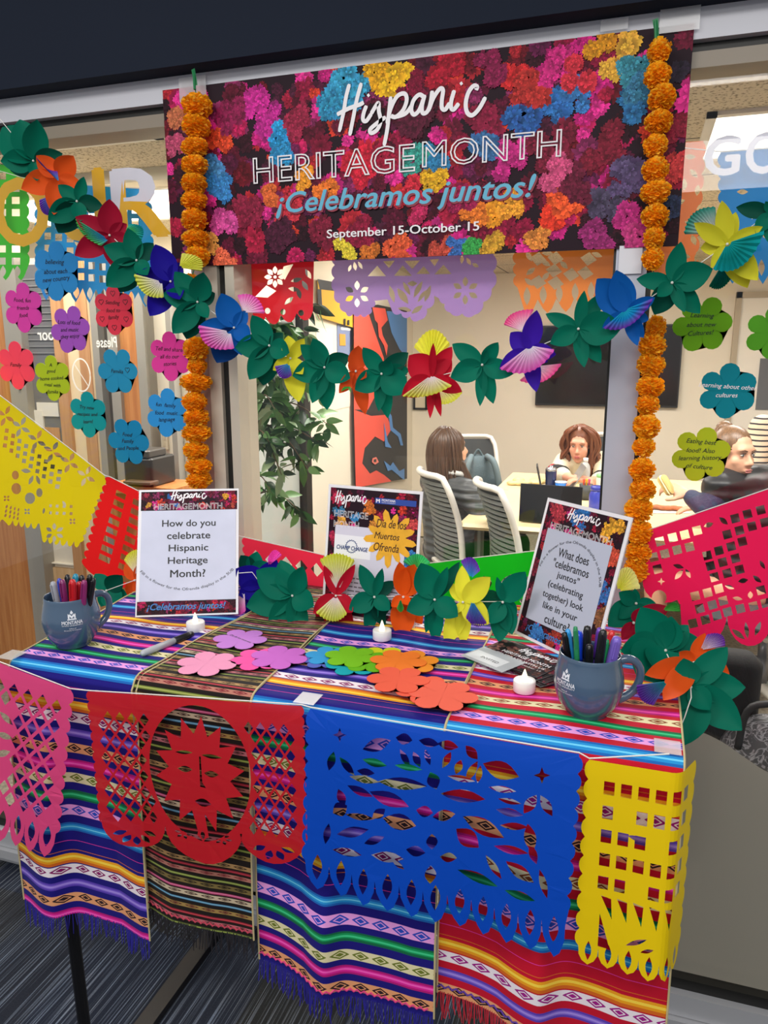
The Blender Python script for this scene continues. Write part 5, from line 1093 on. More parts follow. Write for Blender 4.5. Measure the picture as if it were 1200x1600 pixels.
# ================================================================== FOLDED PAPER FLOWER GARLANDS
def lerp3(a, b, t): return a+(b-a)*t
def petal(mb, hub, tip, wd, face, col, curl=.12, crease=.16, blunt=0.0):
    hub, tip = Vector(hub), Vector(tip); ax = tip-hub; L = ax.length; ax.normalize()
    nrm = (face-ax*face.dot(ax)).normalized(); sd = ax.cross(nrm); n = 11; vs_ = []; base = lin(col)
    for i in range(n+1):
        t = i/n; w_ = wd*L*.5*max(.03, 2.9*t**.7*(1-t)**.86)
        c = hub+ax*(L*t)+nrm*(curl*L*(t*t-.15*t))
        for s in (-1, -.5, 0, .5, 1):
            vs_.append(c+sd*(w_*s)-nrm*(crease*w_*(1-abs(s))**.8)+nrm*(crease*.6*w_*abs(s)**2))
    fs = [(i*5+j, i*5+j+1, (i+1)*5+j+1, (i+1)*5+j) for i in range(n) for j in range(4)]
    mb.add(vs_, fs, 0, base)
def fan(mb, base, a, m, b, inner, outer, pleats=12, face=Vector((0, -1, 0)), deep=.09, mid=None):
    """pleated tissue fan from its base to the arc through a, m, b"""
    base, a, m, b = Vector(base), Vector(a), Vector(m), Vector(b); va, vm, vb = a-base, m-base, b-base; N = pleats*2; vs_ = []; cs = []; ci, co = lin(inner), lin(outer); cm = lin(mid) if mid else None
    for i in range(N+1):
        t = i/N; v = va*((1-t)**2*1)+(vm*2-(va+vb)*.5)*(2*t*(1-t))+vb*(t*t)      # passes through a, m, b
        R = v.length; z = 1 if i % 2 else -1
        for j in range(5):
            s = .12+.88*j/4
            e = 1.04 if (i % 2 and j == 4) else 1
            vs_.append(base+v*s*e+face*(z*deep*R*s*.5+.10*R*sin(pi*s)*.6))
            k = j/4
            c = tuple(ci[q]*(1-k)+co[q]*k for q in range(3)) if not cm else (tuple(ci[q]*(1-2*k)+cm[q]*2*k for q in range(3)) if k < .5 else tuple(cm[q]*(2-2*k)+co[q]*(2*k-1) for q in range(3)))
            cs.append(c+(1,))
    fs = [(i*5+j, i*5+j+1, (i+1)*5+j+1, (i+1)*5+j) for i in range(N) for j in range(4)]
    mb.add(vs_, fs, 0, cs)
GR, GD_ = '006c56', '00493b'
TISS = lambda: M('tissue_fan', rough=.85, trans=.3, vcol=True, spec=.1)
def garland(name, label, origin, blooms, strings, pt, rad):
    """pt(px,py,dy) -> world point; blooms: (hub, colour, tips[(x,y,dy,width)], fans, part name, part label, hub dy)"""
    g = thing(name, label, 'garland', origin); o = Vector(origin)
    for hub, colr, tips, fans, pname, plab in blooms:
        h = pt(hub[0], hub[1], hub[2] if len(hub) > 2 else 0)-o; mb = MB()
        for k, tp in enumerate(tips):
            x, y = tp[0], tp[1]; dy = tp[2] if len(tp) > 2 else (-.016 if k % 2 else .012); wd = tp[3] if len(tp) > 3 else .62
            c = colr if not (len(tp) > 4) else tp[4]
            t_ = pt(x, y, dy)-o; face = (CAMLOC-(t_+o)).normalized(); petal(mb, h+Vector((0, -.002*k/6, 0)), t_, wd, face, c, .10 if dy <= 0 else -.06, .2, 1 if (len(tp) > 5) else 0)
        mb.ball(h+Vector((0, -.004, 0)), .0028, 8, 0, 'e8e8e0')
        f = mb.build(pname, VC(), g, True)
        if plab: f['label'] = plab
        for (b, a, m, c, inner, outer, *r) in fans:
            dy = r[0] if r else -.012; mid = r[1] if len(r) > 1 else None; m2 = MB(); fp = lambda p, e=0: pt(p[0], p[1], (p[2] if len(p) > 2 else dy)+e)-o
            fan(m2, fp(b), fp(a), fp(m), fp(c), inner, outer, 11, (CAMLOC-(fp(m)+o)).normalized(), .10, mid); m2.build('tissue_fan', TISS(), f)
    for s in strings: string(g, [pt(*p) for p in s], 'string', .0009)
    return g
PINK, WHT, YEL, PUR, BLU, TEAL, LIM = 'f25cc8', 'f6eef4', 'e4ea4a', '7a30b8', '3aa0d8', '10a0a8', '5cc45a'
# ---- upper swag, hung across the window
UY = 1.535
upt = lambda x, y, dy=0: P(x, y, UY+dy)
G = lambda hub, tips: (hub, GR, tips, [], 'leaf_blossom', None)
def Fl(hub, colr, tips, fans, lab): return (hub, colr, tips, fans, 'flower_blossom', lab)
ORG, RED, NAV, PRP, BLE, YLW, CRM = 'e0561e', 'b8142c', '1c1090', '3a18a0', '0c5cae', 'd2cc30', '9c1230'
up = [
 G((54, 252), [(0, 196, .02), (30, 184, .02), (58, 186, -.02), (4, 252, -.01), (14, 268, .02, .5, GD_), (97, 240, .02, .6, GD_), (58, 284, -.01)]),
 Fl((91, 276), ORG, [(58, 244, -.02, .75), (116, 242, -.01, .7), (36, 294, -.015, .6), (84, 336, -.01, .55), (128, 290, .01, .5)], [((92, 284), (57, 246), (70, 262), (90, 268), BLU, PUR, -.028), ((84, 304), (62, 312), (66, 330), (78, 336), BLU, PUR, .0)], 'orange blossom with purple tissue'),
 G((122, 315), [(92, 290, -.01), (131, 276, .0, .5), (77, 344, -.012), (90, 365, .01, .6, GD_), (160, 322, .02, .7, GD_), (126, 348, -.02)]),
 Fl((173, 368), CRM, [(171, 311, -.01, .7), (120, 340, -.02, .55), (119, 398, -.015, .55), (180, 420, .0, .6), (198, 350, .015, .7), (212, 386, .02)], [((170, 374), (119, 342), (130, 366), (158, 384), BLU, LIM, -.02), ((196, 360), (202, 350), (222, 356), (220, 376), LIM, TEAL, .01)], 'dark red blossom with green and blue tissue'),
 G((215, 407), [(200, 357, -.01), (164, 386, -.015), (168, 446, -.01), (186, 458, .015, .55, GD_), (240, 380, .02, .7, GD_), (232, 432, -.02)]),
 Fl((268, 440), NAV, [(243, 383, -.01, .7), (282, 410, .015, .75), (213, 432, -.005, .6), (235, 492, .0, .6), (282, 470, -.02, .7), (262, 480, .02)], [((253, 440), (210, 428), (226, 458), (256, 464), WHT, YEL, -.022), ((280, 418), (284, 396), (312, 404), (314, 424), YEL, 'e8ec70', .01)], 'navy blossom with yellow tissue'),
 G((310, 472), [(274, 426, -.008), (318, 424, -.02, .7), (256, 460, -.015, .6), (271, 520, -.012, .6), (291, 531, .015, .6, GD_), (336, 458, .02, .8, GD_), (326, 498, -.01)]),
 Fl((367, 512), BLE, [(346, 459, -.01, .75), (386, 486, .01, .7), (393, 530, -.01, .8), (338, 568, .01, .7, '0a3a78'), (312, 512, .0, .5), (378, 556, -.01, .6)], [((360, 518), (311, 508), (326, 540), (366, 544), WHT, PINK, -.022), ((380, 488), (371, 462), (398, 464), (413, 490), WHT, PINK, .012)], 'blue blossom with pink and white tissue'),
 G((422, 540), [(394, 493, -.012), (442, 520, .018, .7, GD_), (369, 543, -.015, .7), (390, 592, -.01, .6), (411, 603, .014, .6, GD_), (454, 552, -.012, .8)]),
 Fl((455, 560), YLW, [(450, 524, .01, .7), (476, 528, -.006, .5), (427, 578, -.01, .6), (467, 628, .0, .5), (474, 586, -.015, .6)], [((452, 568), (430, 572), (440, 590), (456, 586), BLU, PUR, -.022)], 'yellow blossom with a small purple fan'),
 G((508, 574), [(470, 539, -.01, .55), (489, 528, -.016, .6), (546, 556, .015, .7, GD_), (458, 587, -.015, .7), (488, 629, -.005, .5), (511, 641, .012, .45), (549, 592, -.012, .7)]),
 Fl((557, 580), 'c8481a', [(560, 540, .0, .75), (544, 566, .01, .6), (530, 614, -.012, .5), (571, 648, .005, .35), (574, 590, -.015, .8)], [((548, 604), (533, 612), (540, 604), (548, 614), LIM, LIM, -.016)], 'rust orange blossom seen edge on'),
 G((597, 584), [(567, 543, -.01, .55), (612, 563, -.018, .8), (638, 551, .02, .55, GD_), (555, 609, -.015, .75), (592, 642, .0, .35), (606, 654, .008, .35), (638, 614, -.012, .8), (640, 578, .02, .6)]),
 Fl((675, 590), RED, [(640, 556, .0, .9), (677, 535, -.016, .22), (706, 542, .006, .5), (706, 563, .01, .8), (628, 618, -.02, .62), (706, 602, -.02, .5), (672, 653, .0, .22), (689, 651, .004, .22), (722, 612, .012, .5)], [((674, 586), (629, 618), (668, 618), (706, 602), WHT, YEL, -.030), ((673, 566), (647, 543), (676, 516), (703, 540), YEL, 'f0ec50', .012), ((684, 600), (668, 626), (700, 630), (722, 612), WHT, YEL, .018)], 'red blossom with yellow and white tissue'),
 G((754, 570), [(706, 537, .01, .5), (779, 534, -.01, .55), (704, 590, -.015, .7), (750, 634, .0, .3), (771, 631, .006, .4), (804, 584, -.01, .6), (762, 545, -.016, .4)]),
 Fl((826, 548), PRP, [(839, 484, -.012, .5), (798, 520, .0, .8), (780, 577, -.018, .55), (870, 554, -.016, .6), (838, 612, .0, .42), (856, 566, .012, .6)], [((828, 540), (781, 575), (828, 580), (866, 546), WHT, PINK, -.030), ((818, 518), (788, 508), (802, 490), (834, 484), WHT, 'f04aa0', .012), ((838, 572), (812, 594), (848, 596), (877, 568), WHT, 'f04aa0', .02)], 'purple blossom with pink and white tissue'),
 G((904, 514), [(852, 490, .008, .4), (913, 454, -.008, .35), (944, 456, .012, .4), (859, 537, -.015, .65), (913, 574, .0, .4), (939, 567, .008, .45), (972, 512, -.012, .8)]),
 Fl((980, 490), BLE, [(933, 436, -.005, .7), (963, 422, -.012, .6), (1024, 464, -.016, .5), (940, 513, -.018, .5), (996, 540, .0, .4), (1006, 528, .008, .45), (1014, 500, .012, .6)], [((976, 484), (943, 512), (984, 508), (1020, 466), '20b0c8', PUR, -.026, '1890d0')], 'blue blossom with teal and purple tissue'),
 G((1050, 442), [(1064, 378, -.006, .5), (994, 436, .012, .5), (1114, 420, -.012, .75), (1070, 488, -.004, .4), (1094, 490, .008, .5), (1022, 492, .016, .7, GD_), (1026, 464, -.016, .7)]),
 Fl((1136, 382), YLW, [(1128, 314, -.006, .42), (1084, 348, -.012, .42), (1192, 354, -.016, .42), (1110, 420, -.016, .42), (1184, 438, -.006, .5), (1094, 388, .012, .7), (1168, 450, .006, .5), (1150, 330, .016, .4)], [((1136, 380), (1114, 420), (1160, 414), (1194, 360), TEAL, TEAL, -.030, '0c8a8c'), ((1122, 366), (1070, 366), (1084, 334), (1118, 324), WHT, '0f9a88', .012), ((1136, 400), (1108, 446), (1126, 450), (1144, 432), TEAL, '0f7a60', .012)], 'yellow blossom with teal tissue'),
 G((1204, 332), [(1150, 324, .006, .5, GD_), (1196, 314, -.01, .6), (1180, 366, -.012, .6), (1250, 300, .01), (1240, 350, -.01), (1206, 384, -.006, .5)]),
 Fl((1262, 290), CRM, [(1230, 250, .0), (1300, 262, .01), (1236, 320, -.01), (1290, 330, .0)], [], 'dark red blossom'),
]
us = [[(p[0][0], p[0][1], .004) for p in up], [(0, 186, .03), (54, 252, .004)]]
garland('flower_garland', 'long garland of folded paper flowers swagged across the window below the banner', upt(600, 560), up, us, upt, None)
# ---- lower garland, resting on the table behind the candles
LY = 1.40
lpt = lambda x, y, dy=0: P(x, y, LY+dy)
lo = [
 ((168, 922, .02), GR, [(148, 896, .03, .7), (190, 900, .02, .8, GD_), (184, 950, .0, .9), (158, 948, .0, .8), (200, 936, .03, .7)], [], 'leaf_blossom', None),
 Fl((212, 906, .05), ORG, [(196, 880, .05, .7), (200, 932, .04, .7), (236, 876, .06, .6), (232, 936, .05, .7)], [((214, 900, .05), (194, 876), (206, 862), (226, 860), WHT, YEL, .05), ((216, 918, .05), (194, 936), (204, 944), (226, 946), WHT, YEL, .035)], 'orange blossom with yellow tissue half behind the left sign'),
 ((394, 894, .06), GR, [(376, 868, .05, .8, GD_), (402, 862, .07, .8), (384, 930, .05, .8, GD_), (420, 880, .07, .8), (372, 900, .06)], [], 'leaf_blossom', None),
 Fl((410, 916, .03), NAV, [(368, 888, .0, .8), (372, 930, -.01, .8), (390, 970, .0, .7), (428, 968, .02, .8), (432, 876, .03, .7), (440, 930, .03, .8)], [((382, 924, .0), (354, 948), (366, 962), (384, 954), WHT, PINK, -.022), ((420, 884, .03), (418, 874), (428, 860), (440, 868), PINK, PINK, .025)], 'navy blossom with pink tissue'),
 ((458, 930, -.01), GR, [(402, 892, -.01, .7), (388, 947, -.02, .65), (424, 990, -.03, .55), (438, 874, .02, .6), (474, 882, -.025, .5), (492, 948, -.03, .8), (472, 997, -.02, .5), (480, 905, .015, .7, GD_)], [], 'leaf_blossom', None),
 Fl((526, 930, .0), RED, [(506, 883, .0, .32), (556, 880, .0, .28), (490, 958, -.025, .62), (552, 958, -.025, .62), (514, 997, .0, .36), (551, 994, .008, .34), (496, 976, .02, .5)], [((528, 924, .0), (500, 876), (526, 866), (554, 877), WHT, YEL, .012), ((525, 930, -.01), (494, 956), (520, 970), (542, 958), WHT, YEL, -.032)], 'red blossom with yellow tissue on the table'),
 ((586, 932, -.005), GR, [(562, 882, .0, .45), (598, 886, -.012, .3), (616, 908, .012, .55, GD_), (546, 952, -.022, .75), (574, 990, .0, .35), (610, 954, -.022, .7), (614, 982, .012, .6, GD_)], [], 'leaf_blossom', None),
 Fl((631, 932, .0), 'ee5a14', [(624, 876, -.012, .45), (648, 880, -.004, .7), (611, 948, -.022, .7), (628, 997, -.01, .6), (660, 976, .012, .5), (640, 946, -.02, .7)], [((650, 890, .02), (630, 878), (652, 866), (672, 880), LIM, '3cc478', .02), ((626, 936, -.02), (620, 950), (626, 956), (631, 950), '2aa060', LIM, -.028)], 'orange blossom with green tissue'),
 ((680, 936, -.01), GR, [(657, 879, -.012, .75), (700, 884, -.016, .3), (718, 878, .01, .3, GD_), (636, 954, -.025, .75), (666, 986, .0, .3), (681, 1003, -.006, .36), (716, 964, -.025, .75)], [], 'leaf_blossom', None),
 Fl((724, 940, -.005), 'e2de3a', [(722, 884, .006, .45), (768, 900, -.02, .5), (764, 976, -.026, .7), (713, 958, -.02, .6), (697, 1006, -.01, .42), (724, 1006, -.006, .36), (702, 910, .012, .5)], [((736, 904, .01), (720, 878), (738, 872), (750, 892), BLU, PUR, .012), ((738, 938, -.01), (728, 964), (744, 978), (760, 972), BLU, PUR, -.032)], 'yellow blossom with blue and purple tissue'),
 ((786, 940, .0), GR, [(776, 900, -.008, .3), (822, 892, -.004, .6), (766, 975, -.024, .75), (780, 1002, -.01, .55), (800, 990, -.004, .6), (744, 934, .012, .7, GD_), (808, 960, .01, .7)], [], 'leaf_blossom', None),
]
ls = [[(p[0][0], p[0][1], .0) for p in lo]]
garland('flower_garland', 'garland of folded paper flowers resting along the back of the table between the signs', lpt(560, 1000), lo, ls, lpt, None)
# ---- right-hand end, spilling over the corner of the table
def rpt(x, y, dy=0): return P(x, y, 1.30+dy)
rt = [
 ((994, 942, .14), GR, [(968, 926, .12, .7), (951, 978, .10, .7), (968, 966, .11, .6), (1028, 948, .14, .7), (992, 920, .14, .6), (1010, 975, .12, .7)], [((966, 924, .16), (960, 900), (984, 888), (1000, 920), YEL, 'f0f0a0', .16)], 'leaf_blossom', 'green blossom with a pale yellow fan behind it'),
 Fl((990, 972, .10), CRM, [(972, 1000, .09, .6), (1004, 950, .09, .6), (1046, 948, .14, .5), (1000, 1000, .1, .6)], [((1036, 954, .12), (1040, 948), (1056, 942), (1062, 956), LIM, '3aa040', .12)], 'dark red blossom with green tissue'),
 ((1040, 1015, .03), GR, [(1002, 950, .02, .75), (968, 1016, .0, .8), (990, 1064, -.08, .7), (1049, 964, .03, .8), (1096, 1000, .06, .75), (1076, 976, .06, .6), (1040, 1070, -.06, .8), (1020, 1050, -.05, .7)], [], 'leaf_blossom', None),
 Fl((1084, 1034, .0), 'e8581c', [(1060, 1018, -.01, .7), (1102, 988, .0, .45), (1142, 1054, .03, .6), (1118, 1012, .02, .7), (1002, 1056, -.08, .3), (1030, 1102, -.14, .26)], [((1094, 1016, -.005), (1104, 992), (1126, 992), (1132, 1010), WHT, PUR, -.01), ((1044, 1064, -.11), (996, 1070), (1002, 1092), (1022, 1101), TEAL, PUR, -.155)], 'orange blossom with purple tissue'),
 ((1079, 1072, -.05), GR, [(1068, 1028, -.04, .9), (1136, 1012, -.02, .5), (1162, 1074, -.03, .62), (1158, 1140, -.07, .6), (1066, 1166, -.10, .75), (1036, 1106, -.07, .8), (1110, 1110, -.08, .8)], [], 'leaf_blossom', None),
]
rs = [[(1042, 1022, .0), (1048, 1034, -.01), (1044, 1048, -.02), (1056, 1046, -.03)], [(1079, 1070, -.06), (1080, 1090, -.08), (1070, 1120, -.1), (1059, 1146, -.11)]]
garland('flower_garland', 'end of a paper flower garland spilling over the right corner of the table', rpt(1060, 1160, -.1), rt, rs, rpt, None)
# ================================================================== THE MEETING ROOM BEHIND THE GLASS
def fuse(name, mb, mat, parent, voxel=.01, smooth=3, offset=None):
    """one continuous skin around overlapping rounded volumes"""
    me = mb.mesh(name, mat); o = bpy.data.objects.new(name, me); COL.objects.link(o)
    m = o.modifiers.new('r', 'REMESH'); m.mode = 'VOXEL'; m.voxel_size = voxel
    s = o.modifiers.new('s', 'SMOOTH'); s.factor = .5; s.iterations = smooth
    me2 = evalmesh(o, name); me2.materials.clear(); me2.materials.append(mat); o.modifiers.clear(); o.data = me2; bpy.data.meshes.remove(me)
    me2.polygons.foreach_set('use_smooth', [True]*len(me2.polygons))
    if parent: o.parent = parent
    return o
def chain(mb, *pts):
    for (a, ra), (b, rb) in zip(pts, pts[1:]): mb.capsule(a, b, ra, rb, 14)
def frame_of(yaw, pitch=0, roll=0): return Euler((pitch, roll, yaw), 'XYZ').to_matrix()
def head_volume(mb, c, R, s=1.0):
    f = lambda x, y, z: Vector(c)+R@(Vector((x, y, z))*s)
    e = R.to_euler()
    def el(p, r): mb.ball(f(*p), tuple(q*s for q in r), 18, rot=e)
    el((0, .012, .035), (.074, .092, .085)); el((0, -.03, -.03), (.060, .060, .075)); el((0, -.052, -.088), (.030, .026, .024)); el((0, -.02, -.065), (.052, .05, .04))
    el((.036, -.05, -.02), (.026, .026, .026)); el((-.036, -.05, -.02), (.026, .026, .026)); el((0, -.072, .034), (.05, .018, .022))
    mb.capsule(f(0, -.084, .012), f(0, -.106, -.024), .0075*s, .0125*s, 12); el((.011, -.094, -.03), (.009, .01, .008)); el((-.011, -.094, -.03), (.009, .01, .008)); el((0, -.086, -.058), (.02, .014, .013))
    el((.074, .012, -.005), (.01, .02, .03)); el((-.074, .012, -.005), (.01, .02, .03))
    return f
def face_parts(f, R, par, iris='3a4a4a', brow='5a3a22', lip='b06a60'):
    e = R.to_euler()
    for sx in (-1, 1):
        m = MB().ball(f(sx*.030, -.079, .012), (.0115, .006, .0048), 12, rot=e); ey = m.build('eye', M('eye_white', 'c9bfb4', .3), par, True)
        MB().ball(f(sx*.030, -.0835, .012), (.0054, .003, .0047), 12, rot=e).build('iris', M('iris_'+iris, iris, .2), ey, True)
        MB().tube([f(sx*.016, -.0845, .012+.0085), f(sx*.03, -.086, .012+.0095), f(sx*.043, -.079, .012+.0065)], .0017, 6).build('eyelid', M('lash_brown', '3a2a22', .6), ey)
        MB().tube([f(sx*.013, -.089, .030), f(sx*.03, -.090, .036), f(sx*.048, -.078, .031)], [.0026, .003, .0014], 6).build('eyebrow', M('brow_'+brow, brow, .7), par)
    MB().ball(f(0, -.0965, -.0545), (.021, .006, .0048), 12, rot=e).ball(f(0, -.0945, -.0635), (.018, .007, .0058), 12, rot=e).build('lips', M('lips_'+lip, lip, .4), par, True)
def hand(mb, w, d, up, s=1.0, curl=.5, side=1):
    """palm, four fingers and a thumb added to a body volume; w wrist, d pointing direction, up back of the hand"""
    w, d, up = Vector(w), Vector(d).normalized(), Vector(up); up = (up-d*up.dot(d)).normalized(); sd = d.cross(up)*side
    mb.capsule(w, w+d*.03*s, .024*s, .026*s); 
    for k in (-1, 0, 1): mb.capsule(w+d*.03*s+sd*k*.018*s, w+d*.085*s+sd*k*.024*s, .017*s, .0135*s)
    for k, L in ((-1.5, .066), (-.5, .078), (.5, .082), (1.5, .072)):
        p = w+d*.088*s+sd*k*.0195*s; q1 = p+(d*cos(curl*.6)-up*sin(curl*.6))*L*.45*s; q2 = q1+(d*cos(curl*1.5)-up*sin(curl*1.5))*L*.32*s; q3 = q2+(d*cos(curl*2.3)-up*sin(curl*2.3))*L*.25*s
        chain(mb, (p, .0092*s), (q1, .0086*s), (q2, .008*s), (q3, .0068*s))
    t0 = w+d*.03*s-sd*.026*s; t1 = t0+(d*.6-sd*.7-up*.25).normalized()*.04*s; t2 = t1+(d*.85-sd*.25-up*.45).normalized()*.03*s; chain(mb, (t0, .013*s), (t1, .0105*s), (t2, .0088*s))
def hair_tubes(mb, guides, n, spread, r, rnd):
    for g in guides:
        for k in range(n):
            dx = Vector((rnd.gauss(0, 1), rnd.gauss(0, 1), rnd.gauss(0, .5)))*spread
            path = catmull([Vector(p)+dx*(.35+.65*i/len(g))+Vector((rnd.gauss(0, 1), rnd.gauss(0, 1), 0))*spread*.25 for i, p in enumerate(g)], 4); L = len(path)
            mb.tube(path, [r*(1-.7*(i/(L-1))**3) for i in range(L)], 6)
SKIN = M('skin_light', 'd8a284', .5, noise=(9, .04)); SKIN2 = M('skin_rosy', 'd89a80', .5, noise=(9, .05))
def hairm(name, c): return M('hair_'+name, c, .38, noise=(6, .5, (26, 26, 1.6)))
rnd = random.Random(4)
# ---- long table
TT = .745
t = thing('conference_table', 'long pale table where the three people sit', 'table', (-.04, 4.6, 0))
MB().rbox((0, 0, TT-.018), (1.60, 1.78, .036), .04, 4).build('tabletop', M('maple_laminate', 'e4cfa2', .35, noise=(5, .05)), t)
for sx in (-1, 1):
    for sy in (-1, 1): MB().tube([(sx*.7, sy*.78, TT-.03), (sx*.7, sy*.78, 0)], .025, 10).build('leg', M('table_leg_grey', '8a8a88', .35, metal=.4), t)
# ---- office chairs
SHELL = M('chair_shell', 'cfccc4', .4); SLAT = M('chair_mesh', '6a6e6d', .6); SEATF = M('chair_seat_fabric', '3a3d40', .8)
def chair(label, x, y, yaw):
    t = thing('office_chair', label, 'chair', (x, y, 0), (0, 0, yaw), 'light grey office chairs')       # faces local +y
    MB().rbox((0, .02, .445), (.46, .46, .06), .09, 5).build('seat', SEATF, t, True)
    def bk(u, v):   # u -1..1 across, v 0..1 up the back; wraps forward at the sides
        w_ = .215*(1-.10*v-.25*max(0, v-.88)*4*abs(u)); return Vector((u*w_, -.235-.10*v+.05*u*u+.03*sin(pi*v), .50+.47*v))
    edge = [bk(-1, v/10) for v in range(11)]+[bk(-1+k/5*1, 1.02) for k in range(1, 10)]+[bk(1, 1-v/10) for v in range(11)]
    MB().tube(edge, .017, 10).tube([bk(-1, 0), bk(-.5, -.06), bk(.5, -.06), bk(1, 0)], .02, 10).build('back_frame', SHELL, t, True)
    mb = MB()
    for k in range(17):
        v = .03+k*.056; pts = [bk(-1+2*i/8, v) for i in range(9)]
        mb.add([p+Vector((0, 0, dz)) for p in pts for dz in (-.0085, .0085)]+[p+Vector((0, -.008, dz)) for p in pts for dz in (-.0085, .0085)], [(2*i, 2*i+1, 2*i+3, 2*i+2) for i in range(8)]+[(18+2*i, 20+2*i, 21+2*i, 19+2*i) for i in range(8)])
    mb.build('back_slats', SLAT, t)
    MB().grid(lambda u, v: bk(-.97+1.94*u, .0+v*.98)+Vector((0, .006, 0)), 8, 8).build('back_mesh', M('chair_mesh_dark', '2a2d2e', .8), t, True)
    for s in (-1, 1): MB().tube(catmull([bk(s, 0), (s*.20, -.20, .44), (s*.12, -.05, .37)], 4), .018, 8).build('side_arm', SHELL, t, True)
    MB().lathe([(.03, .08), (.03, .24), (.022, .24), (.022, .40), (.1, .415)], 16).build('column', M('column_grey', '77777a', .3, metal=.5), t, True)
    for k in range(5):
        a = 2*pi*k/5+.3; l = MB().tube([(.02*cos(a), .02*sin(a), .10), (.29*cos(a), .29*sin(a), .065)], [.024, .014], 8).build('base_leg', SHELL, t, True)
        c = (.29*cos(a), .29*sin(a), .03); MB().tube([Vector(c)+Vector((-.018*sin(a), .018*cos(a), 0)), Vector(c)-Vector((-.018*sin(a), .018*cos(a), 0))], .028, 12).build('caster', M('caster_black', '1c1c1e', .5), l)
    return t
chair('light grey office chair under the woman in the dark jacket', -.77, 4.00, radians(-56))
chair('empty light grey office chair pushed up to the near end of the table', -.40, 3.72, radians(-62))
cb = chair('light grey office chair with the backpack on it at the far left of the table', -1.06, 5.35, radians(205))
chair('office chair behind the curly haired woman, mostly hidden', -.22, 5.78, radians(182))
chair('office chair under the woman in the black vest', .62, 3.62, radians(60))
# ---- woman seen from behind, at the left
def person(label, loc): return thing('person', label, 'person', loc)
J = lambda x, y, Y: P(x, y, Y)
def rel(o, *ps): return [Vector(p)-o for p in ps]
hd = J(703, 703, 4.12); o = Vector((hd.x, hd.y, 0))
p1 = person('person with long brown hair and a dark grey jacket, seated with back to the window', o)
R1 = frame_of(radians(128), radians(-6)); hc = hd-o
sR, sL = hc+Vector((.13, -.11, -.215)), hc+Vector((-.13, .12, -.205)); ch = hc+Vector((-.02, -.0, -.27)); hip = hc+Vector((.03, -.03, -.58))
eR = J(748, 797, 3.98)-o; wR = J(776, 782, 4.40)-o; eL = J(730, 775, 4.62)-o; wL = J(784, 770, 4.72)-o
mb = MB(); head_volume(mb, hc, R1, .98); chain(mb, (hc+Vector((-.01, 0, -.06)), .05), (ch+Vector((0, 0, .1)), .055), (ch, .11), (hip, .13))
for s, e, w_ in ((sR, eR, wR), (sL, eL, wL)): chain(mb, (s, .05), (e, .04), (w_, .026))
hand(mb, wR, J(797, 771, 4.62)-o-wR, (0, 0, 1), 1, .35, 1); hand(mb, wL, Vector((.7, .3, -.05)), (0, 0, 1), 1, .35, -1)
kn = Vector((.36, .22, -.52)); 
for s in (-1, 1):
    sd = Vector((.09*s, -.07*s, 0)); k = Vector((hip.x, hip.y, .50))+sd+Vector((.24, .34, .0)); chain(mb, (hip+sd, .085), (k, .06), (k+Vector((.02, .05, -.42)), .04), (k+Vector((.10, .16, -.46)), .03))
fuse('body', mb, SKIN, p1, .011)
mb = MB(); chain(mb, (ch+Vector((0, 0, .09)), .07), (ch, .145), ((ch+hip)/2, .15), (hip+Vector((0, 0, .02)), .165)); chain(mb, (sL, .075), (ch+Vector((0, 0, .02)), .13), (sR, .075))
for s, e, w_ in ((sR, eR, wR), (sL, eL, wL)): chain(mb, (s, .078), (s*.5+e*.5, .070), (e, .062), (e*.25+w_*.75, .046))
def puffer(name, c, sc):
    m = M(name, c, .5, noise=(30, .12)); nt = m.node_tree; tc = nt.nodes.new('ShaderNodeTexCoord'); wv = nt.nodes.new('ShaderNodeTexWave'); wv.bands_direction = 'Z'; wv.wave_profile = 'SIN'
    wv.inputs['Scale'].default_value = sc; wv.inputs['Distortion'].default_value = 1.2; bp = nt.nodes.new('ShaderNodeBump'); bp.inputs['Strength'].default_value = .9; bp.inputs['Distance'].default_value = .012
    nt.links.new(tc.outputs['Object'], wv.inputs[0]); nt.links.new(wv.outputs['Fac'], bp.inputs['Height']); nt.links.new(bp.outputs[0], nt.nodes['Principled BSDF'].inputs['Normal']); return m
JK = puffer('jacket_charcoal', '43474a', 7); jk = fuse('jacket', mb, JK, p1, .011)
MB().tube([hc+R1@Vector(q) for q in ((-.085, -.05, -.14), (-.095, .02, -.115), (-.06, .085, -.10), (.0, .105, -.095), (.06, .085, -.10), (.095, .02, -.115), (.085, -.06, -.15))], .016, 8).build('collar', M('collar_pale', 'c9c8c4', .6), jk, True)
mb = MB()
for k, (a, b) in enumerate(((sR, eR),)):
    pass
mb = MB()
for s in (-1, 1):
    sd = Vector((.09*s, -.07*s, 0)); k = Vector((hip.x, hip.y, .50))+sd+Vector((.24, .34, .0)); chain(mb, (hip+sd, .105), (k, .075), (k+Vector((.02, .05, -.38)), .055))
fuse('trousers', mb, M('trousers_dark', '23252c', .8), p1, .012)
mb = MB(); mb.ball(hc+R1@Vector((0, .016, .03)), (.088, .104, .10), 20, rot=R1.to_euler()); gs = []
for k in range(22):
    a = pi*(-.12+1.24*k/21); x, y = .088*cos(a), .02+.10*sin(a)
    gs.append([hc+R1@Vector(q) for q in ((x*.35, .01+y*.25, .128), (x*.85, y*.85, .075), (x*1.02, y*1.02, -.02), (x*.98, y*1.05, -.13), (x*.9, y*1.12, -.26), (x*.8+.01, y*1.15, -.36))])
hair_tubes(mb, gs, 9, .008, .0085, rnd); gs = [[hc+R1@Vector(q) for q in ((-.08, -.02, -.05), (-.10, -.05, -.16), (-.10, -.08, -.28), (-.09, -.11, -.40))] for k in range(3)]
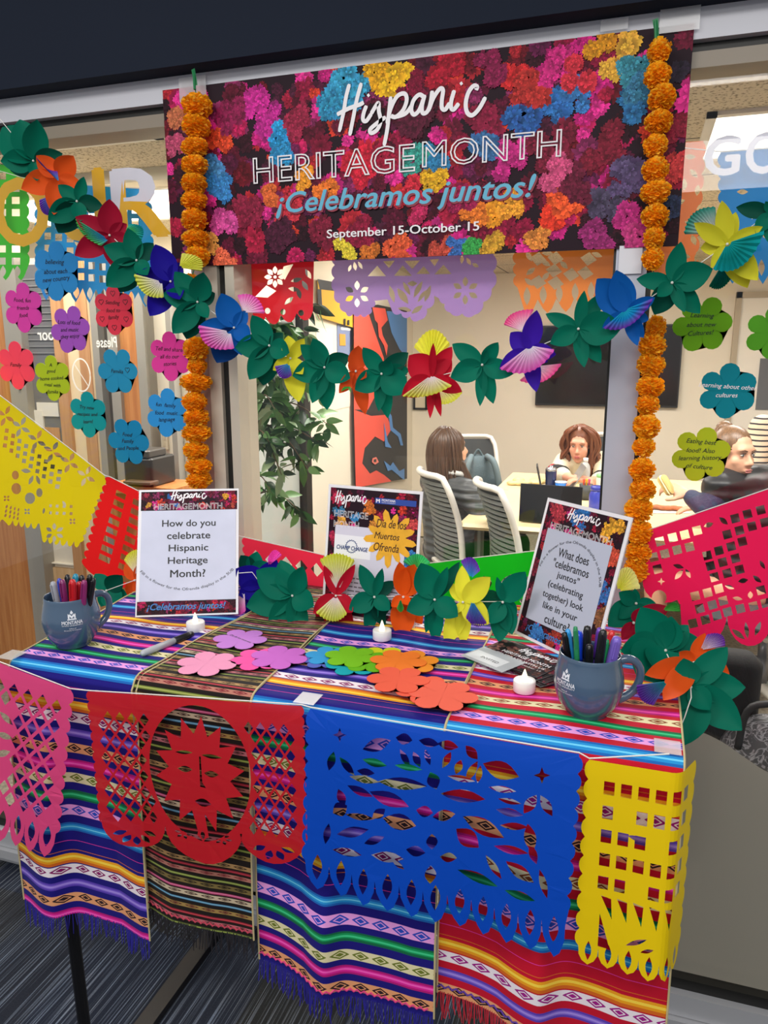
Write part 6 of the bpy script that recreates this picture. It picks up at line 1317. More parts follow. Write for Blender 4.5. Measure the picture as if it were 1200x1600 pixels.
hair_tubes(mb, gs, 10, .014, .007, rnd); mb.build('hair', hairm('brown', '4a3222'), p1, True)
# ---- woman with curly red-brown hair facing the window
hd = J(906, 696, 5.18); o = Vector((hd.x, hd.y, 0)); p2 = person('person with curly red brown hair in a cream jumper at the far side', o)
R2 = frame_of(radians(-6), radians(8)); hc = hd-o; f2 = None
sR, sL = J(884, 722, 5.28)-o, J(940, 722, 5.28)-o; ch = (sR+sL)/2+Vector((0, .02, -.06)); hip = ch+Vector((0, .20, -.44)); hip.z = .5
eR, eL = J(871, 741, 5.08)-o, J(945, 750, 5.06)-o; wR, wL = J(893, 748, 4.90)-o, J(922, 752, 4.86)-o
mb = MB(); f2 = head_volume(mb, hc, R2, .98); chain(mb, (hc+Vector((0, .02, -.06)), .05), (ch+Vector((0, 0, .08)), .05), (ch, .11), (hip, .13))
for s, e, w_ in ((sR, eR, wR), (sL, eL, wL)): chain(mb, (s, .05), (e, .042), (w_, .027))
hand(mb, wR, (.9, -.35, .15), (0, 0, 1), 1, .5, 1); hand(mb, wL, (-.85, -.4, .15), (0, 0, 1), 1, .5, -1)
for s in (-1, 1):
    k = Vector((hip.x+s*.1, hip.y-.42, .5)); chain(mb, (hip+Vector((s*.09, 0, 0)), .085), (k, .06), (k+Vector((0, .04, -.42)), .04), (k+Vector((0, -.10, -.46)), .03))
b2 = fuse('body', mb, SKIN2, p2, .0065, 6); face_parts(f2, R2, p2, '5a4a3a', '7a4a2a', 'b8605a')
mb = MB(); chain(mb, (hc+Vector((0, .025, -.105)), .062), (ch, .135), ((ch+hip)/2, .15), (hip, .15)); chain(mb, (sL, .075), (ch, .12), (sR, .075))
for s, e, w_ in ((sR, eR, wR), (sL, eL, wL)): chain(mb, (s, .078), (e, .064), (e*.55+w_*.45, .055))
jm = fuse('jumper', mb, M('jumper_cream', 'ddd0b4', .85, bump=(80, .4)), p2, .011)
for e, w_ in ((eR, wR), (eL, wL)):
    for a, b, m, r in ((-.08, .30, 'jumper_black', .068), (-.22, -.10, 'jumper_red', .0685)):
        q = lambda t_: e+(w_-e)*t_
        c = MB(); c.tube([q(a), q((a+b)/2), q(b)], r, 16); c.build('cuff_band', M(m, '17171c' if 'black' in m else 'a02a34', .85), jm, True)
mb = MB(); mb.ball(hc+R2@Vector((0, .026, .046)), (.086, .096, .094), 20, rot=R2.to_euler()); gs = []
for k in range(26):
    a = pi*(-.16+1.32*k/25); x, y = .086*cos(a), .02+.096*sin(a); sgn = 1 if x > 0 else -1; wv = .026*sin(k*2.3)
    gs.append([hc+R2@Vector(q) for q in ((x*.3, -.02+y*.2, .132), (x*.95+sgn*.006, y*.8-.01, .085), (x*1.12+wv, y*.95, .0), (x*1.2-wv, y*.98-.01, -.09), (x*1.15+wv, y*1.0-.02, -.17), (x*1.12-wv, y*.95-.04, -.24))])
hair_tubes(mb, gs, 11, .011, .0085, rnd); mb.build('hair', hairm('auburn', '6c3c22'), p2, True)
# ---- woman in the black vest, at the right
hd = J(1147, 711, 3.72); o = Vector((hd.x, hd.y, 0)); p3 = person('person in a black vest with hair tied up, holding a sandwich', o)
R3 = frame_of(radians(38), radians(2)); hc = hd-o
sR, sL = J(1126, 762, 3.64)-o, J(1196, 752, 3.86)-o; ch = (sR+sL)/2+Vector((0, .03, -.06)); hip = ch+Vector((.06, .03, -.42)); hip.z = .50
eR = J(1106, 797, 3.60)-o; wR = J(1078, 775, 3.70)-o; eL = J(1150, 820, 3.98)-o; wL = J(1110, 793, 4.05)-o
mb = MB(); f3 = head_volume(mb, hc, R3, .98); chain(mb, (hc+Vector((-.01, .02, -.05)), .05), (ch+Vector((0, 0, .1)), .055), (ch, .11), (hip, .13))
for s, e, w_ in ((sR, eR, wR), (sL, eL, wL)): chain(mb, (s, .05), (e, .042), (w_, .027))
hand(mb, wR, J(1050, 762, 3.72)-o-wR, (.2, -.6, .8), 1, .75, 1); hand(mb, wL, (-.95, -.1, -.05), (0, 0, 1), 1, .3, -1)
for s in (-1, 1):
    k = hip+Vector((-.40, .12+s*.1, .0)); chain(mb, (hip+Vector((0, s*.1, 0)), .085), (k, .06), (k+Vector((.02, 0, -.42)), .04), (k+Vector((-.1, 0, -.46)), .03))
fuse('body', mb, SKIN, p3, .0065, 6); face_parts(f3, R3, p3, '3a4a52', '6a4a32', 'b8706a')
mb = MB(); chain(mb, (hc+Vector((-.01, .02, -.125)), .068), (ch, .15), ((ch+hip)/2, .165), (hip, .165)); chain(mb, (sL, .085), (ch+Vector((0, 0, .03)), .13), (sR, .085))
fuse('vest', mb, puffer('vest_black', '1b1c20', 5), p3, .011)
mb = MB()
for s, e, w_ in ((sR, eR, wR), (sL, eL, wL)): chain(mb, (s, .066), (e, .052), (e*.12+w_*.88, .04))
fuse('sleeves', mb, M('sleeve_navy', '232a4a', .7, bump=(30, .3)), p3, .010)
mb = MB(); chain(mb, (hip, .165), (hip+Vector((-.36, .08, .0)), .09)); fuse('trousers', mb, M('trousers_dark', '23252c', .8), p3, .014)
mb = MB(); mb.ball(hc+R3@Vector((0, .027, .044)), (.083, .094, .090), 20, rot=R3.to_euler()); mb.ball(hc+R3@Vector((0, .075, .115)), (.040, .036, .032), 14, rot=R3.to_euler()); gs = []
for k in range(20):
    a = pi*(-.05+1.1*k/19); x = .083*cos(a); y0 = -.058+.02*abs(cos(a))
    gs.append([hc+R3@Vector(q) for q in ((x*.9, y0+.01, .095-.085*abs(cos(a))), (x*1.02, .0, .10-.06*abs(cos(a))), (x*.85, .06, .11-.03*abs(cos(a))), (x*.3, .08, .125))])
hair_tubes(mb, gs, 7, .005, .006, rnd); mb.build('hair', hairm('light brown', '6e5138'), p3, True)
sw = tag(MB().build('sandwich', M('bread', 'd9b46c', .8)), 'half eaten sandwich held in the hand of the person in the vest', 'food')
bpy.data.objects.remove(sw); wp = J(1041, 758, 3.70)
s_ = thing('sandwich', 'half eaten sandwich held by the person in the black vest', 'food', wp, (0, radians(55), radians(-20)))
MB().rbox((0, 0, .010), (.10, .06, .014), .02, 4).build('bread', M('bread', 'd9b46c', .8, noise=(30, .15)), s_, True); MB().rbox((0, 0, -.010), (.10, .06, .014), .02, 4).build('bread', M('bread', 'd9b46c', .8, noise=(30, .15)), s_, True)
MB().rbox((0, 0, 0), (.104, .064, .008), .02, 4).build('filling', M('filling_cream', 'efe2ae', .6), s_)
# ---- striped jumper, at the right edge
hd = J(1238, 612, 4.55); o = Vector((hd.x, hd.y, 0)); p4 = person('person in a cream and black striped jumper, cut by the right picture edge', o); hc = hd-o
R4 = frame_of(radians(-30), radians(14)); sR, sL = J(1192, 668, 4.48)-o, J(1262, 672, 4.70)-o; ch = (sR+sL)/2+Vector((.01, .02, -.09)); hip = ch+Vector((.12, .05, -.36))
eR = J(1176, 738, 4.42)-o; wR = J(1226, 752, 4.30)-o; eL = J(1270, 750, 4.62)-o; wL = J(1236, 756, 4.34)-o
mb = MB(); head_volume(mb, hc, R4); chain(mb, (hc, .05), (ch+Vector((0, 0, .1)), .055), (ch, .11), (hip, .13))
for s, e, w_ in ((sR, eR, wR), (sL, eL, wL)): chain(mb, (s, .05), (e, .042), (w_, .028))
hand(mb, wR, (.7, -.3, -.3), (0, -.3, .9), 1, .5, 1); hand(mb, wL, (-.6, -.4, -.3), (0, -.3, .9), 1, .5, -1)
for s in (-1, 1): k = hip+Vector((.02, s*.1, -.40)); chain(mb, (hip+Vector((0, s*.09, 0)), .09), (k, .062), (Vector((k.x, k.y, .07)), .042), (Vector((k.x-.14, k.y-.03, .03)), .03))
fuse('body', mb, SKIN, p4, .011)
mb = MB(); chain(mb, (hc+Vector((0, .02, -.13)), .065), (ch, .14), ((ch+hip)/2, .145), (hip, .15)); chain(mb, (sL, .07), (ch+Vector((0, 0, .03)), .12), (sR, .07))
for s, e, w_ in ((sR, eR, wR), (sL, eL, wL)): chain(mb, (s, .073), (e, .062), (e*.1+w_*.9, .042))
stm = bpy.data.materials.new('striped_knit'); stm.use_nodes = True; nt = stm.node_tree; bs = nt.nodes['Principled BSDF']; tc = nt.nodes.new('ShaderNodeTexCoord'); wv = nt.nodes.new('ShaderNodeTexWave'); wv.bands_direction = 'Z'
wv.inputs['Scale'].default_value = 11; wv.inputs['Distortion'].default_value = .6; wv.inputs['Detail Scale'].default_value = 1.2; rr = nt.nodes.new('ShaderNodeValToRGB'); rr.color_ramp.interpolation = 'CONSTANT'; rr.color_ramp.elements[0].color = lin('2a2830'); rr.color_ramp.elements[1].position = .2; rr.color_ramp.elements[1].color = lin('e2c8ae')
nt.links.new(tc.outputs['Object'], wv.inputs[0]); nt.links.new(wv.outputs['Fac'], rr.inputs[0]); nt.links.new(rr.outputs[0], bs.inputs['Base Color']); bs.inputs['Roughness'].default_value = .85
fuse('striped_jumper', mb, stm, p4, .011); mb = MB()
for s in (-1, 1): k = hip+Vector((.02, s*.1, -.40)); chain(mb, (hip+Vector((0, s*.09, 0)), .11), (k, .08), (Vector((k.x, k.y, .10)), .06))
fuse('trousers', mb, M('trousers_dark', '23252c', .8), p4, .014)
mb = MB(); mb.ball(hc+R4@Vector((0, .026, .036)), (.086, .098, .096), 18, rot=R4.to_euler()); hair_tubes(mb, [[hc+R4@Vector(q) for q in ((.03*k, .0, .13), (.06*k/1.5, .09, .06), (.055*k/1.5, .10, -.08), (.05*k/1.5, .10, -.2))] for k in (-2, -1, 0, 1, 2)], 10, .012, .008, rnd); mb.build('hair', hairm('dark', '3a2a20'), p4, True)
# ---- backpack on the far chair
t = thing('backpack', 'blue grey backpack resting on the far left chair', 'backpack', cb.location+Vector((.02, -.10, .47)), (0, 0, radians(205-180)))
BP = M('backpack_fabric', '4e5f66', .75, noise=(20, .15), bump=(40, .3)); mb = MB(); mb.ball((0, .02, .21), (.17, .10, .22), 20).rbox((0, .02, .16), (.32, .18, .28), .07, 4); fuse('bag', mb, BP, t, .014, 4)
mb = MB(); mb.ball((0, -.08, .13), (.12, .05, .12), 16); fuse('front_pocket', mb, BP, t, .014, 3)
for s in (-1, 1): MB().tube(catmull([(s*.05, -.02, .42), (s*.09, -.10, .38), (s*.125, -.125, .22), (s*.13, -.09, .06)], 5), [.012]+[.022]*14+[.012], 8).build('strap', M('backpack_strap', '5f7178', .7), t, True)
MB().tube(catmull([(-.03, .0, .42), (0, .0, .46), (.03, .0, .42)], 5), .008, 8).build('handle', BP, t)
# ---- things on the table
def on(px, py, dz=0): return T(px, py, TT+.001+dz)
lp = thing('laptop', 'open black laptop seen from behind at the near end of the table', 'laptop', on(860, 818), (0, 0, radians(-4)))
W_ = .31; MB().rbox((0, .10, .008), (W_, .22, .015), .012, 3).build('keyboard_base', M('laptop_black', '1a1b1e', .35), lp)
MB().rbox((0, -.03, .105), (W_, .008, .195), .01, 3, rot=(radians(-4), 0, 0)).build('lid', M('laptop_black', '1a1b1e', .3), lp)
lp = thing('laptop', 'grey laptop seen edge on in front of the curly haired person', 'laptop', on(889, 765), (0, 0, radians(102)))
MB().rbox((0, .08, .008), (.20, .16, .014), .012, 3).build('keyboard_base', M('laptop_silver', '9a9c9e', .35, metal=.4), lp); MB().rbox((0, -.045, .085), (.20, .007, .17), .01, 3, rot=(radians(30), 0, 0)).build('lid', M('laptop_silver', '9a9c9e', .35, metal=.4), lp)
tb = thing('tablet', 'small dark tablet standing on the table left of the navy tumbler', 'tablet', on(841, 762), (0, 0, radians(97)))
MB().rbox((0, 0, .085), (.14, .01, .13), .01, 3, rot=(radians(-12), 0, 0)).build('screen_case', M('tablet_dark', '2c2e32', .4), tb); MB().rbox((0, .05, .006), (.14, .1, .01), .01, 3).build('stand', M('tablet_dark', '2c2e32', .4), tb)
t = thing('tumbler', 'tall navy tumbler with a steel lid on the table', 'tumbler', on(860, 764)); MB().lathe([(0, 0), (.030, 0), (.033, .01), (.036, .115), (.036, .118)], 24).build('body', M('tumbler_navy', '202c5a', .25, metal=.3), t, True); MB().lathe([(.037, .117), (.037, .128), (.03, .138), (.012, .14), (.012, .15), (0, .15)], 24).build('lid', M('tumbler_steel', '9a9ea4', .25, metal=.8), t, True)
t = thing('cup', 'small bright blue cup right of the navy tumbler', 'cup', on(876, 767)); MB().lathe([(0, 0), (.030, 0), (.036, .055), (.034, .055), (.028, .004), (0, .004)], 24).build('wall', M('cup_blue', '2a7ad8', .4), t, True); MB().lathe([(.0345, .054), (.0375, .055), (.0375, .060), (.034, .060)], 24).build('rim', M('cup_white', 'e8e8ea', .4), t, True)
t = thing('water_bottle', 'clear water bottle with a white cap before the curly haired person', 'bottle', on(913, 761)); MB().lathe([(0, 0), (.03, 0), (.033, .01), (.031, .06), (.033, .11), (.028, .14), (.013, .165)], 20).build('bottle', M('clear_plastic', 'dfe6ea', .1, alpha=.45), t, True); MB().lathe([(.015, .165), (.016, .19), (0, .192)], 16).build('cap', M('cup_white', 'e8e8ea', .4), t, True)
t = thing('pen_cup', 'dark mesh cup of coloured things right of the black laptop', 'pen cup', on(915, 780)); MB().lathe([(0, 0), (.038, 0), (.040, .09), (.037, .09), (.035, .004), (0, .004)], 20).build('cup', M('mesh_grey', '4a4e50', .5, metal=.3), t, True)
for k, (dx, c, lab) in enumerate(((-.015, 'e0503a', 'red'), (.0, 'e8b020', 'yellow'), (.016, 'd84a80', 'pink'))):
    u = tag(MB().lathe([(0, 0), (.005, .01), (.005, .10), (.009, .112), (0, .118)], 10).build('marker', M('desk_'+lab, c, .4), None, True), lab+' marker standing in the dark mesh cup', 'pen'); u.location = on(915, 780)+Vector((dx, .004*k-.004, .006))
t = thing('water_bottle', 'blue plastic bottle at the near right of the table, beside the grey post', 'bottle', on(932, 797)); MB().lathe([(0, 0), (.040, 0), (.044, .01), (.044, .085), (.036, .105), (.034, .11)], 24).build('body', M('bottle_blue', '3a48b8', .15, alpha=.9), t, True); MB().lathe([(.036, .11), (.039, .112), (.039, .13), (.034, .135), (0, .135)], 24).build('lid', M('bottle_lid_blue', '2a389c', .3), t, True)
t = thing('wipes_canister', 'white canister with a green lid standing behind the blue bottle', 'canister', on(940, 772)); MB().lathe([(0, 0), (.036, 0), (.037, .10), (.036, .105)], 22).build('body', M('canister_white', 'dfe8e2', .4), t, True); MB().lathe([(.037, .105), (.038, .125), (0, .128)], 22).build('lid', M('canister_green', '8cc890', .4), t, True)
MBx = MB(); rr_ = random.Random(2); c = on(822, 756)
mb = MB(); [mb.ball((rr_.uniform(-.09, .09), rr_.uniform(-.07, .07), .012), (rr_.uniform(.03, .05), rr_.uniform(.03, .05), rr_.uniform(.012, .026)), 10) for _ in range(9)]
w_ = fuse('food_wrapper', mb, M('wrapper_yellow', 'd9c48a', .6, noise=(14, .3)), None, .008, 2); w_.location = c; tag(w_, 'crumpled pale yellow food wrapper at the far left of the table', 'food wrapper')
o = tag(MB().rbox((0, 0, .002), (.22, .16, .003), .01, 2).build('paper', M('paper_white', 'e8e3d6', .6)), 'white paper under the food at the right end of the table', 'paper'); o.location = on(1040, 798); o.rotation_euler = (0, 0, .3)
mb = MB(); [mb.ball((-.07+.03*k, .01*sin(k*2), .014), (.03, .024, .014), 10) for k in range(6)]
o = fuse('sandwich_half', mb, M('browned_bread', 'a8623a', .7, noise=(30, .3)), None, .006, 2); o.location = on(1038, 797, .004); tag(o, 'long browned sandwich lying on the white paper', 'food')
# ---- back wall
tv = thing('television', 'large black wall television behind the grey post', 'television', (P(948, 572, BACK-.03).x, BACK-.03, P(948, 572, BACK-.03).z))
hw = (P(1060, 572, BACK-.05).x-P(835, 572, BACK-.05).x)/2; hh = (P(900, 508, BACK-.05).z-P(900, 634, BACK-.05).z)/2
MB().rbox((0, 0, 0), (2*hw, .05, 2*hh), .004, 2).build('cabinet', M('tv_black', '141315', .35), tv); MB().bbox((-hw+.012, -.028, -hh+.018), (hw-.012, -.0255, hh-.012)).build('screen', M('tv_screen', '1c1715', .12), tv)
a, b = P(646, 640, BACK-.02), P(668, 603, BACK-.02); c = (a+b)/2; t = thing('picture_frame', 'small black picture frame on the back wall under the red flower', 'picture frame', c)
w2, h2 = (b.x-a.x)/2, (b.z-a.z)/2; MB().bbox((-w2, -.01, -h2), (w2, .01, -h2+.02)).bbox((-w2, -.01, h2-.02), (w2, .01, h2)).bbox((-w2, -.01, -h2), (-w2+.02, .01, h2)).bbox((w2-.02, -.01, -h2), (w2, .01, h2)).build('frame', M('frame_black', '1a1818', .4), t); MB().bbox((-w2+.02, -.004, -h2+.02), (w2-.02, .01, h2-.02)).build('print', M('print_cream', 'd9ccb0', .6), t)
for k, (py0, py1, lab) in enumerate(((795, 832, 'lower beige file box on the floor by the back wall'), (768, 794, 'upper beige file box stacked by the back wall'))):
    a, b = P(660, py1, 6.4), P(688, py0, 6.4); t = thing('file_box', lab, 'box', ((a.x+b.x)/2, 6.4, max(a.z, 0.005)), (0, 0, .1), 'file boxes'); W_, H_ = (b.x-a.x), b.z-max(a.z, .005)
    MB().rbox((0, 0, H_*.4), (W_, .3, H_*.8), .01, 2).build('body', M('box_beige', 'c9b894', .7), t); MB().rbox((0, 0, H_*.89), (W_*1.06, .32, H_*.2), .01, 2).build('lid', M('box_lid', 'bfae8a', .7), t); MB().rbox((0, -.152, H_*.5), (W_*.4, .006, H_*.2), .004, 2).build('label_holder', M('print_cream', 'd9ccb0', .6), t)
d = tag(MB().bbox((P(1150, 560, BACK).x, BACK-.03, 0), (P(1215, 560, BACK).x, BACK-.005, 2.05)).build('door_4', M('white_door', 'ece6da', .5)), kind='structure')
MB().bbox((P(1141, 560, BACK).x, BACK-.05, 0), (P(1150, 560, BACK).x, BACK, 2.1)).bbox((P(1141, 560, BACK).x, BACK-.05, 2.05), (P(1230, 560, BACK).x, BACK, 2.1)).build('door_frame', M('door_frame_beige', 'b3a58c', .5), d)
mb = MB(); a, b = P(1180, 640, BACK-.032), P(1215, 560, BACK-.032); mb.bbox((a.x, BACK-.04, a.z), (b.x, BACK-.03, b.z)); mb.build('door_glass', M('dim_glass', '6c6d70', .12), d)
# ---- side wall: tall glass panel with a black frame, notices, painted cloth
def on_wall(name, pxr, mat, t=.01, off=.0, parent=None, origin=None, pts=None):
    """rectangle on the side wall from its left, right, top and bottom pixels"""
    x0, x1, y0, y1 = pxr; a, b = LW(x0, (y0+y1)/2), LW(x1, (y0+y1)/2); z1, z0 = LW((x0+x1)/2, y0).z, LW((x0+x1)/2, y1).z
    s0, s1 = (a-WA).dot(WD), (b-WA).dot(WD); mb = MB(); o = origin or Vector((0, 0, 0)); q = lambda s, n, z: WA+WD*s+WN*n+Vector((0, 0, z))-o
    n0, n1 = off+.001, off+t; mb.add([q(s0, n0, z0), q(s1, n0, z0), q(s1, n0, z1), q(s0, n0, z1), q(s0, n1, z0), q(s1, n1, z0), q(s1, n1, z1), q(s0, n1, z1)], [(0, 3, 2, 1), (4, 5, 6, 7), (0, 1, 5, 4), (1, 2, 6, 5), (2, 3, 7, 6), (3, 0, 4, 7)])
    return mb.build(name, mat, parent)
g = tag(on_wall('window_5', (380, 466, 470, 900), M('pale_glass_panel', 'b9beb8', .15), .012), kind='structure')
on_wall('black_mullion', (467, 476, 410, 905), BLK, .05, 0, g)
for pxr, c, lab, nm in (((497, 522, 513, 600), 'f0ece2', 'white notice sheet on the side wall left of the painted cloth', 'notice'), ((529, 552, 508, 560), '7a86a8', 'blue grey flyer with an orange picture beside the painted cloth', 'flyer'), ((506, 550, 610, 640), 'e8e2d2', 'small white notice low on the side wall', 'notice')):
    o = LW((pxr[0]+pxr[1])/2, (pxr[2]+pxr[3])/2, 0); t = thing(nm, lab, 'notice', o); on_wall('sheet', pxr, M('sheet_'+c, c, .6), .004, 0, t, o)
    if nm == 'flyer': on_wall('picture', (532, 541, 522, 540), M('flyer_orange', 'e0963a', .6), .007, 0, t, o); on_wall('heading', (534, 550, 512, 516), M('sheet_f0ece2', 'f0ece2', .6), .007, 0, t, o)
def painted(name, label, base, bc, polys, pxq, back):
    o = LW(base[0], base[1], 0); t = thing(name, label, 'wall art', o); mbs = {}
    def w3(px, py, n): return LW(px, py, back+n)-o
    vs_, fs = [], []
    mb = MB(); mb.add([w3(*p, .012) for p in pxq]+[w3(*p, .002) for p in pxq], [tuple(range(len(pxq)))]+[(i, len(pxq)+i, len(pxq)+(i+1) % len(pxq), (i+1) % len(pxq)) for i in range(len(pxq))]); mb.build('cloth', M('art_'+bc, bc, .7), t)
    mb = MB()
    for k, (c, pts) in enumerate(polys):
        v2, f2 = sheet2d([(p[0], -p[1]) for p in pts], []); mb.add([w3(x, -y, .0135+.0008*k) for x, y in v2], f2, 0, c)
    mb.build('painted_shapes', M('poster_paint', rough=.6, vcol=True), t); return t
painted('painted_cloth', 'tall red, black and blue painted cloth hanging on the side wall', (594, 620), '262424', [
    ('e8503e', [(553, 482), (572, 478), (586, 520), (600, 560), (596, 600), (575, 640), (553, 640)]), ('4a86c8', [(604, 486), (636, 488), (636, 560), (624, 545), (612, 520)]), ('e8503e', [(582, 480), (602, 482), (606, 500), (596, 512), (586, 500)]),
    ('e8503e', [(553, 640), (580, 650), (604, 648), (612, 670), (600, 690), (586, 682), (570, 700), (566, 724), (578, 740), (588, 735), (600, 742), (612, 752), (556, 762)]), ('4a86c8', [(606, 640), (612, 650), (614, 668), (626, 678), (630, 696), (626, 696), (622, 682), (610, 672)]), ('4a86c8', [(600, 720), (610, 728), (614, 722), (624, 736), (632, 732), (632, 750), (626, 746), (622, 742), (612, 734), (606, 736)]),
    ('e8503e', [(590, 502), (594, 500), (598, 524), (606, 540), (604, 556), (600, 540), (592, 526)]), ('4a86c8', [(600, 660), (606, 690), (612, 700), (602, 698)]), ('e87a6a', [(582, 716), (588, 714), (592, 722), (586, 726), (581, 722)]), ('1e1c1c', [(584, 718), (588, 717), (588, 722), (584, 722)])],
    [(553, 481), (590, 476), (636, 486), (636, 748), (610, 752), (555, 763)], .02)
painted('painted_board', 'yellow board with black lettering strokes high on the side wall', (524, 472), 'd9a61e', [('1c1a18', [(496, 436), (552, 446), (552, 458), (500, 452)]), ('1c1a18', [(496, 452), (502, 452), (504, 488), (498, 488)]), ('1c1a18', [(537, 498), (540, 498), (540, 508), (537, 508)]), ('1c1a18', [(543, 500), (546, 500), (546, 508), (543, 508)])],
    [(496, 436), (552, 446), (552, 512), (500, 496)], .012)
# ---- fig tree
FX = P(388, 800, 2.42); o = Vector((FX.x, 2.42, 0)); ft = thing('potted_fig_tree', 'leafy artificial fig tree standing just behind the middle pane at its left', 'potted tree', o)
MB().lathe([(0, 0), (.12, 0), (.15, .28), (.16, .30), (.14, .30), (.13, .26), (0, .26)], 28).build('pot', M('pot_dark', '3a332c', .5), ft, True); MB().lathe([(0, .27), (.128, .268)], 20).build('moss', M('moss', '5a4e32', .9, bump=(60, .6)), ft)
def fp(px, py, dy=0): return P(px, py, 2.42+dy)-o
trunk = catmull([(0, 0, .25), fp(386, 850), fp(388, 790, .01), fp(394, 720), fp(398, 660, .02), fp(404, 600), fp(410, 540, .02)], 6)
mb = MB(); mb.tube(trunk, [.022-.013*i/(len(trunk)-1) for i in range(len(trunk))], 10); mb.tube(catmull([(.012, .01, .25), fp(394, 840, .02), fp(384, 760, .02), fp(390, 690, .03)], 6), .011, 8); mb.build('trunk', wood('fig_bark', '5a4436', '7a6250', 20, (3, 3, 1)), ft, True)
twigs = []; rnd = random.Random(11)
for (sx, sy), (ex_, ey), dy, n in (((396, 690), (498, 690), -.05, 20), ((398, 660), (482, 735), -.08, 26), ((400, 640), (515, 665), -.02, 18), ((402, 610), (470, 600), -.10, 22), ((404, 590), (500, 620), .04, 16), ((396, 680), (440, 742), -.10, 20), ((404, 570), (440, 505), -.04, 22), ((408, 545), (480, 520), .02, 16), ((392, 700), (376, 640), -.06, 18), ((400, 630), (376, 560), -.02, 20), ((405, 560), (385, 490), .04, 18), ((388, 780), (468, 798), -.05, 13), ((388, 790), (380, 745), -.08, 14), ((390, 760), (425, 770), -.08, 10), ((400, 640), (430, 640), -.14, 20), ((394, 700), (420, 690), -.12, 18), ((402, 600), (415, 560), -.12, 20), ((388, 800), (376, 830), -.06, 10), ((406, 560), (430, 545), .10, 18), ((396, 670), (384, 700), .08, 16), ((408, 520), (500, 478), -.04, 14), ((400, 620), (365, 600), .06, 18), ((398, 650), (450, 660), -.05, 22), ((398, 650), (365, 680), .02, 18)):
    a, b = fp(sx, sy), fp(ex_, ey, dy); m = (a+b)/2+Vector((0, 0, .05)); twigs.append((catmull([a, m, b], 8), n))
mb = MB(); [mb.tube(tw, [.004-.0028*i/(len(tw)-1) for i in range(len(tw))], 6) for tw, _ in twigs]; mb.build('branches', M('twig_brown', '6a5640', .7), ft, True)
mb = MB()
for tw, n in twigs:
    for k in range(int(n*1.5)+4):
        p = tw[min(len(tw)-1, int((.2+.8*k/(int(n*1.5)+3))*(len(tw)-1)))]; d = Vector((rnd.gauss(0, .8), rnd.gauss(0, .6), rnd.uniform(-1.3, .25))).normalized(); L = rnd.uniform(.045, .08); st = p+d*.014
        fc = Vector((rnd.gauss(0, .6), rnd.gauss(-.6, .5), rnd.uniform(.1, 1))).normalized(); c = jit(rnd.choice(('2f5a2e', '3a6a34', '4a7a3c', '28482c', '5a8a48', '24402a', '6a9a58', '8aa878')), .2, rnd)
        n_ = (fc-d*fc.dot(d)).normalized(); sd = d.cross(n_); W_ = L*.42; vs_ = []
        for i in range(6):
            t_ = i/5; wq = W_*.5*sin(pi*min(1, (t_*.94+.05)**.75)); q = st+d*(L*t_)-n_*(.16*L*t_*t_)
            vs_ += [q+sd*wq+n_*wq*.25, q, q-sd*wq+n_*wq*.25]
        mb.add(vs_, [(3*i+j, 3*i+j+1, 3*i+4+j, 3*i+3+j) for i in range(5) for j in range(2)], 0, c)
mb.build('foliage', M('fig_leaf', rough=.35, trans=.15, vcol=True), ft, True)
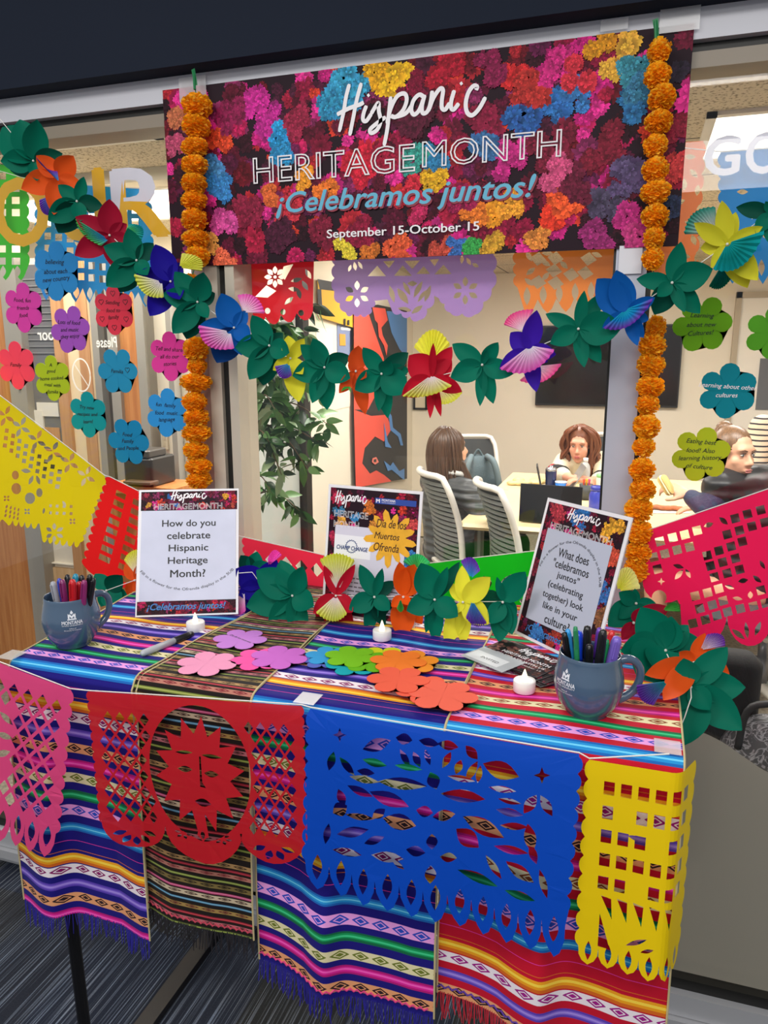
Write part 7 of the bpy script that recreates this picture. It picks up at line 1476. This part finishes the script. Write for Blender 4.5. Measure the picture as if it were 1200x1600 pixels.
# ---- black chair and patterned bag close behind the right pane
a, b = P(965, 1005, 2.02), P(1182, 1165, 2.02); o = Vector(((a.x+b.x)/2, 2.25, 0)); W_ = b.x-a.x
t = thing('lounge_chair', 'black upholstered chair just behind the right pane', 'chair', o, (0, 0, 0)); top = a.z
MB().rbox((0, -.20, (top+.22)/2), (W_, .11, top-.22), .05, 5).build('back_cushion', M('black_upholstery', '131316', .85, bump=(90, .2)), t, True)
MB().rbox((0, .08, .32), (W_, .52, .16), .05, 5).build('seat_cushion', M('black_upholstery', '131316', .85), t, True)
for sx in (-1, 1):
    for y in (-.2, .3): MB().tube([(sx*(W_/2-.05), y, .24), (sx*(W_/2-.04), y, 0)], [.02, .014], 10).build('leg', M('chair_leg_black', '1c1c1e', .4), t)
c = P(1200, 1135, 1.98); t = thing('tote_bag', 'grey patterned bag leaning beside the black chair behind the right pane', 'bag', (c.x+.01, 1.99, 0))
pat = bpy.data.materials.new('scroll_fabric'); pat.use_nodes = True; nt = pat.node_tree; bs = nt.nodes['Principled BSDF']; v = nt.nodes.new('ShaderNodeTexNoise'); v.inputs['Scale'].default_value = 26; v.inputs['Distortion'].default_value = 2.5; rr = nt.nodes.new('ShaderNodeValToRGB'); e = rr.color_ramp.elements; e[0].color = lin('3a3a3e'); e[1].color = lin('3e3e42'); e[0].position = .42; e[1].position = .56; e.new(.49).color = lin('94949a')
tcx = nt.nodes.new('ShaderNodeTexCoord'); nt.links.new(tcx.outputs['Object'], v.inputs['Vector']); nt.links.new(v.outputs[0], rr.inputs[0]); nt.links.new(rr.outputs[0], bs.inputs['Base Color'])
mb = MB(); mb.rbox((0, 0, .31), (.26, .16, .60), .06, 4); mb.ball((0, 0, .56), (.13, .08, .14), 16); fuse('bag', mb, pat, t, .014, 5); MB().tube(catmull([(-.08, -.05, .62), (-.06, -.06, .74), (.05, -.06, .74), (.08, -.05, .62)], 6), .009, 8).build('strap', M('strap_dark', '222226', .6), t, True)
# ---- dark shelf unit beyond the oak door at the left
t = thing('counter_printer', 'dark printer on a shelf beyond the oak door, above the red pennant', 'printer', P(236, 755, 2.5), (0, 0, 0))
MB().rbox((0, 0, .055), (.13, .16, .11), .012, 3).build('body', M('printer_dark', '2e2b29', .4), t); MB().rbox((.0, -.02, .125), (.11, .12, .03), .01, 3).build('top_cover', M('printer_lid', '4a4642', .35), t); MB().rbox((.02, -.09, .02), (.12, .06, .012), .004, 2).build('paper_tray', M('printer_tray', '5a4636', .5), t)
o = tag(MB().bbox((-.16, -.08, -.03), (.16, .12, 0)).bbox((-.15, -.06, -P(236, 755, 2.5).z+.0), (-.12, .1, -.03)).bbox((.12, -.06, -P(236, 755, 2.5).z), (.15, .1, -.03)).build('side_table', OAK), 'small oak side table holding the dark printer', 'table'); o.location = P(236, 755, 2.5)-Vector((0, 0, .001))
